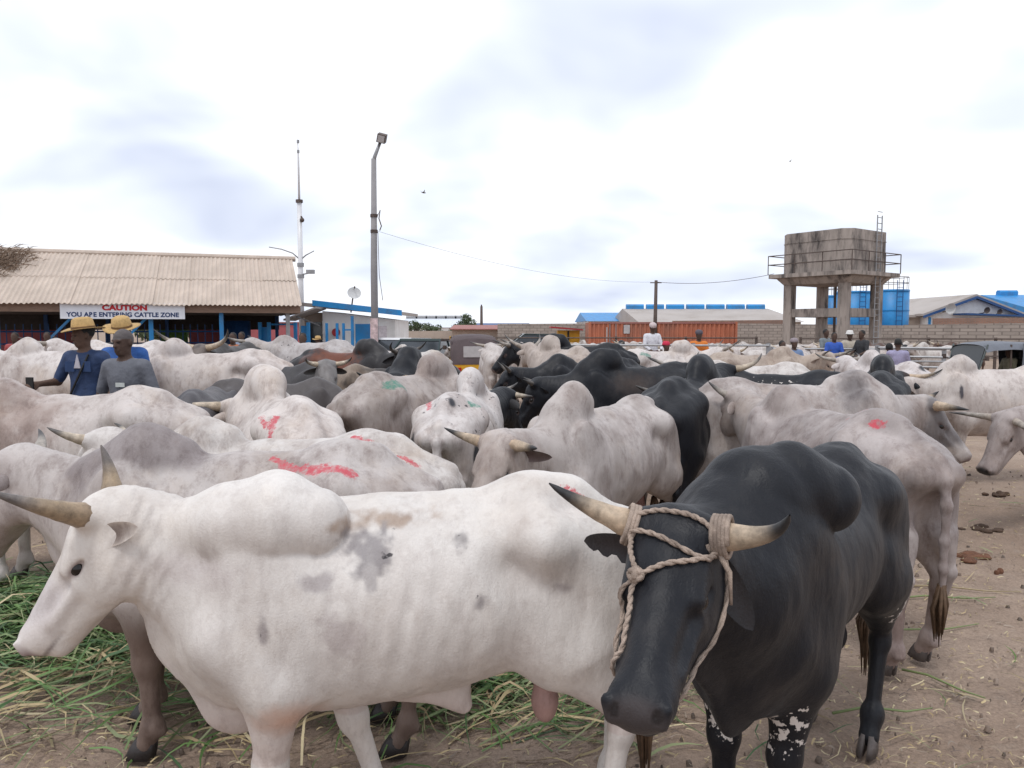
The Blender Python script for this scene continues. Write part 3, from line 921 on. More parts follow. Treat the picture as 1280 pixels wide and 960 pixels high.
    return np.concatenate([C, dirt[:, None]], 1), M, Fd

CATTLE = []
def make_cow(name, label, vox, group=None, far=False, **kw):
    P = dict(COW0); P.update(base=WHITE); P.update(kw)
    if vox > 0.009 and np.mean(P['base']) > 0.2:      # the herd is dustier than the two animals in front
        P['base'] = tuple(c * k for c, k in zip(P['base'], (0.90, 0.895, 0.90))); P.setdefault('dirt', 1.0)
    J = cow_kin(P)
    f = cow_field(P, J, detail=0 if vox > 0.017 else 1)
    V, F = f.mesh(vox, rib_warp(P))
    V[:, 2] = np.maximum(V[:, 2], 0.03)
    C, M, Fd = cow_coat(P, J, f, V)
    # loose hide: uneven muscle under the skin and hanging folds on neck, shoulder and hump foot
    N = vert_normals(V, F)
    sd_ = P.get('seed', 1)
    hl0 = (V - J['poll']) @ J['H']
    keep = 1 - 0.75 * np.exp(-((hl0 - np.array([0.25, 0, -0.08])) ** 2 / np.array([0.25, 0.12, 0.12]) ** 2).sum(1))
    amp = (fbm(V * np.array([1, 1, 0.7]), 5.5, sd_) - 0.5) * 0.022 + (fbm(V * np.array([1.2, 1, 0.5]), 13.0, sd_ + 3) - 0.5) * 0.009
    fo = Fd[:, 0] * np.sin((V @ J['dn']) * 2 * math.pi / 0.045 + fbm(V, 6.0, sd_ + 8) * 9) * 0.0028
    tr = sstep(0.45, 0.60, V[:, 2])
    V = V + N * ((amp * keep * (0.25 + 0.75 * tr) * P.get('lumpy', 1.0)) + fo)[:, None]
    V = body_warp(P, V)
    # ears join the body mesh
    ed = P.get('ear', (0.05, 1.0, -0.35)); eu = P.get('earup', (0.85, 0.1, 0.35))
    el = P.get('earlen', 0.205); inner = P.get('earin', (0.16, 0.105, 0.095) if np.mean(P['base']) > 0.2 else (0.022, 0.016, 0.015))
    hl = (V - J['poll']) @ J['H']
    for s in (1, -1):
        ed_s = P.get('earL' if s > 0 else 'earR', ed)
        eu_s = P.get('earupL' if s > 0 else 'earupR', eu)
        eb = P.get('earbase', (-0.005, 0.066, -0.082)); b0 = J['hd'](eb[0], eb[1] * s, eb[2])
        ev, ef, inn = ear_geo(b0, J['H'] @ v3(ed_s[0], ed_s[1] * s, ed_s[2]), J['H'] @ v3(eu_s[0], eu_s[1] * s, eu_s[2]), el, el * P.get('earw', 0.23), notch=bool(P.get('notch')) and s < 0)
        F = np.concatenate([F, ef + len(V)])
        V = np.concatenate([V, ev])
        ecol = np.array(P.get('earcol', C[np.argmin(np.linalg.norm(hl - np.array([0.02, 0.09 * s, -0.05]), axis=1)), :3]))
        t = np.tile(np.arange(15).repeat(9), 2) / 14.0
        cc = ecol + (np.array(inner) - ecol) * inn[:, None]
        C = np.concatenate([C, np.concatenate([cc, np.ones((len(ev), 1))], 1)])
        M = np.concatenate([M, np.zeros((len(ev), 4))]); Fd = np.concatenate([Fd, np.zeros((len(ev), 4))])
    root = empty(name, (P['x'], P['y'], float(ground_z(P['x'], P['y']))), math.radians(P['yaw']), label, 'cow', group)
    root.scale = (P['s'],) * 3
    np_mesh('body', V, F, COAT, root, {'coat': C, 'marks': M, 'fold': Fd})
    hcol = HCOL[P.get('hcol', 'grey')]
    for s in (1, -1):
        st = P.get('hornL' if s > 0 else 'hornR', P['horn'])
        if st is None: continue
        d0, d1 = HORNS[st] if isinstance(st, str) else st
        ln = P.get('hlenL' if s > 0 else 'hlenR', P['hornlen'])
        make_horn(root, J['hd'](0.015, 0.085 * s, 0.005), J['H'] @ v3(d0[0], d0[1] * s, d0[2]), J['H'] @ v3(d1[0], d1[1] * s, d1[2]),
                  ln, P['hornr'], hcol, n=14 if not far else 8, ring=10 if not far else 6, bend=P.get('hbend', 1.4))
    if not far:
        for s in (1, -1):
            m = MB(); c = J['hd'](0.168, 0.0790 * s, -0.062)
            sphere(m, c, 0.0265, 14, 10); m.build('eye', EYE, root, True)
        hm = HOOF if P.get('hoof', 'p') == 'p' else HOOF_DK
        for q in ('fhL', 'fhR', 'hhL', 'hhR'):
            make_hoof(root, body_warp(P, J[q]), hm, 1.15)
        # tail switch: a hanging lock of hair
        tw = P.get('tail', 0.0)
        m = MB(); rg = random.Random(P.get('seed', 1))
        for i in range(26):
            a = rg.uniform(0, 6.28); r0 = rg.uniform(0, 0.014); r1 = rg.uniform(0.0, 0.045); ln = rg.uniform(0.16, 0.34)
            x0, y0, z0 = 0.1 - 0.99 * P['bl'], tw, 0.50
            m.tube([(x0 + r0*math.cos(a), y0 + r0*math.sin(a), z0), (x0 + r1*math.cos(a), y0 + r1*math.sin(a), z0 - ln*0.45), (x0 + r1*0.6*math.cos(a), y0 + r1*0.6*math.sin(a), z0 - ln)], [0.010, 0.009, 0.002], 5)
        m.build('tail_switch', SWITCH if P.get('switch', 'b') == 'b' else SWITCH_DK, root, True)
    root['_p'] = 0
    del root['_p']
    CATTLE.append((root, P, J, f))
    return root, P, J, f

def sphere(m, c, r, nu=10, nv=8):
    V, F = [], []
    r = (r, r, r) if np.isscalar(r) else r
    for j in range(nv + 1):
        t = math.pi * j / nv
        for i in range(nu):
            a = 2 * math.pi * i / nu
            V.append((c[0] + r[0]*math.sin(t)*math.cos(a), c[1] + r[1]*math.sin(t)*math.sin(a), c[2] + r[2]*math.cos(t)))
    for j in range(nv):
        for i in range(nu):
            i2 = (i + 1) % nu
            F.append((j*nu+i, (j+1)*nu+i, (j+1)*nu+i2, j*nu+i2))
    m.add(V, F)

# ------------------------------------------------------------------ ground
def px(p, Y): return (p - 640.0) / F_PX * Y          # calibration: metres to the right for a bearing at a given depth
def pz(q, Y): return CAM_H - (q - 410.0) / F_PX * Y  # metres above the ground for a height angle at a given depth

def ground_mat():
    m, nt, b = new_mat('trodden_earth')
    L = nt.links.new
    tc = nd(nt, 'ShaderNodeTexCoord')
    def noise(sc, det=6.0, ro=0.65):
        n = nd(nt, 'ShaderNodeTexNoise', {'Scale': sc, 'Detail': det, 'Roughness': ro})
        L(tc.outputs['Object'], n.inputs['Vector']); return n.outputs['Fac']
    def mr(s, a, b_, c=0.0, d=1.0):
        n = nd(nt, 'ShaderNodeMapRange', {'From Min': a, 'From Max': b_, 'To Min': c, 'To Max': d}); L(s, n.inputs['Value']); return n.outputs[0]
    def mix(f, a, c, bl='MIX'):
        n = nd(nt, 'ShaderNodeMix', data_type='RGBA', blend_type=bl)
        if isinstance(f, float): n.inputs['Factor'].default_value = f
        else: L(f, n.inputs['Factor'])
        for k, v in (('A', a), ('B', c)):
            if isinstance(v, tuple): n.inputs[k].default_value = (*v, 1)
            else: L(v, n.inputs[k])
        return n.outputs['Result']
    c = mix(mr(noise(0.55, 5), 0.35, 0.65), (0.280, 0.205, 0.156), (0.365, 0.280, 0.222))
    c = mix(mr(noise(2.6, 7), 0.50, 0.72, 0.0, 0.6), c, (0.20, 0.15, 0.12))     # damp, dung-stained patches
    c = mix(mr(noise(7.0, 8, 0.75), 0.55, 0.75, 0.0, 0.55), c, (0.36, 0.30, 0.25))
    c = mix(1.0, c, mr(noise(60, 5, 0.75), 0.3, 0.7, 0.72, 1.25), 'MULTIPLY')
    L(c, b.inputs['Base Color'])
    b.inputs['Roughness'].default_value = 0.95
    b.inputs['Specular IOR Level'].default_value = 0.2
    bp = nd(nt, 'ShaderNodeBump', {'Strength': 0.8, 'Distance': 0.03})
    a = nd(nt, 'ShaderNodeMath', operation='ADD')
    sc = nd(nt, 'ShaderNodeMath', operation='MULTIPLY'); sc.inputs[1].default_value = 0.4
    L(noise(45, 6, 0.7), sc.inputs[0]); L(sc.outputs[0], a.inputs[0]); L(noise(9, 5), a.inputs[1])
    L(a.outputs[0], bp.inputs['Height']); L(bp.outputs[0], b.inputs['Normal'])
    return m

xs = np.concatenate([np.linspace(-900, -40, 12)[:-1], np.linspace(-40, -8, 17)[:-1], np.linspace(-8, 8, 110)[:-1], np.linspace(8, 40, 17)[:-1], np.linspace(40, 900, 12)])
ys = np.concatenate([np.linspace(-60, 0, 6)[:-1], np.linspace(0, 12, 90)[:-1], np.linspace(12, 40, 30)[:-1], np.linspace(40, 1500, 20)])
GX, GY = np.meshgrid(xs, ys, indexing='ij')
PT = np.stack([GX.ravel(), GY.ravel(), np.zeros(GX.size)], 1)
near = np.exp(-((PT[:, 1] - 5) / 8) ** 2) * np.exp(-(PT[:, 0] / 9) ** 4)
PT[:, 2] = ground_z(PT[:, 0], PT[:, 1]) + near * ((fbm(PT, 1.3, 3) - 0.5) * 0.05 + (fbm(PT, 5.0, 4) - 0.5) * 0.022) - 0.012
nx_, ny_ = GX.shape
idx = np.arange(nx_ * ny_).reshape(nx_, ny_)
GF = np.stack([idx[:-1, :-1].ravel(), idx[1:, :-1].ravel(), idx[1:, 1:].ravel(), idx[:-1, 1:].ravel()], 1)
tag(np_mesh('ground', PT, GF, ground_mat()), kind='structure')

# ------------------------------------------------------------------ materials of the built things
M = {}
M['blue'] = simple_mat('blue_paint', (0.022, 0.24, 0.56), 0.45, var=0.15, scale=3, dirt=(0.05, 0.16, 0.33), dirt_scale=1.5)
M['blue_dk'] = simple_mat('dark_blue_paint', (0.02, 0.07, 0.20), 0.5, var=0.2)
M['white'] = simple_mat('white_wall', (0.82, 0.81, 0.80), 0.8, var=0.06, scale=2, dirt=(0.66, 0.63, 0.60), dirt_scale=0.8)
M['asb'] = simple_mat('fibre_cement', (0.52, 0.435, 0.37), 0.9, var=0.16, scale=2.0, bump=0.3, dirt=(0.46, 0.385, 0.325), dirt_scale=0.9, stretch=(1.5, 0.5, 1))
M['fascia'] = simple_mat('timber_fascia', (0.25, 0.17, 0.13), 0.85, var=0.3, scale=3, stretch=(1, 4, 8))
M['timber_shade'] = simple_mat('dark_timber_and_shade', (0.055, 0.045, 0.042), 0.9, var=0.3)  # dark timber, also used for the shade painted in the shed and kiosk gap
M['steel'] = simple_mat('galvanised_steel', (0.30, 0.30, 0.31), 0.5, 0.5, var=0.25, scale=5)
M['steel_dk'] = simple_mat('rusty_dark_steel', (0.10, 0.075, 0.065), 0.7, 0.2, var=0.35, scale=6)
M['concrete'] = simple_mat('weathered_concrete', (0.33, 0.285, 0.255), 0.9, var=0.22, scale=1.6, bump=0.3, dirt=(0.06, 0.052, 0.05), dirt_scale=0.9, stretch=(2.2, 2.2, 0.5))
M['pole'] = simple_mat('pole_concrete', (0.27, 0.26, 0.265), 0.8, var=0.15, scale=3)
M['banner'] = simple_mat('banner_vinyl', (0.74, 0.76, 0.82), 0.5, var=0.05)
M['red_ink'] = simple_mat('red_print', (0.50, 0.02, 0.03), 0.6, var=0.05)
M['navy_ink'] = simple_mat('navy_print', (0.02, 0.045, 0.14), 0.6, var=0.05)
M['rust'] = simple_mat('orange_container_paint', (0.44, 0.15, 0.085), 0.7, var=0.25, scale=1.2, dirt=(0.30, 0.13, 0.09), dirt_scale=0.7, stretch=(1, 1, 0.4))
M['redwall'] = simple_mat('faded_red_paint', (0.36, 0.10, 0.11), 0.8, var=0.2, scale=1.0)
M['plaster'] = simple_mat('buff_plaster', (0.45, 0.37, 0.31), 0.9, var=0.15, scale=1.0, dirt=(0.30, 0.25, 0.215), dirt_scale=0.5)
M['redroof'] = simple_mat('red_oxide_sheet', (0.30, 0.13, 0.115), 0.7, var=0.2, scale=1.5)
M['greyroof'] = simple_mat('grey_sheet_roof', (0.40, 0.36, 0.335), 0.7, var=0.12, scale=0.6, dirt=(0.30, 0.26, 0.23), dirt_scale=0.3)
M['yellow'] = simple_mat('yellow_paint', (0.62, 0.33, 0.02), 0.45, var=0.12)
M['red'] = simple_mat('red_paint', (0.35, 0.03, 0.035), 0.5, var=0.15)
M['glass'] = simple_mat('dark_glass', (0.03, 0.035, 0.04), 0.1, var=0.1, spec=0.6)
M['pale_vinyl'] = simple_mat('clouded_vinyl_window', (0.42, 0.40, 0.40), 0.35, var=0.15)
M['canvas'] = simple_mat('brown_canvas', (0.095, 0.072, 0.075), 0.85, var=0.2, bump=0.3, scale=4)
M['tarp'] = simple_mat('grey_tarpaulin', (0.135, 0.145, 0.17), 0.6, var=0.18, bump=0.5, scale=3)
M['rubber'] = simple_mat('tyre_rubber', (0.02, 0.02, 0.02), 0.8)
M['chrome'] = simple_mat('lamp_glass', (0.7, 0.7, 0.7), 0.15, var=0.05)
M['lampred'] = simple_mat('red_lamp_glass', (0.4, 0.01, 0.01), 0.2, var=0.05)
M['dish'] = simple_mat('dish_paint', (0.50, 0.50, 0.50), 0.6, var=0.1)
M['carpaint'] = simple_mat('dark_green_car_paint', (0.02, 0.035, 0.035), 0.25, var=0.1)
M['carwhite'] = simple_mat('white_car_paint', (0.68, 0.68, 0.70), 0.3, var=0.05)
M['green'] = simple_mat('green_paint', (0.10, 0.22, 0.05), 0.7, var=0.3)
M['wood'] = simple_mat('cane_wood', (0.42, 0.25, 0.11), 0.7, var=0.25, scale=10)
M['black_pl'] = simple_mat('black_plastic', (0.012, 0.012, 0.013), 0.4)

def block_mat(name, col, mort, bw=0.40, bh=0.20, stain=(0.12, 0.10, 0.09)):
    """courses of hollow blocks, far enough away to be a pattern of the surface"""
    m, nt, b = new_mat(name)
    L = nt.links.new
    tc = nd(nt, 'ShaderNodeTexCoord')
    sx = nd(nt, 'ShaderNodeSeparateXYZ'); L(tc.outputs['Object'], sx.inputs[0])
    ad = nd(nt, 'ShaderNodeMath', operation='ADD'); L(sx.outputs['X'], ad.inputs[0]); L(sx.outputs['Y'], ad.inputs[1])
    cb = nd(nt, 'ShaderNodeCombineXYZ'); L(ad.outputs[0], cb.inputs['X']); L(sx.outputs['Z'], cb.inputs['Y'])
    br = nd(nt, 'ShaderNodeTexBrick', {'Scale': 1.0, 'Mortar Size': 0.018, 'Brick Width': bw, 'Row Height': bh, 'Bias': -0.2})
    br.inputs['Color1'].default_value = (*col, 1)
    br.inputs['Color2'].default_value = tuple(c * 0.78 for c in col) + (1,)
    br.inputs['Mortar'].default_value = (*mort, 1)
    L(cb.outputs[0], br.inputs['Vector'])
    n = nd(nt, 'ShaderNodeTexNoise', {'Scale': 0.8, 'Detail': 8.0, 'Roughness': 0.7}); L(tc.outputs['Object'], n.inputs['Vector'])
    mr = nd(nt, 'ShaderNodeMapRange', {'From Min': 0.50, 'From Max': 0.72, 'To Max': 0.7}); L(n.outputs['Fac'], mr.inputs['Value'])
    mx = nd(nt, 'ShaderNodeMix', data_type='RGBA'); L(mr.outputs[0], mx.inputs['Factor']); L(br.outputs['Color'], mx.inputs['A'])
    mx.inputs['B'].default_value = (*stain, 1)
    L(mx.outputs['Result'], b.inputs['Base Color']); b.inputs['Roughness'].default_value = 0.95
    bp = nd(nt, 'ShaderNodeBump', {'Strength': 0.6, 'Distance': 0.02}); bp.invert = True
    L(br.outputs['Fac'], bp.inputs['Height']); L(bp.outputs[0], b.inputs['Normal'])
    return m
M['block'] = block_mat('sandcrete_block', (0.36, 0.31, 0.275), (0.20, 0.17, 0.15))
M['block_dk'] = block_mat('old_sandcrete_block', (0.36, 0.31, 0.275), (0.20, 0.17, 0.15), stain=(0.15, 0.125, 0.11))
M['brickred'] = block_mat('red_brick', (0.33, 0.17, 0.115), (0.25, 0.19, 0.16), 0.25, 0.09)

def lettering(txt, size, mat, parent, loc, rot, name='lettering', bold=0.0, squash=1.0):
    cu = bpy.data.curves.new(name, 'FONT')
    cu.body = txt; cu.size = size; cu.align_x = 'CENTER'; cu.align_y = 'CENTER'
    cu.extrude = 0.002; cu.offset = bold; cu.space_character = 1.04
    tmp = bpy.data.objects.new('tmp', cu); COL.objects.link(tmp)
    dg = bpy.context.evaluated_depsgraph_get()
    me = bpy.data.meshes.new_from_object(tmp.evaluated_get(dg))
    bpy.data.objects.remove(tmp)
    me.materials.clear(); me.materials.append(mat)
    o = bpy.data.objects.new(name, me); COL.objects.link(o)
    o.location = loc; o.rotation_euler = rot; o.scale = (squash, 1, 1); o.parent = parent
    return o

# ------------------------------------------------------------------ cattle shed with a corrugated roof
def corrugated(mb, org, du, dv, w, l, waves, amp, th=0.012, seg=6):
    """one profiled sheet: waves across du, running along dv"""
    du, dv = Vector(du).normalized(), Vector(dv).normalized()
    nrm = du.cross(dv).normalized()
    if nrm.z < 0: nrm = -nrm
    n = waves * seg
    V, F = [], []
    for k in (0, 1):
        for j in (0, 1):
            for i in range(n + 1):
                V.append(Vector(org) + du * (w * i / n) + dv * (l * j) + nrm * (amp * math.cos(2 * math.pi * i / seg) + (th if k else 0)))
    a = n + 1
    for i in range(n):
        F.append((i, i + 1, a + i + 1, a + i)); F.append((2*a + i, 3*a + i, 3*a + i + 1, 2*a + i + 1))
        F.append((i, 2*a + i, 2*a + i + 1, i + 1)); F.append((a + i, a + i + 1, 3*a + i + 1, 3*a + i))
    mb.add(V, F)

SH_L = Vector((-17.6, 21.6, 0)); SH_R = Vector((-7.06, 25.5, 0))      # foot of the front eave, left and right end
shed_u = (SH_R - SH_L).normalized(); shed_v = Vector((-shed_u.y, shed_u.x, 0))
shed_len = (SH_R - SH_L).length
shed = empty('open_shed', SH_L, 0.0, 'long open-sided shed with a tan corrugated roof on the left', 'shed')
def S(u, v, z): return shed_u * u + shed_v * v + Vector((0, 0, z))
EAVE, RIDGE, RUN = 2.62, 4.34, 3.6
slope = (S(0, RUN, RIDGE) - S(0, 0, EAVE)); sl_len = slope.length
nsheet = 10; sw = shed_len / nsheet
rng = random.Random(5)
for back in (0, 1):
    for row in (0, 1):
        for i in range(nsheet):
            mb = MB()
            dv = slope if not back else S(0, -RUN, RIDGE) - S(0, 0, EAVE) 
            a0 = -0.25 if row == 0 else sl_len * 0.46
            ln = (sl_len * 0.50 + 0.25) if row == 0 else sl_len * 0.545
            base = S(i * sw, 0, EAVE + 0.02) if not back else S(i * sw, 2 * RUN, EAVE + 0.02)
            org = base + dv.normalized() * a0 + Vector((0, 0, 0.025 * row + rng.uniform(-0.008, 0.008) + (0.012 if i % 2 else 0)))
            corrugated(mb, org, shed_u, dv, sw * 1.02, ln, 8, 0.021, seg=6)
            mb.build('roof_sheet', M['asb'], shed)
mb = MB(); mb.tube([S(-0.1, RUN, RIDGE + 0.07), S(shed_len + 0.15, RUN, RIDGE + 0.07)], 0.10, 8); mb.build('ridge_cap', M['asb'], shed)
mb = MB(); mb.quadprism(S(0, 0.06, EAVE - 0.16), S(shed_len, 0.06, EAVE - 0.16), 0.05, 0.30); mb.build('fascia_board', M['fascia'], shed)
mb = MB(); mb.quadprism(S(shed_len - 0.03, 0.1, EAVE - 0.16), S(shed_len - 0.03, 2 * RUN - .1, EAVE - 0.16), 0.05, 0.30); mb.build('fascia_board', M['fascia'], shed)
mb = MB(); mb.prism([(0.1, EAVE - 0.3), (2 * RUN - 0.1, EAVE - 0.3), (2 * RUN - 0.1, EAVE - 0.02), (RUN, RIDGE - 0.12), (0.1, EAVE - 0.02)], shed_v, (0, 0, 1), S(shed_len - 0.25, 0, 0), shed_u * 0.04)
mb.build('gable_panel', M['timber_shade'], shed)
mb = MB(); mb.box((0, 0, 0), (1, 1, 1)); mb.V = [tuple(S(v[0] * (shed_len - 0.3), 0.15 + v[1] * (2 * RUN - 0.3), EAVE - 0.30 + v[2] * 0.06)) for v in mb.V]; mb.build('ceiling', M['timber_shade'], shed)
for i in range(6):
    mb = MB(); u = 0.4 + i * (shed_len - 0.8) / 5
    mb.quadprism(S(u, 0.3, -0.1), S(u, 0.3, EAVE - 0.28), 0.13, 0.13, up=tuple(shed_v)); mb.build('post', M['blue'] if i not in (5,) else M['steel'], shed)
    mb = MB(); mb.quadprism(S(u, 2 * RUN - 0.4, -0.1), S(u, 2 * RUN - 0.4, EAVE - 0.28), 0.13, 0.13, up=tuple(shed_v)); mb.build('post', M['blue_dk'], shed)
    if i in (1, 2, 3):
        mb = MB(); mb.quadprism(S(u - 0.75, 0.3, EAVE - 1.15), S(u - 0.05, 0.3, EAVE - 0.4), 0.07, 0.07, up=tuple(shed_v)); mb.build('brace', M['blue'], shed)
for z in (0.5, 0.9, 1.3, 1.7):
    mb = MB(); mb.tube([S(0.4, 2.6, z), S(shed_len - 2.6, 2.6, z)], 0.03, 6); mb.build('rail', M['blue_dk'], shed)
for i in range(34):
    mb = MB(); u = 0.5 + i * 0.24; mb.tube([S(u, 2.6, 0.3), S(u, 2.6, 1.95)], 0.018, 5); mb.build('bar', M['blue_dk'], shed)
for u0, w, mt in ((0.6, 3.2, 'redwall'), (6.4, 1.0, 'green'), (7.45, 1.9, 'redwall')):
    mb = MB(); mb.box((0, 0, 0), (1, 1, 1)); mb.V = [tuple(S(u0 + v[0] * w, 2 * RUN - 0.15 + v[1] * 0.1, 0.2 + v[2] * 2.0)) for v in mb.V]; mb.build('partition', M[mt], shed)
for u0, w in ((9.3, 0.75),):
    mb = MB(); mb.tube([S(u0, 5.5, 0), S(u0, 5.5, 2.1)], 0.48, 14); mb.build('water_drum', M['blue_dk'], shed, True)

mb = MB(); mb.box((0, 0, 0), (1, 1, 1)); mb.V = [tuple(S(0.3 + v[0] * (shed_len - 0.6), 2 * RUN - 0.3 + v[1] * 0.1, 1.75 + v[2] * 0.57)) for v in mb.V]; mb.build('back_shade_strip', M['timber_shade'], shed)  # added dark board that stands in for the shade below the roof
sign = empty('banner_sign', SH_L + S(4.22, -0.06, 0), math.atan2(shed_u.y, shed_u.x), 'white caution banner hung along the eave of the open shed', 'sign')
mb = MB(); mb.box((0, -0.03, 2.10), (3.46, 0.0, 2.60)); mb.build('banner', M['banner'], sign)
lettering('CAUTION', 0.215, M['red_ink'], sign, (1.76, -0.036, 2.435), (R(90), 0, 0), bold=0.012, squash=1.25)
lettering('YOU ARE ENTERING CATTLE ZONE', 0.187, M['navy_ink'], sign, (1.73, -0.036, 2.225), (R(90), 0, 0), bold=0.007, squash=1.0)

# dry thatch lying over the left end of the roof
mb = MB(); rng = random.Random(9)
for i in range(520):
    u = abs(rng.gauss(0, 0.62)) + 1.75; t = min(1.02, max(0.30, rng.gauss(0.72, 0.17)))
    if u > 1.75 + 1.45 * (1.15 - abs(t - 0.75) * 2): continue
    p = S(u, RUN * t, EAVE + (RIDGE - EAVE) * t + 0.06 + rng.uniform(0, 0.14))
    d = Vector((rng.gauss(0.8, 0.4), rng.gauss(0, 0.5), rng.gauss(0.15, 0.25))).normalized() * rng.uniform(0.15, 0.42)
    mb.tube([p, p + d * 0.5 + Vector((0, 0, 0.03)), p + d], [0.012, 0.010, 0.003], 3)
o = mb.build('dry_thatch', simple_mat('dry_thatch_straw', (0.20, 0.14, 0.10), 0.95, var=0.5, scale=8)); o.location = SH_L
tag(o, 'heap of dry brown thatch lying on the shed roof', 'thatch', kind='stuff')

# ------------------------------------------------------------------ white and blue office
YB = 30.0
off = empty('small_office', (0, 0, 0), 0, 'small white office with a sloping blue roof edge beside the shed', 'building')
xa, xb = px(404, YB), px(494, YB)
top_a, top_b = pz(381, YB), pz(392, YB)
mb = MB(); mb.prism([(xa, 0), (xb, 0), (xb, top_b - 0.25), (xa, top_a - 0.25)], (1, 0, 0), (0, 0, 1), (0, YB, 0), (0, 4, 0)); mb.build('wall', M['white'], off)
mb = MB(); mb.prism([(xa - 0.25, top_a - 0.06), (xb + 0.35, top_b - 0.10), (xb + 0.35, top_b + 0.12), (xa - 0.25, top_a + 0.16)], (1, 0, 0), (0, 0, 1), (0, YB - 0.55, 0), (0, 0.08, 0)); mb.build('blue_fascia', M['blue'], off)
mb = MB(); mb.prism([(xa - 1.0, top_a - 0.04), (xb + 0.35, top_b - 0.06), (xb + 0.35, top_b + 0.06), (xa - 1.0, top_a + 0.10)], (1, 0, 0), (0, 0, 1), (0, YB - 0.46, 0), (0, 5, 0)); mb.build('roof', M['greyroof'], off)
mb = MB(); mb.box((xa - 0.85, YB + 0.5, 0), (xa - 0.01, YB + 4, top_a - 0.3)); mb.build('porch_wall', M['plaster'], off)
mb = MB(); mb.box((xa - 0.62, YB + 0.46, 0.9), (xa - 0.15, YB + 0.5, 2.05)); mb.build('window', M['glass'], off)
for xx in (-0.68, -0.12):
    mb = MB(); mb.box((xa + xx, YB + 0.40, 0.85), (xa + xx + 0.05, YB + 0.462, 2.1)); mb.build('window_frame', M['white'], off)
xd = px(445, YB); mb = MB(); mb.box((xd, YB - 0.04, 0), (xd + 0.68, YB - 0.005, pz(405, YB))); mb.build('door', M['blue'], off)
mb = MB(); mb.box((px(467, YB), YB - 0.05, 0.9), (px(484, YB), YB - 0.006, 1.9)); mb.build('poster', simple_mat('poster_paper', (0.62, 0.56, 0.58), 0.6, var=0.3, scale=9), off)
for pp in (409, 422, 430):
    mb = MB(); mb.quadprism((px(pp, YB - 1), YB - 1, 0), (px(pp, YB - 1), YB - 1, pz(404, YB - 1)), 0.09, 0.09, up=(0, 1, 0)); mb.build('gate_post', M['blue'], off)
mb = MB(); mb.quadprism((px(441, YB - 1), YB - 1, 0), (px(441, YB - 1), YB - 1, pz(395, YB - 1)), 0.10, 0.10, up=(0, 1, 0)); mb.build('gate_post', M['blue'], off)
for zz in (0.5, 1.1, 1.75):
    mb = MB(); mb.quadprism((px(430, YB - 1), YB - 1, zz), (px(441, YB - 1), YB - 1, zz), 0.05, 0.06); mb.build('gate_rail', M['blue'], off)
mb = MB(); mb.tube([(px(421, YB), YB - 0.03, 1.65), (px(421, YB), YB - 0.10, 1.65)], 0.16, 14); mb.build('round_red_sign', M['red'], off)
for xx, zz in ((375, 389), (397, 381)): pass
mb = MB(); mb.prism([(px(360, 29), pz(399, 29)), (px(400, 29), pz(384, 29)), (px(400, 29), pz(386, 29)), (px(360, 29), pz(401, 29))], (1, 0, 0), (0, 0, 1), (0, 28.5, 0), (0, 1.6, 0)); mb.build('porch_awning', M['greyroof'], off)
mb = MB(); mb.tube([(px(372, 28.6), 28.6, pz(396, 28.6)), (px(400, 29.9), 29.9, pz(407, 29.9))], 0.03, 6); mb.build('awning_strut', M['steel'], off)

dish = empty('satellite_dish', (px(438, YB), YB + 0.6, top_a - 0.3), 0, 'grey satellite dish on a thin pole above the small white office', 'satellite dish')
mb = MB(); mb.tube([(-0.08, 0, 0), (0.03, 0, 0.75)], 0.03, 6); mb.build('pole', M['steel_dk'], dish)
mb = MB(); nr = 5
V, F = [], []
axis = Vector((0.25, -0.80, 0.5)).normalized(); sx_ = axis.cross(Vector((0, 0, 1))).normalized(); sy_ = sx_.cross(axis)
for k in (0, 1):
    for i in range(nr + 1):
        for j in range(18):
            a = 2 * math.pi * j / 18; r_ = 0.27 * i / nr
            V.append(Vector((0.06, 0, 0.75)) + (sx_ * math.cos(a) + sy_ * math.sin(a)) * r_ + axis * (0.9 * r_ * r_ + 0.01 * k))
for k in (0, 1):
    for i in range(nr):
        for j in range(18):
            b0 = k * (nr + 1) * 18 + i * 18
            F.append((b0 + j, b0 + (j + 1) % 18, b0 + 18 + (j + 1) % 18, b0 + 18 + j))
mb.add(V, F); mb.build('reflector', M['dish'], dish, True)
mb = MB(); p0 = Vector((0.06, 0, 0.75)); mb.tube([p0 + sy_ * 0.2, p0 + axis * 0.3 + sy_ * 0.10], 0.012, 5); mb.tube([p0 + axis * 0.27 + sy_ * 0.1, p0 + axis * 0.36 + sy_ * 0.1], 0.03, 6); mb.build('feed_arm', M['steel_dk'], dish)

# blue gates and pipework between the shed and the office
gates = empty('blue_gate', (0, 0, 0), 0, 'bright blue pipe gate between the open shed and the white office', 'gate')
YG = 27.5
for pp in (326, 337, 370, 386):
    mb = MB(); mb.quadprism((px(pp, YG), YG, 0), (px(pp, YG), YG, pz(403, YG)), 0.11, 0.11, up=(0, 1, 0)); mb.build('post', M['blue'], gates)
for zz in (0.6, 1.2, 1.95):
    mb = MB(); mb.tube([(px(337, YG), YG, zz), (px(370, YG), YG, zz)], 0.035, 6); mb.build('rail', M['blue'], gates)
mb = MB(); mb.box((px(376, YG), YG + 0.1, 0.4), (px(386, YG), YG + 0.16, 1.9)); mb.build('panel', M['blue'], gates)
mb = MB(); mb.box((px(326, YG), YG + 0.1, 0.3), (px(336, YG), YG + 0.16, 1.85)); mb.build('panel', M['blue'], gates)
rw = empty('red_store', (0, 0, 0), 0, 'low faded red store wall seen behind the blue gate', 'wall')
mb = MB(); mb.box((px(250, 44), 44, 0), (px(392, 44), 44.3, pz(404, 44))); mb.build('wall', M['redwall'], rw)
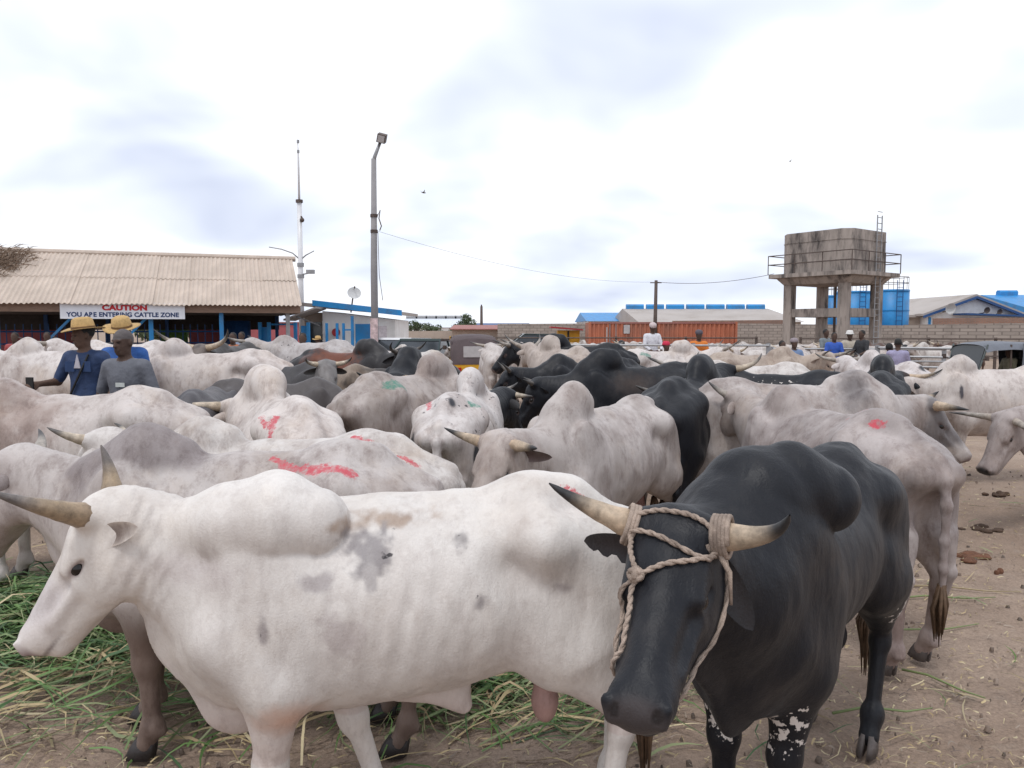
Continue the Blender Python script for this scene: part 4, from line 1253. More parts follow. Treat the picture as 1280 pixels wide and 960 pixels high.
mb = MB(); mb.box((px(250, 44), 43.9, pz(404, 44)), (px(392, 44), 44.5, pz(402.5, 44))); mb.build('coping', M['redroof'], rw)

# ------------------------------------------------------------------ poles
YP = 26.0
lamp = empty('street_lamp', (px(469, YP), YP, 0), 0, 'tall grey concrete street lamp pole with one angled flood lamp', 'street lamp')
zt = pz(203, YP)
mb = MB(); mb.tube([(0, 0, -0.1), (0, 0, zt * 0.5), (0.04, 0, zt)], [0.135, 0.115, 0.085], 10); mb.build('pole', M['pole'], lamp, True)
mb = MB(); mb.tube([(0.04, 0, zt - 0.1), (0.07, -0.02, zt + 0.05), (0.28, -0.1, zt + 0.52)], [0.07, 0.065, 0.05], 8); mb.build('arm', M['steel'], lamp, True)
mb = MB(); mb.box((-0.14, -0.24, -0.10), (0.14, 0.16, 0.17), Matrix.Translation((0.34, -0.12, zt + 0.62)) @ Matrix.Rotation(0.35, 4, 'X') @ Matrix.Rotation(0.25, 4, 'Y')); hd_ = mb.build('lamp_head', M['steel_dk'], lamp)
mb = MB(); mb.box((-0.11, -0.255, -0.08), (0.11, -0.243, 0.14), Matrix.Translation((0.34, -0.12, zt + 0.62)) @ Matrix.Rotation(0.35, 4, 'X') @ Matrix.Rotation(0.25, 4, 'Y')); mb.build('lens', M['pale_vinyl'], hd_)
for q in (272, 291):
    mb = MB(); z = pz(q, YP); mb.tube([(0.02, 0, z - 0.05), (0.02, 0, z + 0.05)], 0.125, 10); mb.build('clamp', M['steel_dk'], lamp)
mb = MB(); z = pz(272, YP); mb.tube([(0.15, -0.05, z), (0.24, -0.05, z + 0.18), (0.20, -0.06, z - 0.1), (0.28, -0.06, z - 0.35), (0.22, -0.06, z - 0.5)], 0.02, 5); mb.build('loose_wire', M['steel_dk'], lamp)
mb = MB(); mb.box((-0.13, -0.150, 0.95), (0.13, -0.138, pz(398, YP))); mb.build('poster', simple_mat('torn_poster', (0.55, 0.42, 0.42), 0.7, var=0.6, scale=6), lamp)

def cable(name, label, pts, r=0.012):
    mb = MB(); mb.tube(pts, r, 5); return tag(mb.build(name, M['steel_dk'], None), label, 'cable')
def sag(a, b, s, n=10):
    a, b = Vector(a), Vector(b)
    return [a.lerp(b, i / n) - Vector((0, 0, s * 4 * (i / n) * (1 - i / n))) for i in range(n + 1)]
cable('overhead_cable', 'thin overhead cable sagging from the street lamp pole to the right', sag((px(475, YP), YP, pz(291, YP)), (px(819, 44), 44, pz(353, 44)), 0.5, 16), 0.005)
cable('overhead_cable', 'thin cable from the far utility pole towards the water tower', sag((px(819, 44), 44, pz(353, 44)), (px(965, 40), 40, pz(343, 40)), 0.25), 0.013)
cable('drop_wire', 'slack wire hanging down beside the street lamp pole', [(px(475, YP), YP - 0.1, pz(292, YP)), (px(476, YP), YP - 0.1, pz(345, YP)), (px(480, YP), YP - 0.1, pz(376, YP))], 0.01)

YM = 33.0
mast = empty('lightning_mast', (px(378, YM), YM, 0), 0, 'slim white mast with a camera and two curved side arms', 'mast')
mb = MB(); mb.tube([(0, 0, 0), (0, 0, pz(254, YM))], [0.12, 0.10], 10); mb.build('pole', M['carwhite'], mast, True)
mb = MB(); mb.tube([(0, 0, pz(256, YM)), (0, 0, pz(252.5, YM))], 0.15, 10); mb.build('cap', M['steel_dk'], mast)
mb = MB(); z0 = pz(253, YM); z1 = pz(180, YM); mb.tube([(0, 0, z0), (0, 0, z0 + (z1 - z0) * 0.7), (-0.02, 0, z1)], [0.05, 0.04, 0.02], 7); mb.build('spike', M['carwhite'], mast, True)
for q in (196, 184):
    mb = MB(); z = pz(q, YM); mb.tube([(0, 0, z), (0, 0, z + 0.12)], 0.055, 7); mb.build('collar', M['steel'], mast)
mb = MB(); z = pz(277, YM); mb.tube([(0.08, -0.05, z + 0.14), (0.13, -0.08, z + 0.06)], 0.04, 6); sphere(mb, (0.13, -0.1, z - 0.02), 0.10, 10, 8); mb.build('dome_camera', M['steel_dk'], mast, True)
z = pz(326, YM)
mb = MB(); mb.tube([(0, 0, z), (-0.3, -0.1, z + 0.28), (-0.75, -0.2, z + 0.44), (-1.25, -0.3, z + 0.52)], [0.03, 0.028, 0.025, 0.02], 6); mb.build('side_arm', M['steel'], mast, True)
mb = MB(); mb.tube([(0, 0, z), (0.25, -0.05, z + 0.2), (0.62, -0.1, z + 0.38)], [0.03, 0.028, 0.02], 6); mb.build('side_arm', M['steel'], mast, True)
z = pz(344, YM); mb = MB(); mb.tube([(0, 0, z), (0.35, -0.1, z + 0.05)], 0.03, 6); mb.box((0.28, -0.2, z + 0.03), (0.62, -0.02, z + 0.2)); mb.build('flood_light', M['steel'], mast)
for q in (332, 346):
    mb = MB(); z = pz(q, YM); mb.tube([(0, 0, z - 0.08), (0, 0, z + 0.08)], 0.15, 8); mb.build('bracket', M['steel'], mast)

up = empty('utility_pole', (px(818, 44), 44, 0), 0, 'thin dark utility pole rising behind the orange container', 'pole')
mb = MB(); mb.tube([(0, 0, 0), (0.04, 0, pz(351, 44))], [0.13, 0.09], 8); mb.build('pole', M['steel_dk'], up, True)
mb = MB(); mb.quadprism((-0.3, 0, pz(354, 44)), (0.35, 0, pz(354, 44)), 0.05, 0.05); mb.build('crossarm', M['steel_dk'], up)
up = empty('utility_pole', (px(602, 70), 70, 0), 0, 'short dark pole standing beside the distant round tree', 'pole')
mb = MB(); mb.tube([(0, 0, 0), (0, 0, pz(383, 70))], [0.16, 0.11], 8); mb.build('pole', M['steel_dk'], up, True)
mb = MB(); mb.tube([(0, 0, pz(384, 70)), (0, 0, pz(381, 70))], 0.07, 6); mb.build('insulator', M['steel_dk'], up)

# ------------------------------------------------------------------ boundary walls, container, kiosk
def wall(name, label, a, b, Y0, Y1, q0, q1, mat, th=0.25, cope=None, z0=0):
    w = empty(name, (px(a, Y0), Y0, 0), 0, label, 'wall')
    A, B = Vector((0, 0, 0)), Vector((px(b, Y1) - px(a, Y0), Y1 - Y0, 0))
    n = Vector((-(B - A).y, (B - A).x, 0)).normalized() * th
    za, zb = pz(q0, Y0), pz(q1, Y1)
    V = [A, B, B + n, A + n]; V = V + [A + Vector((0, 0, za)), B + Vector((0, 0, zb)), B + n + Vector((0, 0, zb)), A + n + Vector((0, 0, za))]
    mesh_obj('wall', V, [(0,3,2,1),(4,5,6,7),(0,1,5,4),(1,2,6,5),(2,3,7,6),(3,0,4,7)], mat, w)
    if cope:
        mb = MB(); mb.quadprism(A + n * 0.5 + Vector((0, 0, za + 0.05)), B + n * 0.5 + Vector((0, 0, zb + 0.05)), th * 1.6, 0.1); mb.build('coping', cope, w)
    return w
wall('boundary_wall', 'low buff plastered wall below the distant bushes', 497, 612, 62, 60, 414, 413, M['plaster'])
wall('boundary_wall', 'grey concrete block wall left of the orange container', 622, 770, 56, 54, 405, 404, M['block'])
wall('boundary_wall', 'long stained block wall running behind the water tower', 890, 1150, 53, 50, 404, 407, M['block_dk'])
wall('boundary_wall', 'block wall with a darker top course at the far right', 1128, 1420, 47, 42, 406, 402, M['block_dk'])
wall('brick_wall', 'low reddish brick wall under the white gabled hall', 1165, 1420, 55, 52, 398, 396, M['brickred'])
wall('brick_wall', 'narrow strip of reddish brick above the block wall', 840, 990, 58, 57, 401, 400, M['brickred'])
sh = empty('lean_to', (0, 0, 0), 0, 'low buff lean-to with a long faded red roof by the block wall', 'building')
mb = MB(); mb.box((px(565, 57), 57, 0), (px(628, 57), 60, pz(411, 57))); mb.build('wall', M['plaster'], sh)
mb = MB(); mb.prism([(56.4, pz(412, 57)), (60.5, pz(407, 57)), (60.5, pz(406, 57)), (56.4, pz(411, 57))], (0, 1, 0), (0, 0, 1), (px(563, 57), 0, 0), (px(630, 57) - px(563, 57), 0, 0)); mb.build('roof', M['redroof'], sh)

YK = 48.0
kio = empty('kiosk', (px(711, YK), YK, 0), 0, 'small yellow kiosk with a slanting dark red roof by the wall', 'kiosk')
mb = MB(); mb.box((-0.68, 0, 0), (0.68, 1.6, pz(413, YK))); mb.build('wall', M['yellow'], kio)
mb = MB(); mb.prism([(-1.15, pz(410, YK)), (0.85, pz(413, YK)), (0.85, pz(411.5, YK)), (-1.15, pz(408, YK))], (1, 0, 0), (0, 0, 1), (0, -0.5, 0), (0, 2.3, 0)); mb.build('roof', M['red'], kio)
mb = MB(); mb.box((-0.10, -0.03, 0.9), (0.02, -0.004, pz(413.5, YK))); mb.build('door_gap_shade', M['timber_shade'], kio)  # solid dark strip on the wall, painting the shade of a door gap
mb = MB(); mb.box((0.15, -0.03, 1.0), (0.58, -0.004, 1.5)); mb.build('hatch', M['yellow'], kio)

YC = 44.0
con = empty('shipping_container', (px(736, YC), YC, 0), 0, 'long faded orange shipping container with ribbed sides', 'container')
clen = px(921, YC) - px(736, YC); ctop = pz(402.5, YC)
V, F = [], []
nrib = 32
for i in range(nrib * 4 + 1):
    ph = i % 4; x = clen * i / (nrib * 4); y = 0.0 if ph in (0, 1) else 0.07
    V += [(x, y, 0.18), (x, y, ctop - 0.08)]
for i in range(nrib * 4): F.append((2*i, 2*i+2, 2*i+3, 2*i+1))
mb = MB(); mb.add(V, F); mb.box((0.02, 0.10, 0.16), (clen - 0.02, 2.4, ctop - 0.03)); mb.build('side_panel', M['rust'], con)
for x in (0, clen - 0.12):
    mb = MB(); mb.box((x, -0.03, 0.0), (x + 0.12, 0.09, ctop)); mb.build('corner_post', M['rust'], con)
mb = MB(); mb.box((0.12, -0.02, ctop - 0.10), (clen - 0.12, 0.085, ctop - 0.004)); mb.build('top_rail', M['redroof'], con)
mb = MB(); mb.box((0.12, -0.02, 0.05), (clen - 0.12, 0.085, 0.19)); mb.build('bottom_rail', M['rust'], con)
for x in (1.2, 1.55):
    mb = MB(); mb.tube([(x, -0.05, 0.2), (x, -0.05, ctop - 0.12)], 0.025, 6); mb.build('lock_bar', M['steel'], con)
mb = MB(); mb.box((1.0, -0.045, 0.35), (1.06, -0.025, ctop - 0.3)); mb.box((2.0, -0.035, 1.5), (2.35, -0.02, 2.0)); mb.build('pale_patch', M['pale_vinyl'], con)

# ------------------------------------------------------------------ warehouses beyond the wall
def hall(name, label, x0, x1, Y0, depth, eave, ridge, mat, wallm, vents=0, rid=0.5, ventm='blue'):
    h = empty(name, (0, Y0, 0), 0, label, 'building')
    mb = MB(); mb.box((x0, 0, 0), (x1, depth, eave)); mb.build('wall', wallm, h)
    mb = MB(); yr = depth * rid
    mb.prism([(-0.4, eave - 0.05), (depth + 0.4, eave - 0.05), (yr, ridge)], (0, 1, 0), (0, 0, 1), (x0 - 0.3, 0, 0), (x1 - x0 + 0.6, 0, 0)); roof = mb.build('roof', mat, h)
    for i in range(vents):
        mb = MB(); x = x0 + (i + 0.5) * (x1 - x0) / vents; w = 1.1
        mb.prism([(-0.4, -0.15), (-0.4, 0.35), (-0.2, 0.55), (0.2, 0.55), (0.4, 0.35), (0.4, -0.15)], (0, 1, 0), (0, 0, 1), (x - w, yr, ridge), (2 * w, 0, 0)); mb.build('roof_vent', M[ventm], roof)
    return h
hall('warehouse', 'long grey-roofed warehouse with blue roof vents behind the container', px(800, 85), px(1000, 85), 85, 24, pz(402, 85), pz(386, 97), M['greyroof'], M['plaster'], 7, 0.5)
hall('warehouse', 'low warehouse with a blue roof seen left of the far utility pole', px(735, 100), px(812, 100), 100, 18, pz(401, 100), pz(391, 109), M['blue'], M['white'], 0)
hall('warehouse', 'distant pale warehouse behind the bushes on the left', px(500, 140), px(578, 140), 140, 20, pz(409, 140), pz(398, 150), simple_mat('pale_roof', (0.62, 0.66, 0.72), 0.6, var=0.08), M['white'], 6, 0.5, 'steel')
hall('warehouse', 'low distant shed with a slate blue roof between tree and wall', px(596, 120), px(660, 120), 120, 12, pz(408, 120), pz(404, 126), M['blue_dk'], M['plaster'], 0)
hall('warehouse', 'bright blue roofed warehouse at the far right edge', px(1226, 93), px(1400, 93), 82, 22, pz(391, 82), pz(369, 93), M['blue'], M['blue'], 3, 0.5)
# gabled white hall, gable end to the camera
YH = 62.0
gh = empty('gabled_hall', (0, YH, 0), 0, 'white gable-ended hall with a grey roof right of the blue tanks', 'building')
xg0, xg1, xap = px(1157, YH), px(1272, YH), px(1213, YH)
e0, e1, ap = pz(392, YH), pz(394, YH), pz(371, YH)
mb = MB(); mb.prism([(xg0, 0), (xg1, 0), (xg1, e1), (xap, ap - 0.12), (xg0, e0)], (1, 0, 0), (0, 0, 1), (0, 0, 0), (0, 20, 0)); mb.build('wall', M['white'], gh)
for (a, za), (b, zb) in (((xg0 - 0.6, e0 - 0.2), (xap, ap)), ((xap, ap), (xg1 + 0.6, e1 - 0.2))):
    mb = MB(); mb.prism([(a, za), (b, zb), (b, zb + 0.18), (a, za + 0.18)], (1, 0, 0), (0, 0, 1), (0, -0.5, 0), (0, 21, 0)); mb.build('roof_slope', M['greyroof'], gh)
    mb = MB(); mb.prism([(a, za - 0.18), (b, zb - 0.18), (b, zb + 0.02), (a, za + 0.02)], (1, 0, 0), (0, 0, 1), (0, -0.62, 0), (0, 0.1, 0)); mb.build('barge_board', M['blue_dk'], gh)
mb = MB(); mb.prism([(px(1128, YH), 0), (xg0 - 0.05, 0), (xg0 - 0.05, e0 - 0.3), (px(1128, YH), e0 - 0.3)], (1, 0, 0), (0, 0, 1), (0, 1.0, 0), (0, 8, 0)); mb.build('side_wing', M['plaster'], gh)
mb = MB(); mb.prism([(0.6, e0 - 0.3), (10, ap - 0.2), (10, ap), (0.6, e0 - 0.1)], (0, 1, 0), (0, 0, 1), (px(1126, YH), 0, 0), (xap - px(1126, YH) - 2.0, 0, 0)); mb.build('side_roof', M['greyroof'], gh)
mb = MB(); mb.prism([(px(1188, YH), pz(394, YH)), (px(1275, YH), pz(397, YH)), (px(1275, YH), pz(395, YH)), (px(1188, YH), pz(392, YH))], (1, 0, 0), (0, 0, 1), (0, -2.0, 0), (0, 1.9, 0)); mb.build('blue_canopy', M['blue_dk'], gh)
mb = MB(); mb.box((px(1157, YH) + 0.1, -0.06, 0.5), (px(1160, YH) + 0.1, -0.006, e0 - 0.3)); mb.build('blue_downpipe', M['blue'], gh)
for xx, q, rr in ((1184, 386, 0.42), (1230, 388, 0.25), (1246, 390, 0.22)):
    dsh = empty('satellite_dish', (px(xx, YH - 1), YH - 1, pz(q, YH - 1)), 0, {1184: 'pale satellite dish on the left corner of the gabled hall', 1230: 'small dark dish in the middle of the white gable', 1246: 'small dark dish at the right of the white gable'}[xx], 'satellite dish')
    mb = MB(); V, F = [], []
    for i in range(4):
        for j in range(14):
            a = 2 * math.pi * j / 14; r_ = rr * (i + 0.02) / 3
            V.append((r_ * math.cos(a), -0.6 * r_ * r_ / rr * 0.9 - 0.2 * math.sin(a) * r_, r_ * math.sin(a)))
    for i in range(3):
        for j in range(14): F.append((i*14 + j, i*14 + (j+1) % 14, (i+1)*14 + (j+1) % 14, (i+1)*14 + j))
    mb.add(V, F); mb.build('reflector', M['dish'] if xx == 1184 else M['steel_dk'], dsh, True)
    mb = MB(); mb.tube([(0, 0.05, 0), (0, 0.3, -0.2), (0, 0.9, -0.25)], 0.04, 6); mb.build('bracket', M['steel_dk'], dsh)

# ------------------------------------------------------------------ blue water tanks
YT = 52.0
for i, (a, b, q, lab) in enumerate(((1033, 1058, 369, 'blue round steel tank farthest left behind the water tower legs'), (1050, 1096, 364, 'wide blue round steel tank between the water tower legs'), (1098, 1141, 362, 'tall blue round steel tank right of the water tower'))):
    Yt = YT + (3 if i == 0 else 0); r_ = (px(b, Yt) - px(a, Yt)) / 2; cx = (px(b, Yt) + px(a, Yt)) / 2; h_ = pz(q, Yt)
    tk = empty('storage_tank', (cx, Yt + 1, 0), 0, lab, 'tank')
    mb = MB(); mb.tube([(0, 0, 0), (0, 0, h_)], r_, 28); mb.build('shell', M['blue'], tk, True).data.polygons[-1].use_smooth = False
    for zz in (0.36, 0.68, 0.98):
        mb = MB(); mb.tube([(0, 0, h_ * zz - 0.03), (0, 0, h_ * zz + 0.03)], r_ + 0.03, 28); mb.build('band', M['blue'], tk)
    for z in (0.45, 0.85):
        mb = MB(); mb.tube([(r_ * 0.95 * math.cos(t * 6.2832 / 20), r_ * 0.95 * math.sin(t * 6.2832 / 20), h_ + z) for t in range(21)], 0.02, 4, cap=False); mb.build('guard_rail', M['steel_dk'], tk)
    for t in range(10):
        mb = MB(); a_ = t * 6.2832 / 10; mb.tube([(r_ * 0.95 * math.cos(a_), r_ * 0.95 * math.sin(a_), h_), (r_ * 0.95 * math.cos(a_), r_ * 0.95 * math.sin(a_), h_ + 0.85)], 0.018, 4); mb.build('stanchion', M['steel_dk'], tk)
    mb = MB()
    for s in (-0.2, 0.2): mb.tube([(s, -r_ - 0.12, 0.2), (s, -r_ - 0.12, h_ + 0.6)], 0.025, 5)
    for k in range(14): mb.tube([(-0.2, -r_ - 0.12, 0.4 + k * 0.32), (0.2, -r_ - 0.12, 0.4 + k * 0.32)], 0.015, 4)
    mb.build('ladder', M['blue_dk'], tk)

# ------------------------------------------------------------------ concrete water tower
YW = 37.0
a_ = 2.98; th = R(53.6)
wt_root = empty('water_tower', (px(1053, YW), YW, 0), 0, 'stained concrete water tower on tall square legs', 'water tower')
eL = Vector((-math.cos(th), math.sin(th), 0)); eR = Vector((math.sin(th), math.cos(th), 0))
zp = pz(345, YW + 2) - 0.60
for c_ in ((0, 0), (1, 0), (0, 1), (1, 1)):
    p = eL * (a_ * c_[0]) + eR * (a_ * c_[1])
    mb = MB(); mb.quadprism(p + Vector((0, 0, -0.1)), p + Vector((0, 0, zp + 0.14)), 0.44, 0.44, up=tuple(eL)); mb.build('leg', M['concrete'], wt_root)
zm = pz(391, YW + 1)
for p, q in (((0, 0), (1, 0)), ((0, 0), (0, 1)), ((1, 0), (1, 1)), ((0, 1), (1, 1))):
    A = eL * (a_ * p[0]) + eR * (a_ * p[1]); B = eL * (a_ * q[0]) + eR * (a_ * q[1]); d = (B - A).normalized() * 0.222
    mb = MB(); mb.quadprism(A + d + Vector((0, 0, zm)), B - d + Vector((0, 0, zm)), 0.28, 0.42); mb.build('tie_beam', M['concrete'], wt_root)
ctr = (eL + eR) * (a_ / 2)
def octa(half, cham, z):
    pts = []
    for sx, sy, fl in ((1, 1, 0), (-1, 1, 1), (-1, -1, 0), (1, -1, 1)):
        c1 = (sx * (half - cham), sy * half); c2 = (sx * half, sy * (half - cham))
        pts += ([c2, c1] if fl == 0 else [c1, c2])
    return [ctr + eL * p[0] + eR * p[1] + Vector((0, 0, z)) for p in pts]
def octring(rings, name, mat):
    V, F = [], []
    for half, cham, z in rings: V += octa(half, cham, z)
    for i in range(len(rings) - 1):
        for k in range(8): F.append((i*8+k, i*8+(k+1) % 8, (i+1)*8+(k+1) % 8, (i+1)*8+k))
    F.append(tuple(range(7, -1, -1))); F.append(tuple((len(rings)-1)*8 + k for k in range(8)))
    return mesh_obj(name, V, F, mat, wt_root)
H0 = a_ / 2 + 0.1
octring([(H0 + 0.16, 0.1, zp + 0.12), (H0 + 0.42, 0.15, zp + 0.42), (H0 + 0.42, 0.15, zp + 0.5)], 'hopper', M['concrete'])
octring([(H0 + 0.74, 0.2, zp + 0.47), (H0 + 0.74, 0.2, zp + 0.66)], 'platform', M['concrete'])
zt0, zt1 = zp + 0.66, pz(294, YW + 2)
octring([(H0 + 0.30, 0.42, zt0), (H0 + 0.30, 0.42, zt1)], 'tank', M['concrete'])
octring([(H0 + 0.325, 0.43, zt0 + 0.55), (H0 + 0.325, 0.43, zt0 + 0.585)], 'band', M['concrete'])
octring([(H0 + 0.325, 0.43, zt1 - 0.50), (H0 + 0.325, 0.43, zt1 - 0.465)], 'band', M['concrete'])
octring([(H0 + 0.24, 0.40, zt1), (H0 - 0.6, 0.3, zt1 + 0.10)], 'lid', M['concrete'])
rr_ = [ctr + eL * (sx * (H0 + 0.68)) + eR * (sy * (H0 + 0.68)) for sx, sy in ((-1, -1), (1, -1), (1, 1), (-1, 1))]
for i in range(4):
    A, B = rr_[i], rr_[(i + 1) % 4]
    for z in (0.5, 0.95):
        mb = MB(); mb.tube([A + Vector((0, 0, zt0 + z)), B + Vector((0, 0, zt0 + z))], 0.025, 5); mb.build('guard_rail', M['steel_dk'], wt_root)
    for k in range(3):
        p = A.lerp(B, k / 3); mb = MB(); mb.tube([p + Vector((0, 0, zt0)), p + Vector((0, 0, zt0 + 0.95))], 0.025, 5); mb.build('stanchion', M['steel_dk'], wt_root)
pl = ctr - eL * (H0 + 0.44) + eR * (H0 * 0.35)
mb = MB()
for s in (-0.22, 0.22): mb.tube([pl + eR * s + Vector((0, 0, 0.3)), pl + eR * s + Vector((0, 0, zt1 + 0.75))], 0.03, 5)
for k in range(26): mb.tube([pl + eR * -0.22 + Vector((0, 0, 0.5 + k * 0.28)), pl + eR * 0.22 + Vector((0, 0, 0.5 + k * 0.28))], 0.018, 4)
mb.build('ladder', M['steel'], wt_root)
mb = MB(); q = ctr - eL * (H0 * 0.2) - eR * (H0 * 0.2); mb.tube([q + Vector((0, 0, 0)), q + Vector((0, 0, zp))], 0.07, 8); mb.build('downpipe', M['steel_dk'], wt_root)

# ------------------------------------------------------------------ pen rails
def fence(label, pts, zs, post=2.2, mat=None, group=None):
    mat = mat or M['steel_dk']
    f = empty('pen_fence', pts[0] if len(pts[0]) == 3 else (*pts[0], 0), 0, label, 'fence')
    o = Vector((*pts[0][:2], 0))
    for A, B in zip(pts[:-1], pts[1:]):
        A, B = Vector((*A[:2], 0)) - o, Vector((*B[:2], 0)) - o
        n = max(1, round((B - A).length / post))
        for i in range(n + 1):
            p = A.lerp(B, i / n); mb = MB(); mb.quadprism(p, p + Vector((0, 0, zs[-1] + 0.06)), 0.09, 0.09, up=(0, 1, 0)); mb.build('post', mat, f)
        for z in zs:
            mb = MB(); mb.tube([A + Vector((0, -0.06, z)), B + Vector((0, -0.06, z))], 0.032, 6); mb.build('rail', mat, f)
    return f
fence('long steel pen rail on which the men in white and orange sit', [(px(598, 21), 21), (px(960, 20), 20)], (0.5, 0.95, 1.36), mat=M['steel'])
fence('steel pen rail in front of the water tower where men sit in a row', [(px(965, 23), 23), (px(1180, 22), 22)], (0.5, 0.85, 1.2), mat=M['steel'])
fence('back row of pen rails in front of the orange container', [(px(600, 33), 33), (px(945, 32), 32)], (0.6, 1.0, 1.4), 3.0)
fence('rails with many close bars beside the grey covered tricycle', [(px(1085, 20), 19.5), (px(1190, 19), 18.5)], (0.35, 0.6, 0.85, 1.1, 1.32), 1.4, mat=M['steel'])
fence('far right pen rails below the block wall', [(px(1000, 34), 34), (px(1330, 32), 32)], (0.6, 1.0, 1.35), 3.0)
fence('pen rails on the left behind the three men', [(px(-40, 14), 14), (px(330, 17), 17)], (0.4, 0.8, 1.2), 2.5, mat=M['blue_dk'])

# ------------------------------------------------------------------ people
def cloth_mat():
    m, nt, b = new_mat('cloth_and_skin')
    at = nd(nt, 'ShaderNodeAttribute', attribute_name='coat')
    tc = nd(nt, 'ShaderNodeTexCoord')
    n = nd(nt, 'ShaderNodeTexNoise', {'Scale': 14.0, 'Detail': 5.0, 'Roughness': 0.6}); nt.links.new(tc.outputs['Object'], n.inputs['Vector'])
    mr = nd(nt, 'ShaderNodeMapRange', {'From Min': 0.3, 'From Max': 0.7, 'To Min': 0.82, 'To Max': 1.15}); nt.links.new(n.outputs['Fac'], mr.inputs['Value'])
    mx = nd(nt, 'ShaderNodeMix', data_type='RGBA', blend_type='MULTIPLY'); mx.inputs['Factor'].default_value = 1.0
    nt.links.new(at.outputs['Color'], mx.inputs['A']); nt.links.new(mr.outputs[0], mx.inputs['B'])
    nt.links.new(mx.outputs['Result'], b.inputs['Base Color'])
    b.inputs['Roughness'].default_value = 0.75
    bp = nd(nt, 'ShaderNodeBump', {'Strength': 0.7, 'Distance': 0.02}); nt.links.new(n.outputs['Fac'], bp.inputs['Height']); nt.links.new(bp.outputs[0], b.inputs['Normal'])
    return m
CLOTH = cloth_mat()
STRAW = simple_mat('plaited_straw', (0.50, 0.33, 0.14), 0.8, var=0.25, scale=40, bump=0.5)
HATBAND = simple_mat('hat_band', (0.16, 0.09, 0.04), 0.8)
SKIN = (0.075, 0.042, 0.030); SKIN2 = (0.105, 0.058, 0.040)
PR = ['shirt', 'pants', 'skin', 'shoe', 'hair', 'sleeve']

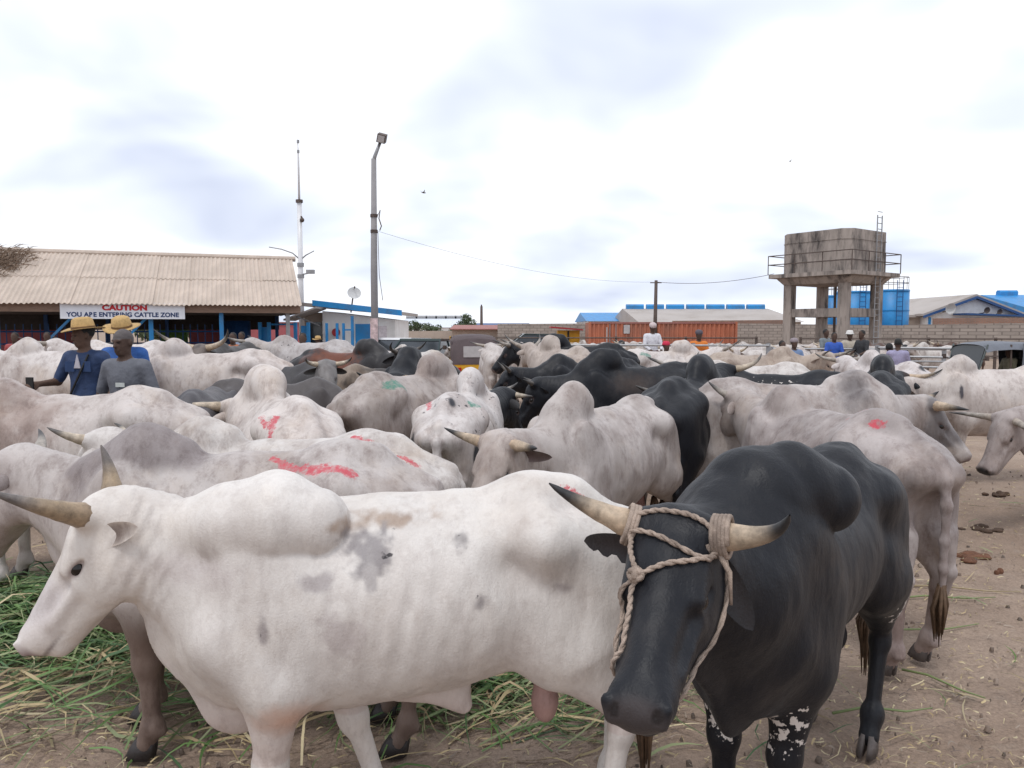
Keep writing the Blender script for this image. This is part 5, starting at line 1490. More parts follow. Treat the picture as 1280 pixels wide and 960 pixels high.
def person(label, x, y, z, yaw, shirt, pants, skin=SKIN, pose='stand', s=1.0, vox=0.02, hy=0, hp=0, hair=(0.012, 0.011, 0.011), hat=None, longsl=False,
           armL=None, armR=None, lean=0.0, hatcol=None, group=None, legs=None, bald=False):
    """one continuous figure; x forward, y left. arm: (elbow, wrist) offsets from the shoulder"""
    f = Field()
    hipz = 0.93 if pose == 'stand' else 0.12
    cl, sl_ = math.cos(lean), math.sin(lean)
    def T(px_, py_, pz_):       # torso frame hinged at the hips
        return v3(px_ * cl + pz_ * sl_, py_, hipz + pz_ * cl - px_ * sl_)
    f.cone(T(0, 0.03, 0.0), T(0, -0.03, 0.0), 0.135, 0.135, 0.06, tg='pants' if pose == 'stand' else 'pants')
    f.ell(T(0.01, 0, 0.13), (0.115, 0.155, 0.16), 0.06, tg='shirt')
    f.ell(T(0.0, 0, 0.34), (0.125, 0.175, 0.19), 0.07, tg='shirt')
    f.cone(T(-0.01, 0.13, 0.46), T(-0.01, -0.13, 0.46), 0.075, 0.075, 0.07, tg='shirt')
    f.cone(T(-0.005, 0, 0.48), T(0.015, 0, 0.60), 0.062, 0.054, 0.03, tg='skin')
    hc = T(0.02, 0, 0.69)
    Hh = np.stack([rot_dir(hy, hp), v3(-math.sin(R(hy)), math.cos(R(hy)), 0), np.cross(rot_dir(hy, hp), v3(-math.sin(R(hy)), math.cos(R(hy)), 0))], 1)
    h = lambda a, b, c: hc + Hh @ v3(a, b, c)
    f.ell(h(0.0, 0, 0.03), (0.098, 0.077, 0.098), 0.02, M=Hh.T, tg='skin')
    f.ell(h(0.022, 0, -0.04), (0.075, 0.063, 0.078), 0.03, M=Hh.T, tg='skin')
    f.ell(h(0.055, 0, -0.098), (0.032, 0.032, 0.02), 0.03, M=Hh.T, tg='skin')
    if vox < 0.013:
        f.cone(h(0.092, 0, 0.01), h(0.108, 0, -0.03), 0.009, 0.016, 0.012, tg='skin')
        f.cone(h(0.086, 0.045, 0.022), h(0.094, 0.008, 0.022), 0.010, 0.010, 0.012, tg='skin')
        f.cone(h(0.086, -0.045, 0.022), h(0.094, -0.008, 0.022), 0.010, 0.010, 0.012, tg='skin')
        f.cone(h(0.090, 0.02, -0.062), h(0.090, -0.02, -0.062), 0.010, 0.010, 0.006, tg='skin')
        f.cone(h(0.088, 0.017, -0.079), h(0.088, -0.017, -0.079), 0.010, 0.010, 0.006, tg='skin')
        for q in (1, -1):
            f.ell(h(0.082, 0.032 * q, 0.003), (0.016, 0.018, 0.012), 0.008, M=Hh.T, tg='skin', neg=True)
            f.ell(h(0.079, 0.032 * q, 0.003), 0.012, 0.004, tg='skin')
    for q in (1, -1):
        f.ell(h(-0.005, 0.080 * q, -0.005), (0.020, 0.012, 0.032), 0.01, M=Hh.T, tg='skin')
    if not bald:
        f.ell(h(-0.016, 0, 0.047), (0.098, 0.082, 0.094), 0.01, M=Hh.T, tg='hair')
    for q, arm in ((1, armL), (-1, armR)):
        sh = T(-0.01, 0.185 * q, 0.465)
        if arm is None: arm = ((-0.02, 0.05 * q, -0.29), (0.05, 0.06 * q, -0.53)) if pose == 'stand' else ((0.08, 0.06 * q, -0.27), (0.28, -0.02 * q, -0.36))
        el, wr = sh + v3(arm[0]), sh + v3(arm[1])
        f.cone(sh, sh + (el - sh) * 0.8, 0.062, 0.055, 0.05, tg='sleeve')
        f.cone(sh + (el - sh) * 0.5, el, 0.046, 0.040, 0.02, tg='sleeve' if longsl else 'skin')
        f.cone(el, wr, 0.041 if not longsl else 0.046, 0.028 if not longsl else 0.036, 0.02, tg='sleeve' if longsl else 'skin')
        d = unit(wr - el); sd = unit(np.cross(d, v3(1, 0.2, 0.3))) ; nn = np.cross(d, sd)
        pm = wr + d * 0.075
        f.cone(wr, pm, 0.026, 0.028, 0.015, flat=(nn, 0.6), tg='skin')
        f.cone(wr + d * 0.03 + sd * 0.015, pm + sd * 0.02, 0.020, 0.020, 0.015, flat=(nn, 0.6), tg='skin')
        for k, ln in enumerate((0.065, 0.075, 0.07, 0.055)):
            b0 = pm + sd * (-0.027 + 0.0185 * k)
            f.cone(b0, b0 + d * ln * 0.55 + nn * 0.012, 0.0095, 0.009, 0.006, tg='skin')
            f.cone(b0 + d * ln * 0.55 + nn * 0.012, b0 + d * ln * 0.9 + nn * 0.035, 0.009, 0.008, 0.006, tg='skin')
        t0 = wr + d * 0.03 - sd * 0.025
        f.cone(t0, t0 + d * 0.04 - sd * 0.025 + nn * 0.012, 0.012, 0.010, 0.008, tg='skin')
        f.cone(t0 + d * 0.04 - sd * 0.025 + nn * 0.012, t0 + d * 0.07 - sd * 0.022 + nn * 0.022, 0.010, 0.009, 0.006, tg='skin')
        # legs
        if pose == 'stand':
            kn, an = v3(0.02, 0.10 * q, 0.50), v3(-0.01, 0.11 * q, 0.09)
            hp_ = v3(0, 0.095 * q, hipz - 0.02)
        else:
            hp_ = v3(0.02, 0.10 * q, hipz - 0.02)
            kn, an = v3(0.42, 0.14 * q, 0.10), v3(0.40, 0.14 * q, -0.33)
            if legs: kn, an = v3(legs[0][0], legs[0][1] * q, legs[0][2]), v3(legs[1][0], legs[1][1] * q, legs[1][2])
        f.cone(hp_, kn, 0.093, 0.064, 0.05, tg='pants')
        f.cone(kn, an, 0.064, 0.052, 0.03, tg='pants')
        f.cone(an + v3(0.0, 0, -0.03), an + v3(0.13, 0.02 * q, -0.055), 0.042, 0.034, 0.02, tg='shoe')
    V, F = f.mesh(vox)
    tg = f.tags(V, PR)
    cols = np.array([shirt, pants, skin, (0.03, 0.026, 0.024), hair, shirt], float)
    C = cols[tg]
    hl = (V - hc) @ Hh
    if vox < 0.013:
        for q in (1, -1):
            m = np.linalg.norm((hl - np.array([0.092, 0.032 * q, 0.003])) / np.array([0.012, 0.012, 0.007]), axis=1) < 1
            C[m] = (0.012, 0.010, 0.010)
        m = (np.abs(hl[:, 2] + 0.07) < 0.012) & (hl[:, 0] > 0.082) & (np.abs(hl[:, 1]) < 0.028)
        C[m] = np.array(skin) * 0.65
        if bald:
            m = (hl[:, 2] > 0.035) | ((hl[:, 0] < -0.02) & (hl[:, 2] > -0.03))
            C[m & (np.linalg.norm(hl, axis=1) < 0.16)] = np.array((0.10, 0.085, 0.085))
    root = empty('person', (x, y, z), R(yaw), label, 'person', group)
    root.scale = (s, s, s)
    np_mesh('body', V, F, CLOTH, root, {'coat': np.concatenate([C, np.ones((len(C), 1))], 1)})
    if hat:
        Mh = Matrix([[*Hh[0], hc[0]], [*Hh[1], hc[1]], [*Hh[2], hc[2]], [0, 0, 0, 1]])
        prof = {'straw': [(0.195, 0.060), (0.198, 0.066), (0.15, 0.062), (0.108, 0.066), (0.105, 0.10), (0.092, 0.165), (0.06, 0.185), (0.0, 0.188)],
                'bucket': [(0.135, 0.035), (0.139, 0.040), (0.105, 0.062), (0.100, 0.10), (0.088, 0.140), (0.05, 0.152), (0.0, 0.155)],
                'cap': [(0.100, 0.035), (0.104, 0.040), (0.106, 0.07), (0.096, 0.115), (0.055, 0.142), (0.0, 0.148)]}[hat]
        n = 22; V2, F2 = [], []
        for i, (r_, zz) in enumerate(prof):
            for k in range(n):
                a = 2 * math.pi * k / n
                br = 0.03 * math.sin(a) ** 2 - 0.012 if (hat == 'straw' and i < 3) else 0
                V2.append(Mh @ Vector((r_ * 1.04 * math.cos(a) - 0.008, r_ * 0.96 * math.sin(a), zz + br + (0.004 * math.sin(3 * a) if i < 3 else 0))))
        for i in range(len(prof) - 1):
            for k in range(n): F2.append((i*n + k, i*n + (k+1) % n, (i+1)*n + (k+1) % n, (i+1)*n + k))
        hm = STRAW if hat == 'straw' else simple_mat('hat_cloth', hatcol or (0.6, 0.58, 0.56), 0.85)
        ho = mesh_obj({'straw': 'straw_hat', 'bucket': 'bucket_hat', 'cap': 'cap'}[hat], V2, F2, hm, root, True)
        if hat == 'straw':
            V3 = [];  F3 = []
            for zz, r_ in ((0.070, 0.1095), (0.092, 0.1075)):
                for k in range(n):
                    a = 2 * math.pi * k / n; V3.append(Mh @ Vector((r_ * 1.04 * math.cos(a) - 0.008, r_ * 0.96 * math.sin(a), zz)))
            F3 = [(k, (k+1) % n, n + (k+1) % n, n + k) for k in range(n)]
            mesh_obj('hat_band', V3, F3, HATBAND, ho, True)
    return root, f, h, T

def at_ground(x, y): return float(ground_z(x, y))
NAVY = (0.020, 0.042, 0.110)
# three men among the herd in front of the shed
Yp = 7.35; xp = px(107, Yp)
p1, f1, h1, T1 = person('man in navy work suit and straw hat holding a black phone', xp, Yp, at_ground(xp, Yp), -95, NAVY, NAVY, s=0.945, vox=0.0095, hy=-38, hp=-6, hat='straw',
       armR=((0.02, -0.12, -0.25), (0.24, -0.16, -0.26)), armL=((-0.03, 0.10, -0.27), (0.14, 0.12, -0.40)), skin=SKIN2)
mb = MB(); mb.box((0.325, -0.405, 1.06), (0.338, -0.330, 1.21)); mb.build('phone', M['black_pl'], None)
ph = bpy.data.objects['phone']; ph.parent = None; ph.matrix_world = Matrix.Translation(p1.location) @ Matrix.Rotation(R(-95), 4, 'Z') @ Matrix.Scale(0.945, 4); tag(ph, 'black phone in the hand of the man in the navy work suit', 'phone')
for s_ in (-1, 1):
    mb = MB(); mb.box((0.118, 0.085 * s_ - 0.05, 1.255), (0.132, 0.085 * s_ + 0.05, 1.36)); mb.build('chest_pocket', simple_mat('navy_pocket_cloth', (0.022, 0.048, 0.125), 0.8), p1)
mb = MB(); mb.tube([T1(0.10, 0.10, 0.50), T1(0.145, 0.04, 0.33), T1(0.14, -0.08, 0.10)], 0.012, 6); mb.build('strap', M['black_pl'], p1)
mb = MB(); mb.prism([(0, 0.50), (-0.035, 0.36), (0.035, 0.36)], (0, 1, 0), (0, 0, 1), (0.128, 0, 0.93), (0.012, 0, 0)); mb.build('undershirt', simple_mat('pale_undershirt', (0.42, 0.40, 0.44), 0.8), p1)

Yp = 8.0; xp = px(155, Yp)
person('man in bright blue shirt and straw hat behind the grey shirted man', xp, Yp, at_ground(xp, Yp), -80, (0.03, 0.11, 0.36), (0.03, 0.035, 0.05), s=0.955, vox=0.011, hy=-8, hp=-16, hat='straw')
Yp = 6.65; xp = px(157, Yp)
p3, f3, h3, T3 = person('bald man in grey t-shirt holding a wooden stick', xp, Yp, at_ground(xp, Yp), -98, (0.115, 0.12, 0.142), (0.06, 0.06, 0.075), s=0.93, vox=0.0095, hy=-12, hp=-4, bald=True, skin=SKIN,
       armL=((-0.02, 0.09, -0.28), (0.12, 0.10, -0.50)), armR=((-0.02, -0.10, -0.27), (0.10, -0.06, -0.47)))
mb = MB(); mb.box((0.128, -0.02, 1.21), (0.134, 0.07, 1.25)); mb.build('shirt_print', simple_mat('pale_print', (0.5, 0.52, 0.5), 0.7), p3)
c3 = (Matrix.Translation(p3.location) @ Matrix.Rotation(R(-98), 4, 'Z'))
hnd = c3 @ (Vector((0.155, 0.30, 0.85)) * 0.93)
mb = MB(); mb.tube([hnd + Vector((-0.03, 0.02, 0.13)), hnd + Vector((0.05, -0.02, -0.35)), hnd + Vector((0.14, -0.06, -0.92))], [0.014, 0.015, 0.012], 7)
tag(mb.build('walking_stick', M['wood'], None, True), 'wooden herding stick held by the man in the grey t-shirt', 'stick')

SEAT = 'men sitting on the pen rails'
def sit(label, p, q, Y, yaw, shirt, pants, **kw):
    """seated figure whose head top shows at height angle q"""
    z = pz(q, Y) - 0.98 * kw.get('s', 1.0)
    return person(label, px(p, Y), Y, z, yaw, shirt, pants, pose='sit', group=SEAT, **kw)
sit('man in white shirt and pale cap seated high on the pen rail', 815, 402, 20.9, -80, (0.62, 0.62, 0.66), (0.10, 0.055, 0.055), hp=-25, hat='cap', hatcol=(0.5, 0.42, 0.42), longsl=True)
sit('man in orange shirt seated on the pen rail before the container', 873, 411, 20.4, -90, (0.60, 0.17, 0.02), (0.07, 0.055, 0.05), hp=-10, hat='cap', hatcol=(0.09, 0.08, 0.10))
sit('person with bright red headcloth low beside the pen rail', 832, 425, 20.2, -60, (0.20, 0.06, 0.07), (0.10, 0.05, 0.05), hat='cap', hatcol=(0.50, 0.03, 0.07))
sit('bearded man in light blue print shirt with grey cap behind the beige bull', 992, 421, 19.5, -85, (0.14, 0.21, 0.36), (0.10, 0.10, 0.12), hat='cap', hatcol=(0.26, 0.22, 0.24))
sit('man raising a hand to his face left of the grey capped man', 977, 424, 20.2, -75, (0.20, 0.22, 0.30), (0.09, 0.09, 0.10), armR=((0.10, -0.06, -0.22), (0.18, 0.02, 0.06)))
sit('man in royal blue shirt on the rail under the water tower', 1042, 414, 22.6, -100, (0.025, 0.09, 0.42), (0.06, 0.055, 0.06))
sit('man in pale shirt and white bucket hat on the rail', 1061, 412, 22.8, -85, (0.45, 0.40, 0.33), (0.20, 0.17, 0.13), hat='bucket', hatcol=(0.66, 0.64, 0.62))
sit('man in black with a yellow green vest band on the rail', 1077, 411, 22.2, 200, (0.025, 0.026, 0.03), (0.03, 0.03, 0.035))
sit('man in lavender shirt seen from behind near the covered tricycle', 1122, 421, 18.2, 60, (0.30, 0.28, 0.42), (0.08, 0.08, 0.10))
sit('dark haired person half hidden left of the man in lavender', 1111, 427, 18.7, 40, (0.16, 0.10, 0.11), (0.08, 0.07, 0.08))
sit('person in grey green shirt on the ladder base of the tower', 1031, 410, 24.5, -60, (0.16, 0.19, 0.21), (0.08, 0.08, 0.08))
SHED = 'figures in the shade of the open shed'
for p, Y, sh_, lab, yw in ((292, 17.5, (0.42, 0.14, 0.06), 'person in orange red top standing behind the long horned dark cattle', -90), (60, 19.5, (0.35, 0.30, 0.24), 'person in cream top standing in the shade at the shed post', -70),
                   (303, 20.5, (0.20, 0.24, 0.32), 'person in grey blue shirt standing at the right end of the shed', -100), (20, 18.5, (0.30, 0.05, 0.05), 'person in dark red top at the left edge of the shed', -80)):
    person(lab, px(p, Y), Y, 0, yw, sh_, (0.03, 0.03, 0.04), vox=0.022, group=SHED, s=0.98)
person('person in straw hat standing before the white office', px(398, 24), 24, -0.1, -95, (0.10, 0.10, 0.14), (0.04, 0.04, 0.05), vox=0.022, hat='straw', s=0.93)
person('dark haired person standing among the cattle near the blue gate', px(379, 16), 16, 0, -90, (0.36, 0.22, 0.05), (0.04, 0.04, 0.05), vox=0.022, s=0.98)

# ------------------------------------------------------------------ tricycles and cars
def wheel(parent, c, r, w, ax=(0, 1, 0)):
    A = Vector(ax)
    mb = MB(); mb.tube([Vector(c) - A * w / 2, Vector(c) - A * w * 0.35, Vector(c) + A * w * 0.35, Vector(c) + A * w / 2], [r * 0.86, r, r, r * 0.86], 18); t = mb.build('wheel', M['rubber'], parent, True)
    mb = MB(); mb.tube([Vector(c) - A * (w / 2 + 0.006), Vector(c) + A * (w / 2 + 0.006)], r * 0.55, 14); mb.build('rim', M['steel'], t)
def tricycle(label, loc, rz, body, top, drape=False):
    """three-wheeled taxi, x forward, 2.6 m long, 1.3 m wide, 1.65 m high"""
    r = empty('auto_rickshaw', loc, rz, label, 'tricycle')
    side = [(-1.15, 0.35), (0.55, 0.30), (0.80, 0.45), (0.95, 0.85), (0.82, 0.88), (0.60, 0.55), (0.30, 0.42), (-0.15, 0.42), (-0.20, 0.80), (-1.18, 0.82)]
    for y0 in (-0.64, 0.60):
        mb = MB(); mb.prism(side, (1, 0, 0), (0, 0, 1), (0, y0, 0), (0, 0.04, 0)); mb.build('side_panel', body, r)
    mb = MB(); mb.box((-1.19, -0.60, 0.33), (-1.15, 0.60, 0.82)); mb.build('tail_panel', body, r)
    mb = MB(); mb.box((-1.15, -0.60, 0.33), (0.55, 0.60, 0.38)); mb.build('floor', M['steel_dk'], r)
    mb = MB(); mb.prism([(0.72, 0.30), (1.12, 0.38), (1.18, 0.70), (1.02, 0.98), (0.90, 0.98)], (1, 0, 0), (0, 0, 1), (0, -0.36, 0), (0, 0.72, 0)); mb.build('nose', body, r)
    # canvas hood: arched section swept along x
    V, F = [], []; n = 12; xs_ = [-1.20, -1.17, -0.6, 0.1, 0.62, 0.80]; zt_ = [0.80, 1.50, 1.60, 1.63, 1.60, 1.55]
    for i, x in enumerate(xs_):
        for k in range(n + 1):
            t = k / n * 2 - 1
            zz = zt_[i] - 0.10 * abs(t) ** 3 if abs(t) < 0.92 else zt_[i] - 0.10 - (0.10 if i else 0)
            if i == 0: zz = 0.80
            V.append((x, 0.68 * t, zz))
    for i in range(len(xs_) - 1):
        for k in range(n): F.append((i*(n+1)+k, (i+1)*(n+1)+k, (i+1)*(n+1)+k+1, i*(n+1)+k+1))
    hd2 = mesh_obj('hood', V, F, top, r, True)
    mb = MB(); mb.box((-1.205, -0.34, 1.0), (-1.185, 0.34, 1.30)); mb.build('rear_window', M['pale_vinyl'], hd2)
    for s_ in (-1, 1):
        mb = MB(); mb.prism([(-1.18, 0.80), (-0.62, 0.80), (-0.55, 1.45), (-1.16, 1.45)], (1, 0, 0), (0, 0, 1), (0, 0.655 * s_, 0), (0, 0.012 * s_, 0)); mb.build('side_curtain', top, hd2)
        mb = MB(); mb.tube([(0.10, 0.62 * s_, 0.42), (0.12, 0.62 * s_, 1.55)], 0.022, 6); mb.build('hood_bow', M['steel_dk'], r)
        mb = MB(); mb.tube([(0.92, 0.55 * s_, 0.85), (0.74, 0.62 * s_, 1.55)], 0.022, 6); mb.build('screen_post', body, r)
        mb = MB(); mb.box((-1.215, 0.46 * s_ - 0.06, 0.52), (-1.192, 0.46 * s_ + 0.06, 0.72)); mb.build('tail_lamp', M['lampred'], r)
        wheel(r, (-0.72, 0.52 * s_, 0.24), 0.24, 0.11)
        mb = MB(); mb.box((-0.98, 0.5 * s_ - 0.1, 0.44), (-0.46, 0.5 * s_ + 0.1, 0.50)); mb.build('mudguard', body, r)
        mb = MB(); mb.tube([(0.86, 0.62 * s_, 1.18), (0.90, 0.78 * s_, 1.22)], 0.012, 5); mb.box((0.86, 0.78 * s_ - 0.06, 1.16), (0.89, 0.78 * s_ + 0.06, 1.28)); mb.build('mirror', M['steel_dk'], r)
    wheel(r, (1.02, 0, 0.24), 0.24, 0.10)
    mb = MB(); mb.prism([(0.90, 0.98), (0.74, 1.52), (0.76, 1.52), (0.92, 0.98)], (1, 0, 0), (0, 0, 1), (0, -0.56, 0), (0, 1.12, 0)); mb.build('windscreen', M['glass'], r)
    mb = MB(); mb.box((-0.95, -0.58, 0.60), (-0.40, 0.58, 0.72)); mb.box((-1.10, -0.58, 0.70), (-0.98, 0.58, 1.15)); mb.build('bench_seat', M['black_pl'], r)
    mb = MB(); mb.box((0.05, -0.28, 0.56), (0.35, 0.28, 0.68)); mb.build('driver_seat', M['black_pl'], r)
    mb = MB(); mb.tube([(0.70, -0.3, 0.95), (0.74, 0, 0.98), (0.70, 0.3, 0.95)], 0.016, 6); mb.build('handlebar', M['steel_dk'], r)
    mb = MB(); mb.tube([(1.12, 0, 0.72), (1.20, 0, 0.72)], 0.09, 12); mb.build('headlamp', M['chrome'], r)
    if drape:
        V, F = [], []; n = 16
        for i in range(n + 1):
            x = -0.95 + 0.85 * i / n
            for j in range(5):
                V.append((x + 0.03 * math.sin(j * 1.3 + i), 0.70 + 0.035 * math.sin(i * 1.7) * (j / 4) + 0.02 * j / 4, 1.58 - 0.24 * j))
        for i in range(n):
            for j in range(4): F.append((i*5+j, i*5+j+1, (i+1)*5+j+1, (i+1)*5+j))
        mesh_obj('hanging_sheet', V, F, top, r, True)
    return r
tricycle('yellow tricycle taxi with a brown canvas hood seen from behind', (px(591, 22), 22, 0.02), R(97), M['yellow'], M['canvas'])
tq = tricycle('tricycle under a grey tarpaulin at the right edge', (px(1246, 18), 18, 0), R(186), simple_mat('grey_green_body', (0.10, 0.12, 0.12), 0.5), M['tarp'], True)
o = person('driver sitting inside the grey covered tricycle', px(1262, 17.95), 17.95, 0.56, 190, (0.30, 0.28, 0.20), (0.06, 0.06, 0.07), pose='sit', s=0.85)
tq.scale = (0.93, 0.93, 0.93)
def car(label, loc, rz, paint):
    r = empty('parked_car', loc, rz, label, 'car')
    prof = [(-2.1, 0.35), (2.05, 0.32), (2.12, 0.62), (1.95, 0.80), (0.95, 0.93), (-1.75, 0.98), (-2.12, 0.85)]
    mb = MB(); mb.prism(prof, (1, 0, 0), (0, 0, 1), (0, -0.82, 0), (0, 1.64, 0)); mb.build('body', paint, r)
    V = []
    for y, ins in ((-0.78, 0.0), (0.78, 0.0)):
        for x, z in ((0.95, 0.92), (0.35, 1.42), (-1.15, 1.45), (-1.80, 0.97)):
            V.append((x, y * (0.82 if z > 1.2 else 1), z))
    mesh_obj('cabin', V, [(0,1,2,3), (7,6,5,4), (0,4,5,1), (1,5,6,2), (2,6,7,3)], M['glass'], r)
    mb = MB(); mb.prism([(0.42, 1.40), (0.35, 1.46), (-1.15, 1.49), (-1.22, 1.42)], (1, 0, 0), (0, 0, 1), (0, -0.68, 0), (0, 1.36, 0)); mb.build('roof', paint, r)
    for s_ in (-1, 1):
        for x0, z0, x1, z1 in ((0.97, 0.92, 0.37, 1.42), (-0.35, 0.95, -0.38, 1.43), (-1.82, 0.97, -1.17, 1.44)):
            mb = MB(); mb.quadprism((x0, 0.785 * s_, z0), (x1, 0.65 * s_, z1), 0.05, 0.05, up=(0, 1, 0)); mb.build('pillar', paint, r)
        for x in (1.35, -1.30): wheel(r, (x, 0.76 * s_, 0.31), 0.31, 0.18)
        mb = MB(); mb.box((2.02, 0.6 * s_ - 0.15, 0.60), (2.11, 0.6 * s_ + 0.15, 0.74)); mb.build('headlamp', M['chrome'], r)
        mb = MB(); mb.box((-2.13, 0.62 * s_ - 0.13, 0.66), (-2.09, 0.62 * s_ + 0.13, 0.84)); mb.build('tail_lamp', M['lampred'], r)
    return r
car('dark green car parked left of the yellow tricycle', (px(540, 25), 25, 0), R(78), M['carpaint'])
car('white car partly hidden behind the black cattle near the office', (px(512, 27), 27, 0), R(70), M['carwhite'])
car('dark vehicle parked by the block wall behind the pens', (px(678, 46), 46, 0), R(5), M['carpaint'])

# ------------------------------------------------------------------ the herd
def mk(label, vox, **kw):
    return make_cow('zebu_bull', label, vox, **kw)
LEFT_ = 1
# A: white bull filling the lower left
A = mk('large white bull in the foreground facing left with a floppy hump', 0.0078, x=-0.355, y=2.565, yaw=188.7, s=1.0, ny=4.1, np=30, hy=-5.4, hp=-52, bl=0.965, nl=0.415, hk0=0.03, nup=-0.02, fat=0.98, deep=0.93, bony=1.4, dirt=0.45,
   hump='flop', hside=1.0, hornL=((-0.05, 1.0, 0.60), (0.10, 0.55, 1.0)), hornR=((-0.35, 0.8, 0.5), (-0.55, -0.10, 0.8)), hlenL=0.31, hlenR=0.22, hornr=0.044, hcol='amber', folds=1.0, fr=-0.32, fl=0.04, hl=0.05, hr=-0.06,
   earbase=(0.045, 0.075, -0.065), ear=(-0.62, 0.55, -0.35), earup=(0.35, 0.85, 0.45), earlen=0.16, earw=0.26, earin=(0.13, 0.09, 0.085), dewlap=1.35, hollow=1.0, ribs=0.002, seed=3,
   muzzle=(0.24, 0.17, 0.17), eyering=(0.20, 0.13, 0.125), bellypink=0.28,
   patches=[('b', (0.07, 0.14, 1.20), (0.11, 0.12, 0.022), (0.42, 0.33, 0.27), 0.6, 2.6), ('b', (0.10, 0.22, 1.12), (0.060, 0.12, 0.065), (0.30, 0.275, 0.275), 0.45, 2.6), ('b', (0.12, 0.25, 1.04), (0.02, 0.12, 0.05), (0.42, 0.39, 0.38), 0.5, 2.4), ('b', (-0.18, 0.24, 1.13), (0.030, 0.12, 0.035), (0.32, 0.295, 0.29), 0.45, 2.2), ('b', (-0.23, 0.28, 0.96), (0.026, 0.12, 0.030), (0.36, 0.33, 0.325), 0.45, 2.0), ('b', (0.44, 0.25, 0.90), (0.014, 0.12, 0.06), (0.38, 0.345, 0.34), 0.5, 2.2), ('b', (0.30, 0.27, 1.04), (0.04, 0.12, 0.02), (0.46, 0.42, 0.41), 0.5, 2.2), ('b', (-0.52, 0.27, 0.98), (0.035, 0.12, 0.02), (0.46, 0.42, 0.41), 0.5, 2.2), ('b', (0.20, 0.27, 0.86), (0.05, 0.1, 0.06), (0.52, 0.47, 0.45), 0.7, 3.0),
            ('b', (0.40, 0.2, 0.62), (0.10, 0.15, 0.06), (0.62, 0.42, 0.33), 0.7, 0.8), ('h', (0.34, 0.06, -0.04), (0.10, 0.06, 0.07), (0.60, 0.56, 0.56), 0.8, 0.8), ('b', (0.62, 0.14, 1.08), (0.16, 0.1, 0.05), (0.60, 0.55, 0.53), 0.8, 1.4)],
   paint=[('r', [(-0.56, 0.09, 1.27), (-0.66, 0.11, 1.235)], 0.022), ('r', [(-0.80, 0.13, 1.10), (-0.81, 0.13, 1.08)], 0.012)], spots=[((-0.1, 0.25, 0.95), (0.8, 0.3, 0.35), 0.12), ((0.10, 0.22, 1.12), (0.075, 0.2, 0.085), 0.45), ((0.12, 0.25, 1.03), (0.03, 0.2, 0.07), 0.55), ((-0.18, 0.24, 1.13), (0.04, 0.2, 0.045), 0.72), ((-0.23, 0.28, 0.96), (0.035, 0.2, 0.035), 0.75), ((0.20, 0.27, 0.87), (0.07, 0.2, 0.09), 0.50), ((0.44, 0.25, 0.90), (0.02, 0.2, 0.07), 0.65), ((0.29, 0.27, 1.04), (0.05, 0.2, 0.03), 0.55), ((0.62, 0.15, 1.08), (0.12, 0.2, 0.06), 0.42), ((0.02, 0.2, 1.19), (0.14, 0.2, 0.03), 0.45)])
# M: black bull with the halter
MB_ = mk('black bull in the right foreground wearing a rope halter', 0.0078, bony=0.2, hollow=0.35, nup=0.04, fat=0.79, deep=0.82, stance=0.72, x=1.085, y=2.815, yaw=232, s=1.02, ny=1, np=26.5, hy=14, hp=-30, bl=1.0, nl=0.513, hl=0.17, hr=0.02, fl=0.02, fr=0.0,
   hump='fold', hside=1.0, base=BLACK, hornL=((0.05, 1.0, 0.05), (0.15, 0.25, 1.0)), hornR=((0.0, 1.0, 0.40), (0.0, 0.85, 0.75)), hlenL=0.25, hlenR=0.265, hornr=0.044, hcol='tip', hbend=2.2,
   muzzle=(0.050, 0.042, 0.043), eyering=(0.030, 0.027, 0.028), earcol=(0.018, 0.018, 0.022), earin=(0.035, 0.028, 0.03), earR=(-0.15, 1.0, -0.25), earupR=(0.9, 0.1, 0.3), earL=(0.42, 0.62, -0.72), earupL=(0.6, 0.6, 0.35), earlen=0.23, earw=0.22, notch=1, seed=5,
   scrocol=BLACK, hoof='p', switch='b', folds=0.35, ribs=0.0003, bellypink=0.0, dewlap=0.35, tail=0.04,
   flecks=[((0.45, -0.10, 0.54), (0.13, 0.12, 0.20), 0.74), ((0.46, 0.11, 0.55), (0.12, 0.12, 0.20), 0.70), ((-0.88, 0.10, 0.74), (0.10, 0.18, 0.34), 0.72), ((-0.91, 0.02, 0.75), (0.06, 0.08, 0.3), 0.75), ((-0.62, 0.2, 0.62), (0.14, 0.14, 0.12), 0.60)],
   patches=[('b', (0.45, -0.17, 0.58), (0.035, 0.05, 0.04), (0.45, 0.36, 0.28), 0.3, 1.6)])
# L: mottled grey bull behind the black one, rump to the camera
mk('mottled grey bull behind the haltered black bull, rump turned to the camera', 0.013, x=1.95, y=4.68, yaw=102, s=1.03, ny=2, np=27, hy=22, hp=-42, bl=1.03, hl=-0.05, hr=0.05, hump='round', base=(0.50, 0.445, 0.425), noise=((0.29, 0.25, 0.24), 0.85, 5.0), hornlen=0.19, horn='up', hcol='grey', hornr=0.034,
   hides=[(['head', 'muzzle', 'hump'], (0.36, 0.31, 0.29), 0.7), (['neck'], (0.42, 0.37, 0.345), 0.5)], seed=11, tail=-0.03, folds=0.7, patches=[('h', (0.40, 0, -0.10), (0.12, 0.12, 0.12), (0.50, 0.43, 0.40), 0.5, 0.5), ('b', (-0.75, 0.1, 0.30), (0.3, 0.4, 0.16), (0.30, 0.23, 0.21), 0.7, 0.8), ('b', (-0.92, 0, 0.7), (0.06, 0.07, 0.5), (0.36, 0.31, 0.30), 0.5, 0.5)],
   paint=[('r', [(-0.53, 0.10, 1.25), (-0.56, 0.08, 1.25)], 0.030), ('r', [(-0.42, 0.02, 1.25), (-0.30, 0.06, 1.22)], 0.006)], legs=((0.30, 0.22, 0.20), 0.16, 0.85))
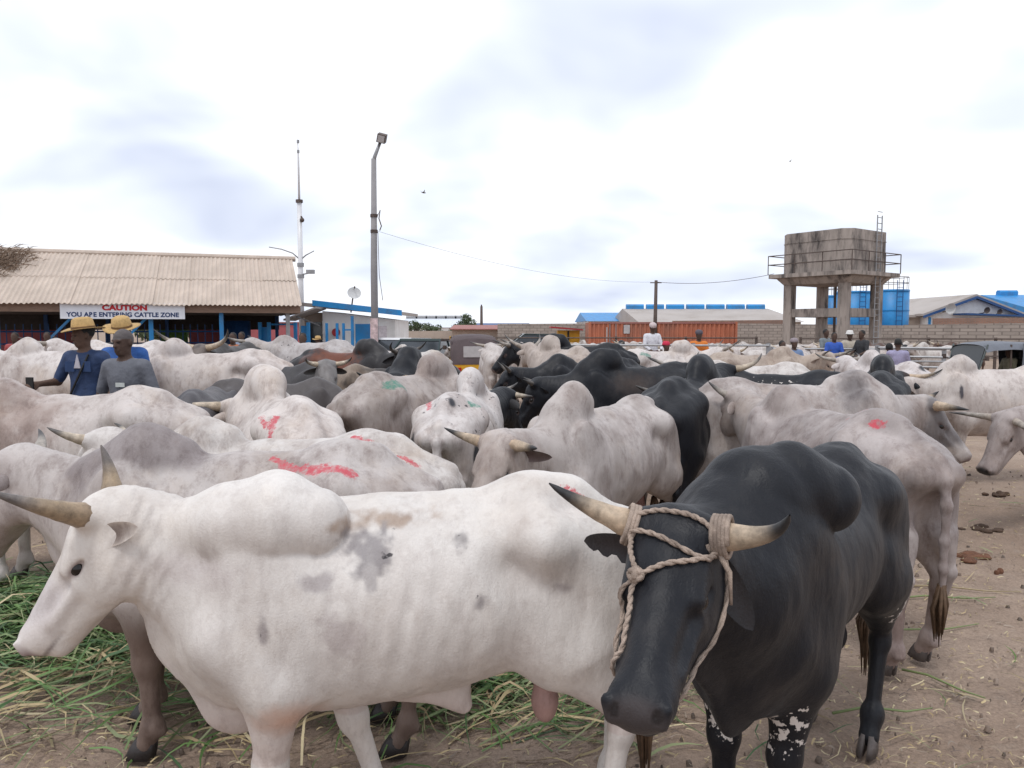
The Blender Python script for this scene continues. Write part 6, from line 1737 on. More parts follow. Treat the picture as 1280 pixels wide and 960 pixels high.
# K: pale grey bull in the middle, head lowered to the left
mk('pale grey bull in the middle with a tall hump and lowered head', 0.013, x=0.60, y=4.98, yaw=231.6, s=1.0, ny=0.7, np=14, hy=5.6, hp=-44, bl=0.99, hump='tall', hh=1.05, base=(0.58, 0.53, 0.505), noise=((0.38, 0.335, 0.315), 0.8, 5.0), hornL=((0.0, 1.0, -0.1), (0.35, 0.7, 0.5)), hornR=((0.0, 1.0, 0.15), (-0.1, 0.9, 0.5)), hlenL=0.22, hlenR=0.26, hcol='tip', hornr=0.040,
   hides=[(['head', 'muzzle'], (0.42, 0.355, 0.32), 0.8), (['hump', 'neck'], (0.45, 0.40, 0.375), 0.6)], seed=17, ear=(-0.2, 0.9, -0.5), earcol=(0.30, 0.25, 0.25), spots=[((-0.55, 0.1, 1.2), (0.3, 0.3, 0.2), 0.12)])
# B, C: behind the white bull
mk('white bull with a grey hump directly behind the large white bull', 0.013, x=-1.13, y=3.26, yaw=181, s=1.02, ny=-14, np=20, hy=-4, hp=-48, bl=0.91, hump='round', hh=1.02, base=(0.56, 0.515, 0.49), noise=((0.45, 0.40, 0.38), 0.6, 4.0), hornL=((0.1, 1, 0.2), (0.5, 0.5, 0.7)), hornR=((0.0, 0.9, 0.45), (0.2, 0.4, 0.9)), hornlen=0.26, hcol='grey', hornr=0.04,
   hides=[(['hump'], (0.27, 0.235, 0.235), 0.85), (['head', 'muzzle'], (0.42, 0.37, 0.355), 0.6)], legs=((0.15, 0.098, 0.075), 0.62, 0.9), hoof='d', seed=21, fl=-0.03, fr=0.10, hl=0.0, hr=0.1, earlen=0.16, bull=0,
   paint=[('r', [(-0.14, 0.06, 1.22), (-0.24, 0.12, 1.20), (-0.30, 0.13, 1.20)], 0.020), ('r', [(-0.34, 0.15, 1.19), (-0.50, 0.19, 1.17)], 0.028)], switch='b', earcol=(0.3, 0.26, 0.25))
mk('clean white bull with a smooth hump, second behind the large white bull', 0.014, x=-1.19, y=3.93, yaw=176, s=0.985, ny=-12, np=24, hy=-5, hp=-45, bl=1.03, hump='round', hk=0.03, hh=1.05, base=WHITE, hornL=((0.0, 1, 0.4), (0.3, 0.3, 1.0)), hornlen=0.22, hcol='pale', seed=23, bull=0, hoof='d', legs=((0.14, 0.10, 0.09), 0.35, 0.7),
   paint=[('r', [(-0.40, 0.06, 1.24), (-0.52, 0.12, 1.22)], 0.022), ('r', [(-0.55, 0.13, 1.21), (-0.70, 0.14, 1.12)], 0.017)])
# D: left edge
mk('white bull with a grey brown shoulder at the left edge', 0.014, x=-3.0, y=5.15, yaw=184, s=1.04, ny=5, np=5, hump='low', hh=1.3, base=(0.66, 0.61, 0.58), bl=0.98, seed=27, patches=[('b', (0.45, 0.1, 1.0), (0.42, 0.5, 0.42), (0.36, 0.285, 0.255), 0.5, 0.9)], noise=((0.52, 0.46, 0.43), 0.5, 4.0), bull=0, hcol='grey', hollow=1.4)
# E: tall humped white bull
mk('white bull with a very tall hump and red painted rump, facing away', 0.013, x=-1.577, y=5.125, yaw=121, s=1.02, ny=8, np=10, hy=6, hp=-45, hump='high', hh=1.05, hflat=0.92, hk=0.04, hk0=0.11, base=(0.70, 0.64, 0.60), noise=((0.58, 0.52, 0.485), 0.5, 4.0), hornlen=0.42, hornL=((0.0, 1.0, 0.2), (0.3, 0.9, 0.35)), hornR=((0.0, 0.8, 0.6), (0.4, 0.0, 1.0)), hcol='pale', hornr=0.042, seed=31,
   paint=[('r', [(-0.48, 0.21, 1.16), (-0.58, 0.19, 1.12), (-0.56, 0.17, 1.20)], 0.016), ('r', [(-0.56, 0.17, 1.20), (-0.68, 0.16, 1.06)], 0.026), ('r', [(-0.74, 0.17, 1.0), (-0.80, 0.17, 0.94)], 0.020), ('r', [(-0.70, 0.22, 0.92), (-0.76, 0.22, 0.90)], 0.018)], spots=[((-0.6, 0.1, 1.15), (0.4, 0.4, 0.2), 0.16)], hides=[(['neck', 'head'], (0.52, 0.46, 0.42), 0.6)])
# F, G
mk('dirty grey bull with a green paint patch on the hip, facing away right', 0.014, x=-0.85, y=6.34, yaw=62, s=1.0, hump='high', hh=0.95, base=(0.50, 0.445, 0.415), noise=((0.27, 0.225, 0.20), 0.7, 4.0), hides=[(['hump'], (0.37, 0.31, 0.285), 0.8)], seed=37, tail=0.05, np=0, patches=[('b', (-0.85, 0, 0.6), (0.4, 0.5, 0.3), (0.25, 0.19, 0.165), 0.7, 1.0)],
   paint=[('g', [(-0.40, -0.17, 1.15), (-0.47, -0.18, 1.14)], 0.060)])
mk('white bull with black specks and green and red paint, facing away', 0.013, x=-0.375, y=5.70, yaw=83, s=0.965, ny=-24, np=16, hy=-5, hp=-50, hump='high', hh=0.98, base=(0.68, 0.635, 0.61), seed=41, hornR=((0.0, 1.0, 0.0), (0.2, 0.9, 0.2)), hornlen=0.20, hcol='pale', tail=0.0,
   spots=[((0, 0, 1.1), (1.2, 0.6, 0.5), 0.52)], earcol=(0.025, 0.024, 0.026), earlen=0.24, earR=(0.0, 1.0, -0.45), earupR=(0.9, 0.0, 0.3),
   patches=[('h', (0.12, 0, -0.1), (0.50, 0.30, 0.30), BLACK, 0.12, 0.3), ('b', (0.75, -0.14, 1.06), (0.26, 0.12, 0.28), BLACK, 0.12, 0.4), ('b', (-0.80, 0.20, 0.92), (0.06, 0.12, 0.14), (0.03, 0.03, 0.035), 0.15, 0.7), ('b', (-0.70, -0.20, 0.86), (0.06, 0.1, 0.10), (0.03, 0.03, 0.035), 0.15, 0.7), ('b', (-0.62, -0.04, 1.22), (0.05, 0.035, 0.08), (0.04, 0.04, 0.05), 0.2, 0.4)],
   paint=[('g', [(-0.38, -0.14, 1.18), (-0.45, -0.16, 1.15)], 0.048), ('r', [(-0.44, 0.13, 1.20), (-0.60, 0.12, 1.15)], 0.020)])
# black bulls in the middle
mk('black bull with a high hump facing left behind the pale grey bull', 0.014, x=1.30, y=8.0, yaw=188.8, s=0.97, ny=-8, np=6, hy=-2, hp=-57, hump='high', hh=1.0, bony=0.4, hollow=0.5, base=BLACK, muzzle=(0.05, 0.045, 0.045), seed=43, horn='up', hornlen=0.17, hcol='dark', earcol=BLACK, bull=0, hk=0.05, patches=[('b', (0.1, 0.2, 1.1), (0.2, 0.2, 0.1), (0.035, 0.022, 0.018), 0.8, 1.0)])
mk('black bull partly hidden, its hump just left of the high humped black one', 0.017, x=0.98, y=9.5, yaw=198, s=0.95, ny=-7, np=13, hy=-2, hp=-42, hump='round', bony=0.4, hollow=0.5, base=BLACK, muzzle=(0.05, 0.045, 0.045), seed=44, horn='up', hornlen=0.24, hcol='dark', earcol=BLACK, bull=0)
mk('black bull with white flecked flank facing away right', 0.014, x=1.44, y=6.15, yaw=62, s=1.02, ny=-4, np=32, hp=-30, hump='high', hh=1.0, bony=0.4, hollow=0.5, base=BLACK, muzzle=(0.05, 0.045, 0.045), seed=47, horn='lyre', hornlen=0.36, hcol='pale', earcol=BLACK, bull=0, hk=0.05, flecks=[((-0.15, -0.22, 0.82), (0.25, 0.2, 0.22), 0.9)])
# right hand group
mk('grey bull with a dark face and black tipped horns facing right', 0.013, x=2.21, y=5.94, yaw=-4, s=1.04, ny=19, np=8, hy=-26, hp=-46, nl=0.48, hump='round', hk=0.03, base=(0.55, 0.50, 0.475), noise=((0.34, 0.30, 0.285), 0.6, 4.0), hides=[(['head'], (0.115, 0.105, 0.108), 0.88), (['neck'], (0.36, 0.325, 0.315), 0.7)], patches=[('h', (0.42, 0, -0.12), (0.10, 0.12, 0.10), (0.46, 0.42, 0.40), 0.4, 0.4), ('b', (0.40, -0.1, 1.2), (0.10, 0.2, 0.2), (0.20, 0.18, 0.18), 0.6, 0.8), ('h', (0.2, 0, -0.01), (0.10, 0.05, 0.08), (0.24, 0.22, 0.22), 0.5, 0.4)],
   hornR=((0.1, 1.0, 0.2), (0.6, 0.6, 0.5)), hornL=((0.05, 0.9, 0.4), (0.2, 0.2, 1.0)), hlenR=0.30, hlenL=0.20, hcol='tip', hornr=0.046, seed=51, earcol=(0.36, 0.33, 0.32), ear=(-0.1, 0.35, -1.0), earup=(0.4, 1.0, 0.2), bull=0)
mk('black bull with wide horns seen from behind near the covered tricycle', 0.016, x=3.767, y=7.733, yaw=63, s=0.99, np=17, hp=-40, hump='high', bony=0.4, hollow=0.5, base=BLACK, seed=53, hornL='up', hornR=((0.1, 1.0, 0.0), (0.3, 0.45, 1.0)), hlenL=0.22, hlenR=0.40, hcol='tip', earcol=BLACK, muzzle=(0.04, 0.035, 0.035), hides=[(['head'], (0.05, 0.03, 0.024), 0.8)], bull=0, hh=0.98, ny=-19, earlen=0.22)
mk('white bull with a heavy hump facing left at the right, belly flap hanging', 0.014, x=5.38, y=8.5, yaw=180, s=1.0, np=8, hp=-40, hump='tall', hh=0.95, hk=0.035, base=(0.70, 0.64, 0.60), noise=((0.50, 0.44, 0.41), 0.45, 4.0), hides=[(['hump', 'neck'], (0.54, 0.49, 0.46), 0.7)], seed=57, horn='wide', hcol='grey', hornlen=0.30, fl=0.0, fr=-0.12, patches=[('b', (-0.15, 0, 0.52), (0.25, 0.2, 0.10), (0.45, 0.33, 0.26), 0.6, 0.6), ('b', (0.48, 0.22, 1.02), (0.02, 0.1, 0.07), (0.09, 0.085, 0.10), 0.3, 0.5)])
mk('grey bull cut by the right edge with its head lowered', 0.014, x=5.30, y=6.75, yaw=194, s=1.0, np=-6, nl=0.5, hp=-58, hump='round', base=(0.42, 0.365, 0.345), noise=((0.30, 0.25, 0.235), 0.6, 4.0), seed=59, hornL=((0.2, 1.0, -0.2), (0.7, 0.6, 0.4)), hornR=((0.1, 1.0, 0.3), (0.3, 0.9, 0.5)), hcol='grey', hornlen=0.38, fl=0.05, fr=-0.1, muzzle=(0.03, 0.028, 0.03), legs=((0.20, 0.16, 0.15), 0.2, 0.7))
mk('beige bull turned to the camera with raised curved horns below the water tower', 0.017, x=3.85, y=12.1, yaw=-3, s=1.02, ny=-26, np=24, hy=-25, hp=-44, nl=0.55, hump='round', hh=1.1, base=(0.47, 0.39, 0.325), noise=((0.38, 0.31, 0.26), 0.5, 3.0), seed=61, horn='lyre', hornlen=0.40, hcol='grey', bull=0)
mk('white bull with one black spot on its rump behind the wide horned black bull', 0.017, x=4.75, y=9.6, yaw=95, s=1.0, hump='tall', base=(0.66, 0.61, 0.59), seed=63, bull=0, np=28, patches=[('b', (-0.62, -0.02, 1.22), (0.11, 0.06, 0.06), (0.03, 0.03, 0.035), 0.15, 0.3), ('b', (-0.93, 0.0, 0.9), (0.06, 0.07, 0.3), (0.06, 0.055, 0.055), 0.3, 0.4)], spots=[((-0.3, 0, 1.1), (0.5, 0.4, 0.3), 0.3)])
mk('white bull with a green paint patch in front of the men on the rail', 0.018, x=2.62, y=13.2, yaw=12, s=1.02, hump='high', base=(0.68, 0.63, 0.60), seed=65, bull=0, np=28, paint=[('g', [(-0.36, -0.16, 1.17), (-0.44, -0.17, 1.16)], 0.060)], horn='up', hcol='grey')
mk('black white flecked bull between the mottled grey and the dark faced bull', 0.017, x=2.55, y=7.4, yaw=150, s=0.98, hump='low', bony=0.4, hollow=0.5, base=BLACK, seed=67, bull=0, np=0, flecks=[((0, 0.2, 1.1), (0.6, 0.3, 0.2), 0.55)], earcol=BLACK)
mk('low white bull whose back shows left of the mottled grey bull', 0.018, x=2.95, y=9.4, yaw=172, s=0.97, hump='low', base=WHITE, seed=68, bull=0, np=28)
# left hand group in front of the shed
mk('white bull standing side on in front of the shed with visible forelegs', 0.015, x=-3.47, y=8.72, yaw=186, s=1.04, np=4, hp=-55, hump='tall', hh=0.98, base=(0.68, 0.62, 0.585), noise=((0.52, 0.45, 0.41), 0.45, 3.5), seed=71, hcol='grey', hollow=1.7, hornlen=0.26, fl=-0.05, fr=0.1, legs=((0.40, 0.33, 0.30), 0.3, 0.6))
mk('white bull at the far left edge behind the man with the phone', 0.017, x=-5.75, y=9.6, yaw=176, s=1.04, np=28, hp=-60, hump='tall', hh=0.95, base=(0.70, 0.65, 0.62), seed=73, bull=0)
mk('second white bull whose back shows just left of the man with the phone', 0.018, x=-5.55, y=10.9, yaw=172, s=1.08, np=28, hump='low', base=(0.70, 0.65, 0.62), seed=74, bull=0)
mk('dark grey back of a bull between the left edge and the navy suited man', 0.017, x=-3.72, y=6.35, yaw=168, s=0.84, np=-20, hump='low', hh=0.6, base=(0.075, 0.075, 0.08), noise=((0.16, 0.15, 0.15), 0.5, 4.0), seed=77, bull=0, earcol=(0.05, 0.05, 0.05))
mk('dark grey bull with a green stain behind the tall humped white bull', 0.017, x=-2.62, y=6.45, yaw=100, s=0.88, np=-15, hump='low', hh=0.5, base=(0.075, 0.072, 0.08), noise=((0.13, 0.12, 0.125), 0.5, 4.0), seed=79, bull=0, earcol=(0.05, 0.05, 0.05), horn='side', paint=[('g', [(-0.40, -0.19, 1.12), (-0.50, -0.19, 1.08)], 0.035)])
mk('dark bull with long lyre horns and pale crown seen over the white bull', 0.017, x=-4.45, y=12.2, yaw=265, s=1.04, np=26, hp=-35, hump='low', base=(0.05, 0.046, 0.046), seed=83, horn=((0.0, 1.0, 0.2), (0.2, 0.3, 1.0)), hornlen=0.62, hcol='pale', hornr=0.05, bull=0, earcol=(0.05, 0.05, 0.05), hides=[(['head'], (0.20, 0.16, 0.14), 0.7)])
mk('speckled white and grey bull standing in front of the blue gate', 0.018, x=-3.35, y=12.6, yaw=165, s=1.08, np=28, hump='round', base=(0.50, 0.47, 0.46), seed=86, bull=0, spots=[((0, 0, 1.0), (1.2, 0.6, 0.6), 0.45)])
mk('grey faced dark bull with amber horns looking right', 0.015, x=-2.70, y=8.75, yaw=-13, s=0.92, ny=-55, np=33, hy=0, hp=-40, hump='low', base=(0.055, 0.052, 0.055), hides=[(['head', 'muzzle'], (0.26, 0.245, 0.24), 0.85)], seed=87, horn='lyre', hornlen=0.30, hcol='pale', bull=0, earcol=(0.1, 0.1, 0.1))
mk('black bull with a brown saddle facing right below the lamp pole', 0.016, x=-2.28, y=10.43, yaw=-18.9, s=1.0, ny=-30, np=30, hp=-25, hump='high', base=(0.024, 0.022, 0.024), seed=89, bull=0, patches=[('b', (-0.15, 0, 0.95), (0.42, 0.5, 0.42), (0.15, 0.045, 0.022), 0.3, 0.7)], horn='lyre', hornlen=0.30, hcol='dark', earcol=BLACK)
mk('black bull with thick pale horns lowering its head towards the camera', 0.015, x=-0.98, y=8.3, yaw=254, s=0.97, ny=18, np=13, hp=-40, hump='high', bony=0.4, hollow=0.5, base=BLACK, seed=93, horn=((0.1, 1.0, 0.0), (0.3, 0.35, 0.9)), hornlen=0.34, hcol='tip', hornr=0.046, earcol=BLACK, bull=0, muzzle=(0.05, 0.045, 0.045))
mk('dark brown grey bull with one long horn pointing right', 0.015, x=-2.22, y=7.15, yaw=5, s=0.86, ny=-25, np=0, hp=-50, hump='low', base=(0.085, 0.075, 0.075), seed=95, horn=((0.1, 1.0, 0.2), (0.4, 0.8, 0.5)), hornlen=0.46, hcol='pale', hornr=0.044, earcol=(0.06, 0.05, 0.05), bull=0)
mk('pied dark and tan bull among the herd below the office', 0.017, x=-1.55, y=9.3, yaw=200, s=0.88, np=-8, hp=-45, hump='low', base=(0.30, 0.24, 0.19), seed=97, bull=0, noise=((0.04, 0.035, 0.035), 0.95, 2.5), horn='side', hcol='pale')
mk('white bull seen from behind in front of the yellow tricycle', 0.018, x=-0.33, y=14.5, yaw=96, s=1.02, np=28, hump='low', base=(0.60, 0.55, 0.52), seed=101, bull=0, horn='side', hcol='grey', tail=0.02)
mk('white bull standing side on right of the one before the tricycle', 0.018, x=0.02, y=18.0, yaw=60, s=1.02, np=28, hump='tall', base=(0.62, 0.57, 0.54), seed=103, bull=0)
mk('white bull with brown smudges grazing behind the black bulls', 0.018, x=0.35, y=16.2, yaw=200, s=1.0, np=-25, hp=-65, hump='tall', base=(0.60, 0.54, 0.50), noise=((0.30, 0.20, 0.15), 0.5, 4.0), seed=105, bull=0)
mk('dark brown bull with forward horns facing the camera in the middle distance', 0.018, x=0.80, y=13.2, yaw=255, s=1.05, np=12, hp=-45, hump='round', base=(0.045, 0.030, 0.030), seed=107, bull=0, horn='wide', hcol='grey', earcol=(0.04, 0.03, 0.03), hornlen=0.34)
mk('beige bull with a floppy hump right of the dark brown bull', 0.018, x=0.72, y=10.9, yaw=115, s=1.04, np=28, hump='high', base=(0.52, 0.45, 0.40), noise=((0.40, 0.34, 0.30), 0.5, 4.0), seed=109, bull=0, horn='up')
mk('black bull behind the beige floppy humped one', 0.018, x=1.08, y=12.4, yaw=170, s=1.06, np=28, hump='high', bony=0.4, hollow=0.5, base=BLACK, seed=111, bull=0, earcol=BLACK)

# ---- rope halter on the black bull (a thing of its own, laid on the head)
def halter():
    root, P, J, f = MB_
    hd = J['hd']
    o = empty('rope_halter', root.location, root.rotation_euler.z, 'twisted cord halter tied round the horns of the black bull', 'halter')
    o.scale = root.scale
    def rope(pts, r=0.0066, snap=True, n=26, name='rope'):
        pts = np.array(pts, float)
        seg = np.linspace(0, len(pts) - 1, n)
        # Catmull-Rom through the control points
        Q = []
        for t in seg:
            i = min(int(t), len(pts) - 2); u = t - i
            p0, p1, p2, p3 = pts[max(i-1, 0)], pts[i], pts[i+1], pts[min(i+2, len(pts)-1)]
            Q.append(0.5 * ((2*p1) + (-p0+p2)*u + (2*p0-5*p1+4*p2-p3)*u*u + (-p0+3*p1-3*p2+p3)*u**3))
        Q = np.array(Q)
        if snap: Q = f.snap(Q, r * 0.8)
        # two twisted strands
        mb = MB()
        for ph in (0, math.pi):
            S_ = []
            for i, p in enumerate(Q):
                tv = unit(Q[min(i+1, n-1)] - Q[max(i-1, 0)]); s = unit(np.cross(tv, [0.31, 0.2, 0.93])); u = np.cross(tv, s)
                a = ph + i * 1.15
                S_.append(p + (s * math.cos(a) + u * math.sin(a)) * r * 0.45)
            mb.tube(S_, r * 0.72, 7)
        mb.build(name, ROPE, o, True)
    k = hd(0.185, -0.058, 0.02)
    rope([hd(0.03, 0.10, 0.035), hd(0.01, 0.05, 0.06), hd(0.005, -0.03, 0.06), hd(0.02, -0.09, 0.035)])
    rope([hd(0.04, -0.10, 0.02), hd(0.075, -0.04, 0.05), hd(0.105, 0.03, 0.05), hd(0.105, 0.09, 0.01), hd(0.06, 0.11, 0.0)])
    rope([hd(0.045, -0.095, 0.02), hd(0.11, -0.085, 0.02), k])
    rope([hd(0.075, 0.11, -0.005), hd(0.125, 0.07, 0.03), hd(0.165, 0.0, 0.05), k], n=24)
    rope([k, hd(0.24, -0.078, 0.0), hd(0.30, -0.078, -0.03), hd(0.355, -0.075, -0.08), hd(0.365, -0.060, -0.16)], n=34)
    rope([k, hd(0.21, -0.095, -0.03), hd(0.26, -0.095, -0.07), hd(0.32, -0.085, -0.11), hd(0.36, -0.06, -0.16)], r=0.006)
    rope([hd(0.365, -0.060, -0.16), hd(0.37, 0.0, -0.21), hd(0.35, 0.06, -0.17), hd(0.22, 0.10, -0.18), hd(0.06, 0.105, -0.13), hd(0.0, 0.10, -0.06)], n=40, r=0.006)
    for s, wraps in ((1, 5), (-1, 3)):
        d = unit(J['H'] @ v3(0.03, s, 0.08 if s > 0 else 0.42))
        b = hd(0.015, 0.085 * s, 0.005); e1 = unit(np.cross(d, [0.2, 0.1, 1])); e2 = np.cross(d, e1)
        pts = [b + d * (0.012 + 0.009 * t / 6.28) + (e1 * math.cos(t) + e2 * math.sin(t)) * 0.050 for t in np.linspace(0, 6.28 * wraps, 16 * wraps)]
        mb = MB(); mb.tube(pts, 0.007, 6); mb.build('horn_wrap', ROPE, o, True)
    mb = MB(); kk = f.snap(np.array([k]), 0.012)[0]
    for a in range(3):
        e1 = unit(np.cross(J['H'][:, a], [0.3, 0.5, 0.8])); e2 = np.cross(J['H'][:, a], e1)
        mb.tube([kk + (e1 * math.cos(t) + e2 * math.sin(t)) * 0.014 for t in np.linspace(0, 6.28, 13)], 0.009, 6)
    mb.build('knot', ROPE, o, True)
    e0 = hd(0.06, 0.115, 0.0)
    mb = MB(); mb.tube([e0, e0 + v3(0.0, 0.0, -0.05) + J['H'][:, 1] * 0.03, e0 + v3(0.0, 0.0, -0.13) + J['H'][:, 1] * 0.035], [0.008, 0.007, 0.004], 6); mb.build('loose_end', ROPE, o, True)
halter()

# ---- the packed herd behind the pen rails: six low models, copied
protos = []
for i, (b_, hm, hr_, lab) in enumerate(((WHITE, 'tall', 'lyre', 'white'), ((0.60, 0.55, 0.52), 'round', 'up', 'pale grey'), ((0.42, 0.34, 0.28), 'low', 'wide', 'tan'), (BLACK, 'high', 'lyre', 'black'), ((0.66, 0.61, 0.58), 'low', 'wide', 'off-white'), ((0.10, 0.055, 0.04), 'round', 'up', 'dark brown'))):
    protos.append((mk('distant %s bull in the packed herd behind the pen rails' % lab, 0.034, group='cattle packed in the far pens', far=True, x=0, y=20, base=b_, hump=hm, horn=hr_, hornlen=0.38, hornr=0.05, hcol='pale' if i != 3 else 'grey', np=26, seed=130 + i, bull=0, earcol=b_, noise=(tuple(c * 0.6 for c in b_), 0.5, 3.0))[0], i))
rng = random.Random(21)
spots = []
ORD = ['first', 'second', 'third', 'fourth', 'fifth', 'sixth', 'seventh', 'eighth', 'ninth', 'tenth', 'eleventh', 'twelfth', 'thirteenth', 'fourteenth', 'fifteenth', 'sixteenth']
for Yr, a, b_, step, rowname in ((23.6, 606, 1000, 29, 'front row of the container pen'), (26.0, 618, 1010, 27, 'second row of the container pen'), (28.5, 640, 985, 25, 'third row of the container pen'), (30.6, 730, 960, 24, 'back row of the container pen'),
                        (26.5, 1010, 1190, 27, 'front row of the tower pen'), (29.5, 1000, 1210, 25, 'back row of the tower pen')):
    p = a; n_ = 0
    while p < b_:
        spots.append((px(p + rng.uniform(-5, 5), Yr), Yr + rng.uniform(-0.5, 0.5), n_, rowname))
        p += step * rng.uniform(0.85, 1.25) * 1.35; n_ += 1
first = set()
for x, y, n_, rowname in spots:
    i = rng.choice([0, 0, 1, 1, 1, 2, 4, 4, 2, 5, 3])
    src = protos[i][0]
    o = src if i not in first else copy_obj(src)
    first.add(i)
    o.location = (x, y, -0.08 + rng.uniform(-0.05, 0.02)); o.rotation_euler = (0, 0, rng.choice([R(180), 0, R(150), R(215), R(95), R(265)]) + rng.uniform(-0.35, 0.35))
    o['label'] = '%s bull, %s from the left, %s' % (('white', 'pale grey', 'tan', 'black', 'off-white', 'dark brown')[i], ORD[n_], rowname)
for i in range(6):
    if i not in first:
        protos[i][0].location = (px(900 + 20 * i, 31), 31.5, 0)
# cattle standing in the shade under the shed
for n_, (p, Y, i, rz) in enumerate(((45, 16.5, 3, 170), (120, 20.5, 3, 20), (200, 20.5, 5, 160), (238, 16.2, 3, 185), (335, 18.5, 0, 170), (352, 15.5, 4, 15), (412, 17.5, 0, 185), (448, 15.6, 4, 20), (520, 17.0, 0, 150))):
    o = copy_obj(protos[i][0]); o.location = (px(p, Y), Y, float(ground_z(px(p, Y), Y)) - 0.02); o.rotation_euler = (0, 0, R(rz))
    o['label'] = ['dark bull in the shade at the left end of the shed', 'black bull in the shed behind the navy suited man', 'dark brown bull in the shed under the banner', 'black bull just behind the side on white bull', 'white bull at the right end of the shed', 'off-white bull below the thin steel shed post',
                  'white bull in front of the office porch', 'off-white bull in front of the blue office door', 'white bull left of the yellow tricycle'][n_]
    o['group'] = 'cattle standing near the shed and office'

# ------------------------------------------------------------------ fodder, litter, plants, birds
def blade_mat():
    m, nt, b = new_mat('cut_grass')
    at = nd(nt, 'ShaderNodeAttribute', attribute_name='coat')
    nt.links.new(at.outputs['Color'], b.inputs['Base Color'])
    b.inputs['Roughness'].default_value = 0.6
    return m
BLADE = blade_mat()
def blades(name, label, n, place, cols, seed, lmin=0.25, lmax=0.6, w=0.0048, lift=0.04, far=False):
    """long cut leaves and stalks lying every way"""
    rs = np.random.RandomState(seed)
    V, F, C = [], [], []
    for i in range(n):
        q = place(rs)
        if q is None: continue
        x, y, hgt = q
        a = rs.uniform(0, 2 * math.pi) if rs.rand() < 0.5 else rs.normal(0.25, 0.5)
        ln = rs.uniform(lmin, lmax); ww = w * rs.uniform(0.5, 1.5)
        bend = rs.normal(0, 0.5); dz = abs(rs.normal(0, lift)); z0 = rs.uniform(0.004, max(0.006, hgt))
        col = np.array(cols[rs.randint(len(cols))]) * rs.uniform(0.7, 1.25)
        tw = rs.uniform(-0.9, 0.9)
        K = 4; base = len(V)
        for k in range(K + 1):
            t = k / K
            aa = a + bend * t
            cx = x + math.cos(aa) * ln * (t - 0.5); cy = y + math.sin(aa) * ln * (t - 0.5)
            cz = z0 + dz * math.sin(math.pi * t) * 1.2 + float(0)
            half = ww * (0.55 + 0.45 * math.sin(math.pi * min(1, t + 0.2))) * (1 if k < K else 0.15)
            nxv, nyv = -math.sin(aa), math.cos(aa)
            for s in (-1, 1):
                V.append((cx + nxv * half * s, cy + nyv * half * s, cz + s * half * tw))
                C.append((*col, 1))
        for k in range(K):
            F.append((base + 2*k, base + 2*k + 1, base + 2*k + 3, base + 2*k + 2))
    V = np.array(V); V[:, 2] += ground_z(V[:, 0], V[:, 1])
    o = np_mesh(name, V, np.array(F), BLADE, None, {'coat': np.array(C)})
    return tag(o, label, 'grass', kind='stuff')
GR = [(0.085, 0.165, 0.045), (0.115, 0.205, 0.06), (0.06, 0.125, 0.045), (0.15, 0.21, 0.085), (0.22, 0.25, 0.12)]
DRY = [(0.42, 0.33, 0.18), (0.36, 0.27, 0.15), (0.50, 0.42, 0.26)]
def pile(cx, cy, rx, ry, h):
    def f(rs):
        x, y = cx + rs.normal(0, rx), cy + rs.normal(0, ry)
        r = ((x - cx) / rx) ** 2 + ((y - cy) / ry) ** 2
        return x, y, h * math.exp(-r * 0.5)
    return f
blades('fodder_heap', 'heap of cut green fodder grass below the white bull head', 5600, pile(-2.95, 4.55, 0.70, 0.28, 0.11), GR * 7 + DRY, 1)
blades('fodder_heap', 'loose green fodder strewn under the white bull belly', 1200, pile(-0.25, 3.9, 0.55, 0.30, 0.04), GR * 3 + DRY * 2, 2)
blades('fodder_litter', 'thin scatter of green fodder near the left front hooves', 520, pile(-1.85, 3.85, 0.6, 0.35, 0.03), GR * 2 + DRY * 2, 3)
def yard(rs):
    y = 2.6 + 9 * rs.rand() ** 1.6; x = rs.uniform(-0.72, 0.78) * y
    return x, y, 0.01
blades('straw_litter', 'dry straw stalks scattered over the trodden yard', 750, yard, DRY * 3 + GR, 4, 0.08, 0.34, 0.0028, 0.008)
def chaff(rs):
    y = 2.6 + 7 * rs.rand() ** 1.5; x = rs.uniform(-0.72, 0.78) * y
    return x, y, 0.006
blades('chaff', 'fine trampled chaff lying over the yard', 9000, chaff, DRY * 2 + [(0.30, 0.24, 0.19), (0.14, 0.10, 0.08)], 5, 0.012, 0.07, 0.0026, 0.006)
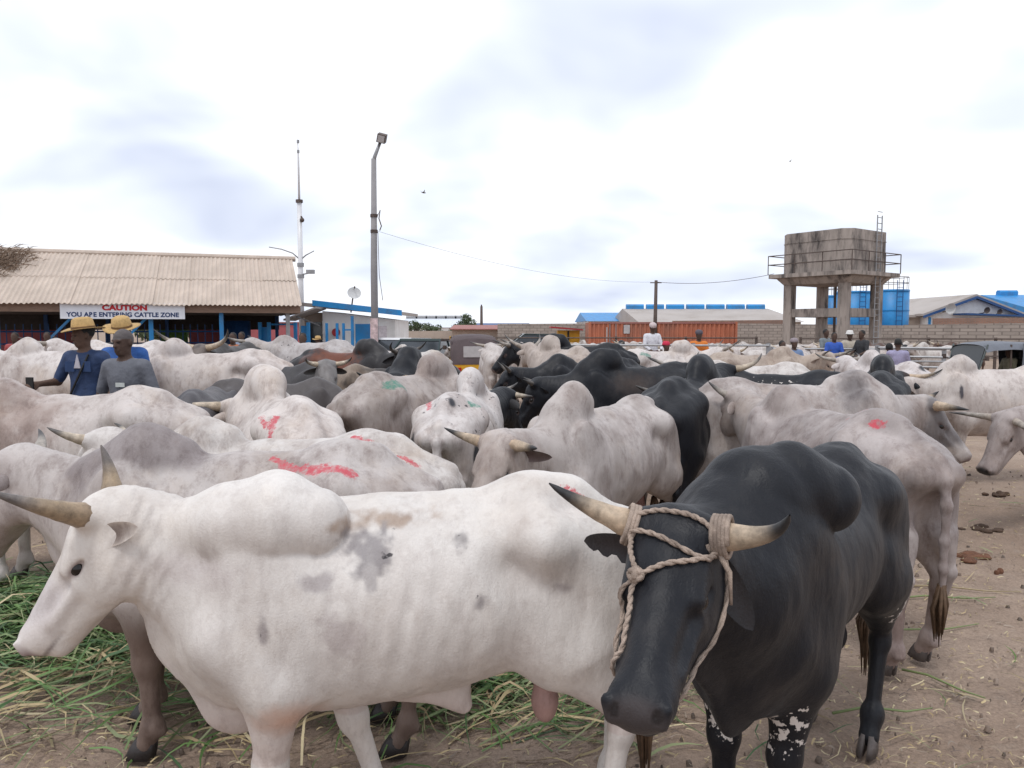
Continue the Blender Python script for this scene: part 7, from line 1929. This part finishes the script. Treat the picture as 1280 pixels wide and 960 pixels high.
for k, (p, q, ang, ln, c) in enumerate(((1190, 757, 0.05, 0.75, 0), (1165, 800, 0.25, 0.85, 0), (1120, 907, 0.1, 0.5, 0), (1215, 672, -0.05, 0.9, 1), (1210, 745, -0.15, 0.8, 1), (990, 815, -0.4, 0.4, 0), (1130, 700, -0.3, 0.6, 1), (1195, 870, -0.9, 0.4, 0))):
    Y = CAM_H * F_PX / (q - 410); x = px(p, Y)
    mb = MB(); d = Vector((math.cos(ang), math.sin(ang), 0)) * ln
    A0 = Vector((x, Y, 0.012)) - d / 2
    mb.tube([A0, A0 + d * 0.35 + Vector((0.0, 0.02, 0.012)), A0 + d * 0.7 + Vector((0, -0.03, 0.006)), A0 + d], [0.007, 0.0065, 0.005, 0.003], 5)
    o = mb.build('fodder_stalk', BLADE, None, True)
    at = o.data.attributes.new('coat', 'FLOAT_COLOR', 'POINT')
    cc = (0.20, 0.25, 0.10, 1) if c == 0 else (0.34, 0.27, 0.16, 1)
    at.data.foreach_set('color', np.tile(np.array(cc, np.float32), len(o.data.vertices)))
    tag(o, ('green fodder stalk lying just behind the hind hooves of the black bull', 'long green stalk nearest the right edge below the grey hooves', 'pale green stalk beside the front hoof of the black bull', 'long dry stalk farthest back on the bare earth at the right', 'dry stalk just behind the grey bull hind hooves', 'short green stalk between the legs of the black bull', 'dry stalk beside the hind leg of the mottled grey bull', 'short green stalk pointing at the lower right corner')[k], 'stalk', 'single stalks on the bare earth')
DUNG = simple_mat('dung', (0.085, 0.052, 0.035), 0.9, var=0.5, scale=20, bump=1.0)
EARTH = simple_mat('red_earth_clod', (0.16, 0.075, 0.045), 0.95, var=0.4, scale=20, bump=1.0)
def pat(label, p, q, r, mat, n=9, seed=0, h=0.03):
    Y = CAM_H * F_PX / (q - 410); x = px(p, Y); rs = random.Random(seed)
    f = Field()
    for i in range(n):
        a = rs.uniform(0, 6.28); d = r * rs.random() ** 0.6; rr = rs.uniform(0.12, 0.36) * r
        f.ell((d * math.cos(a), d * math.sin(a) * 0.7, 0.0), (rr, rr * rs.uniform(0.6, 1), h * rs.uniform(0.5, 1.1)), 0.02)
    V, F = f.mesh(max(0.010, r / 18)); V[:, 2] = np.maximum(V[:, 2], -0.03)
    V[:, 2] += (fbm(V, 30, seed) - 0.5) * 0.015
    o = np_mesh('dung_pat', V, F, mat); o.location = (x, Y, float(ground_z(x, Y)) - 0.004)
    tag(o, label, 'dung')
pat('dark dung pat beyond the mottled grey bull', 1253, 632, 0.13, DUNG, 9, 1)
pat('broad flat stain of trampled dung at the right', 1235, 672, 0.17, DUNG, 14, 2, 0.008)
pat('scatter of reddish earth clods at the right', 1222, 705, 0.16, EARTH, 12, 3, 0.018)
pat('small dark clod at the right', 1190, 630, 0.07, DUNG, 5, 4, 0.025)
pat('small clod near the right edge below the red clods', 1262, 722, 0.06, EARTH, 4, 5, 0.025)
pat('dung pat near the hooves of the white right hand bull', 1160, 596, 0.10, DUNG, 8, 6)

# small clods kicked up over the yard
rs = np.random.RandomState(12); V, F, C = [], [], []
for i in range(800):
    y = 2.7 + 8 * rs.rand() ** 1.6; x = rs.uniform(-0.75, 0.8) * y; r_ = 0.004 + 0.014 * rs.rand() ** 3
    z = float(ground_z(x, y)); b0 = len(V); a0 = rs.rand() * 6.28
    for k in range(4): V.append((x + r_ * 1.3 * math.cos(a0 + k * 1.571) * rs.uniform(0.7, 1.2), y + r_ * math.sin(a0 + k * 1.571) * rs.uniform(0.7, 1.2), z - 0.012))
    for k in range(4): V.append((x + r_ * 0.8 * math.cos(a0 + k * 1.571 + 0.3), y + r_ * 0.7 * math.sin(a0 + k * 1.571 + 0.3), z + r_ * rs.uniform(0.3, 1.0)))
    F += [(b0 + k, b0 + (k + 1) % 4, b0 + 4 + (k + 1) % 4, b0 + 4 + k) for k in range(4)] + [(b0 + 4, b0 + 5, b0 + 6, b0 + 7)]
    c = np.array([(0.17, 0.12, 0.09), (0.25, 0.19, 0.15), (0.11, 0.08, 0.06)][rs.randint(3)]) * rs.uniform(0.8, 1.2)
    C += [(*c, 1)] * 8
tag(np_mesh('clods', np.array(V), np.array(F), BLADE, None, {'coat': np.array(C)}), 'small clods and dung crumbs scattered over the yard', 'clods', kind='stuff')
# trees and shrubs: trunk with limbs, crown of leaf clumps
LEAF = []
for i, c in enumerate(((0.085, 0.115, 0.06), (0.11, 0.14, 0.075), (0.05, 0.075, 0.04))):
    LEAF.append(simple_mat('leaf_%s' % ('olive', 'light', 'dark')[i], c, 0.7, var=0.35, scale=2.0))
BARK = simple_mat('bark', (0.09, 0.07, 0.055), 0.9, var=0.3)
def tree(name, label, cat, loc, h, blobs, leaf, seed, n=900, ls=0.22, trunk=True):
    rs = np.random.RandomState(seed)
    root = empty(name, loc, 0, label, cat)
    if trunk:
        mb = MB(); mb.tube([(0, 0, -0.1), (0.05, 0, h * 0.3), (0, 0.05, h * 0.6)], [0.13, 0.10, 0.05], 7)
        for bx, by, bz, br in blobs: mb.tube([(0.02, 0, h * 0.3), (bx * 0.5, by * 0.5, (h * 0.3 + bz) / 2), (bx * 0.9, by * 0.9, bz)], [0.06, 0.04, 0.015], 5)
        mb.build('trunk', BARK, root, True)
    V, F = [], []
    for i in range(n):
        bx, by, bz, br = blobs[rs.randint(len(blobs))]
        d = unit(rs.normal(size=3)); r_ = br * rs.uniform(0.45, 1.08)
        c = np.array([bx, by, bz]) + d * r_ * np.array([1, 1, 0.8])
        u = unit(rs.normal(size=3)); w = unit(np.cross(u, rs.normal(size=3))); s = ls * rs.uniform(0.5, 1.2); b = len(V)
        V += [c - u * s, c - w * s * 0.4, c + u * s, c + w * s * 0.4]; F.append((b, b+1, b+2, b+3))
    mesh_obj('crown', V, F, leaf, root)
    return root
tree('tree', 'small round grey green tree on the far skyline', 'tree', (px(583, 95), 95, 0), 4.2, [(0, 0, 3.0, 0.7), (-0.5, 0.2, 2.3, 0.7), (0.6, -0.2, 2.4, 0.75), (0.1, 0.3, 1.7, 0.8), (-0.9, 0, 1.7, 0.5)], LEAF[0], 1, 1500, 0.17)
rg_ = random.Random(77)
for i, (p, Y, hh_, lab) in enumerate(((501, 66, 2.6, 'bush directly right of the white office'), (512, 70, 2.0, 'small bush second from the white office'), (524, 67, 2.45, 'small light bush left of the middle of the low wall'), (541, 71, 2.2, 'bushy green shrub above the middle of the low wall'), (556, 68, 2.15, 'low shrub right of the middle of the low wall'), (571, 75, 2.35, 'low shrub just left of the round far tree'))):
    tree('shrub', lab, 'shrub', (px(p, Y), Y, 0), hh_, [(rg_.uniform(-1.1, 1.1), rg_.uniform(-0.4, 0.4), hh_ * rg_.uniform(0.35, 0.95), rg_.uniform(0.22, 0.55)) for _ in range(9)], LEAF[1 if i % 2 else 0], 10 + i, 1300, 0.11)
tree('tree', 'green leafy tree seen in the gap behind the open shed', 'tree', (px(205, 40), 40, 0), 3.5, [(0, 0, 2.0, 0.8), (0.8, 0, 1.8, 0.7), (-0.7, 0, 1.7, 0.7)], LEAF[1], 30, 900, 0.2)
# two birds
for p, q, Y, lab in ((531, 244, 60, 'small bird in the sky right of the lamp pole'), (981, 206, 90, 'tiny bird high in the sky above the water tower')):
    r_ = empty('bird', (px(p, Y), Y, pz(q, Y)), 0.6, lab, 'bird')
    f = Field(); f.cone((0.16, 0, 0), (-0.18, 0, 0.0), 0.035, 0.02, 0.03); f.ell((0.02, 0, 0), (0.12, 0.05, 0.045), 0.03); f.ell((0.18, 0, 0.02), 0.03, 0.02)
    V, F = f.mesh(0.02); np_mesh('body', V, F, M['steel_dk'], r_)
    for s in (-1, 1):
        mb = MB(); mb.prism([(0.07, 0.0), (0.02, 0.22 * s), (-0.10, 0.45 * s), (-0.05, 0.2 * s), (-0.06, 0)], (1, 0, 0), (0, 0.9, 0.35 * s), (0, 0, 0.02), (0, 0, 0.008)); mb.build('wing', M['steel_dk'], r_)
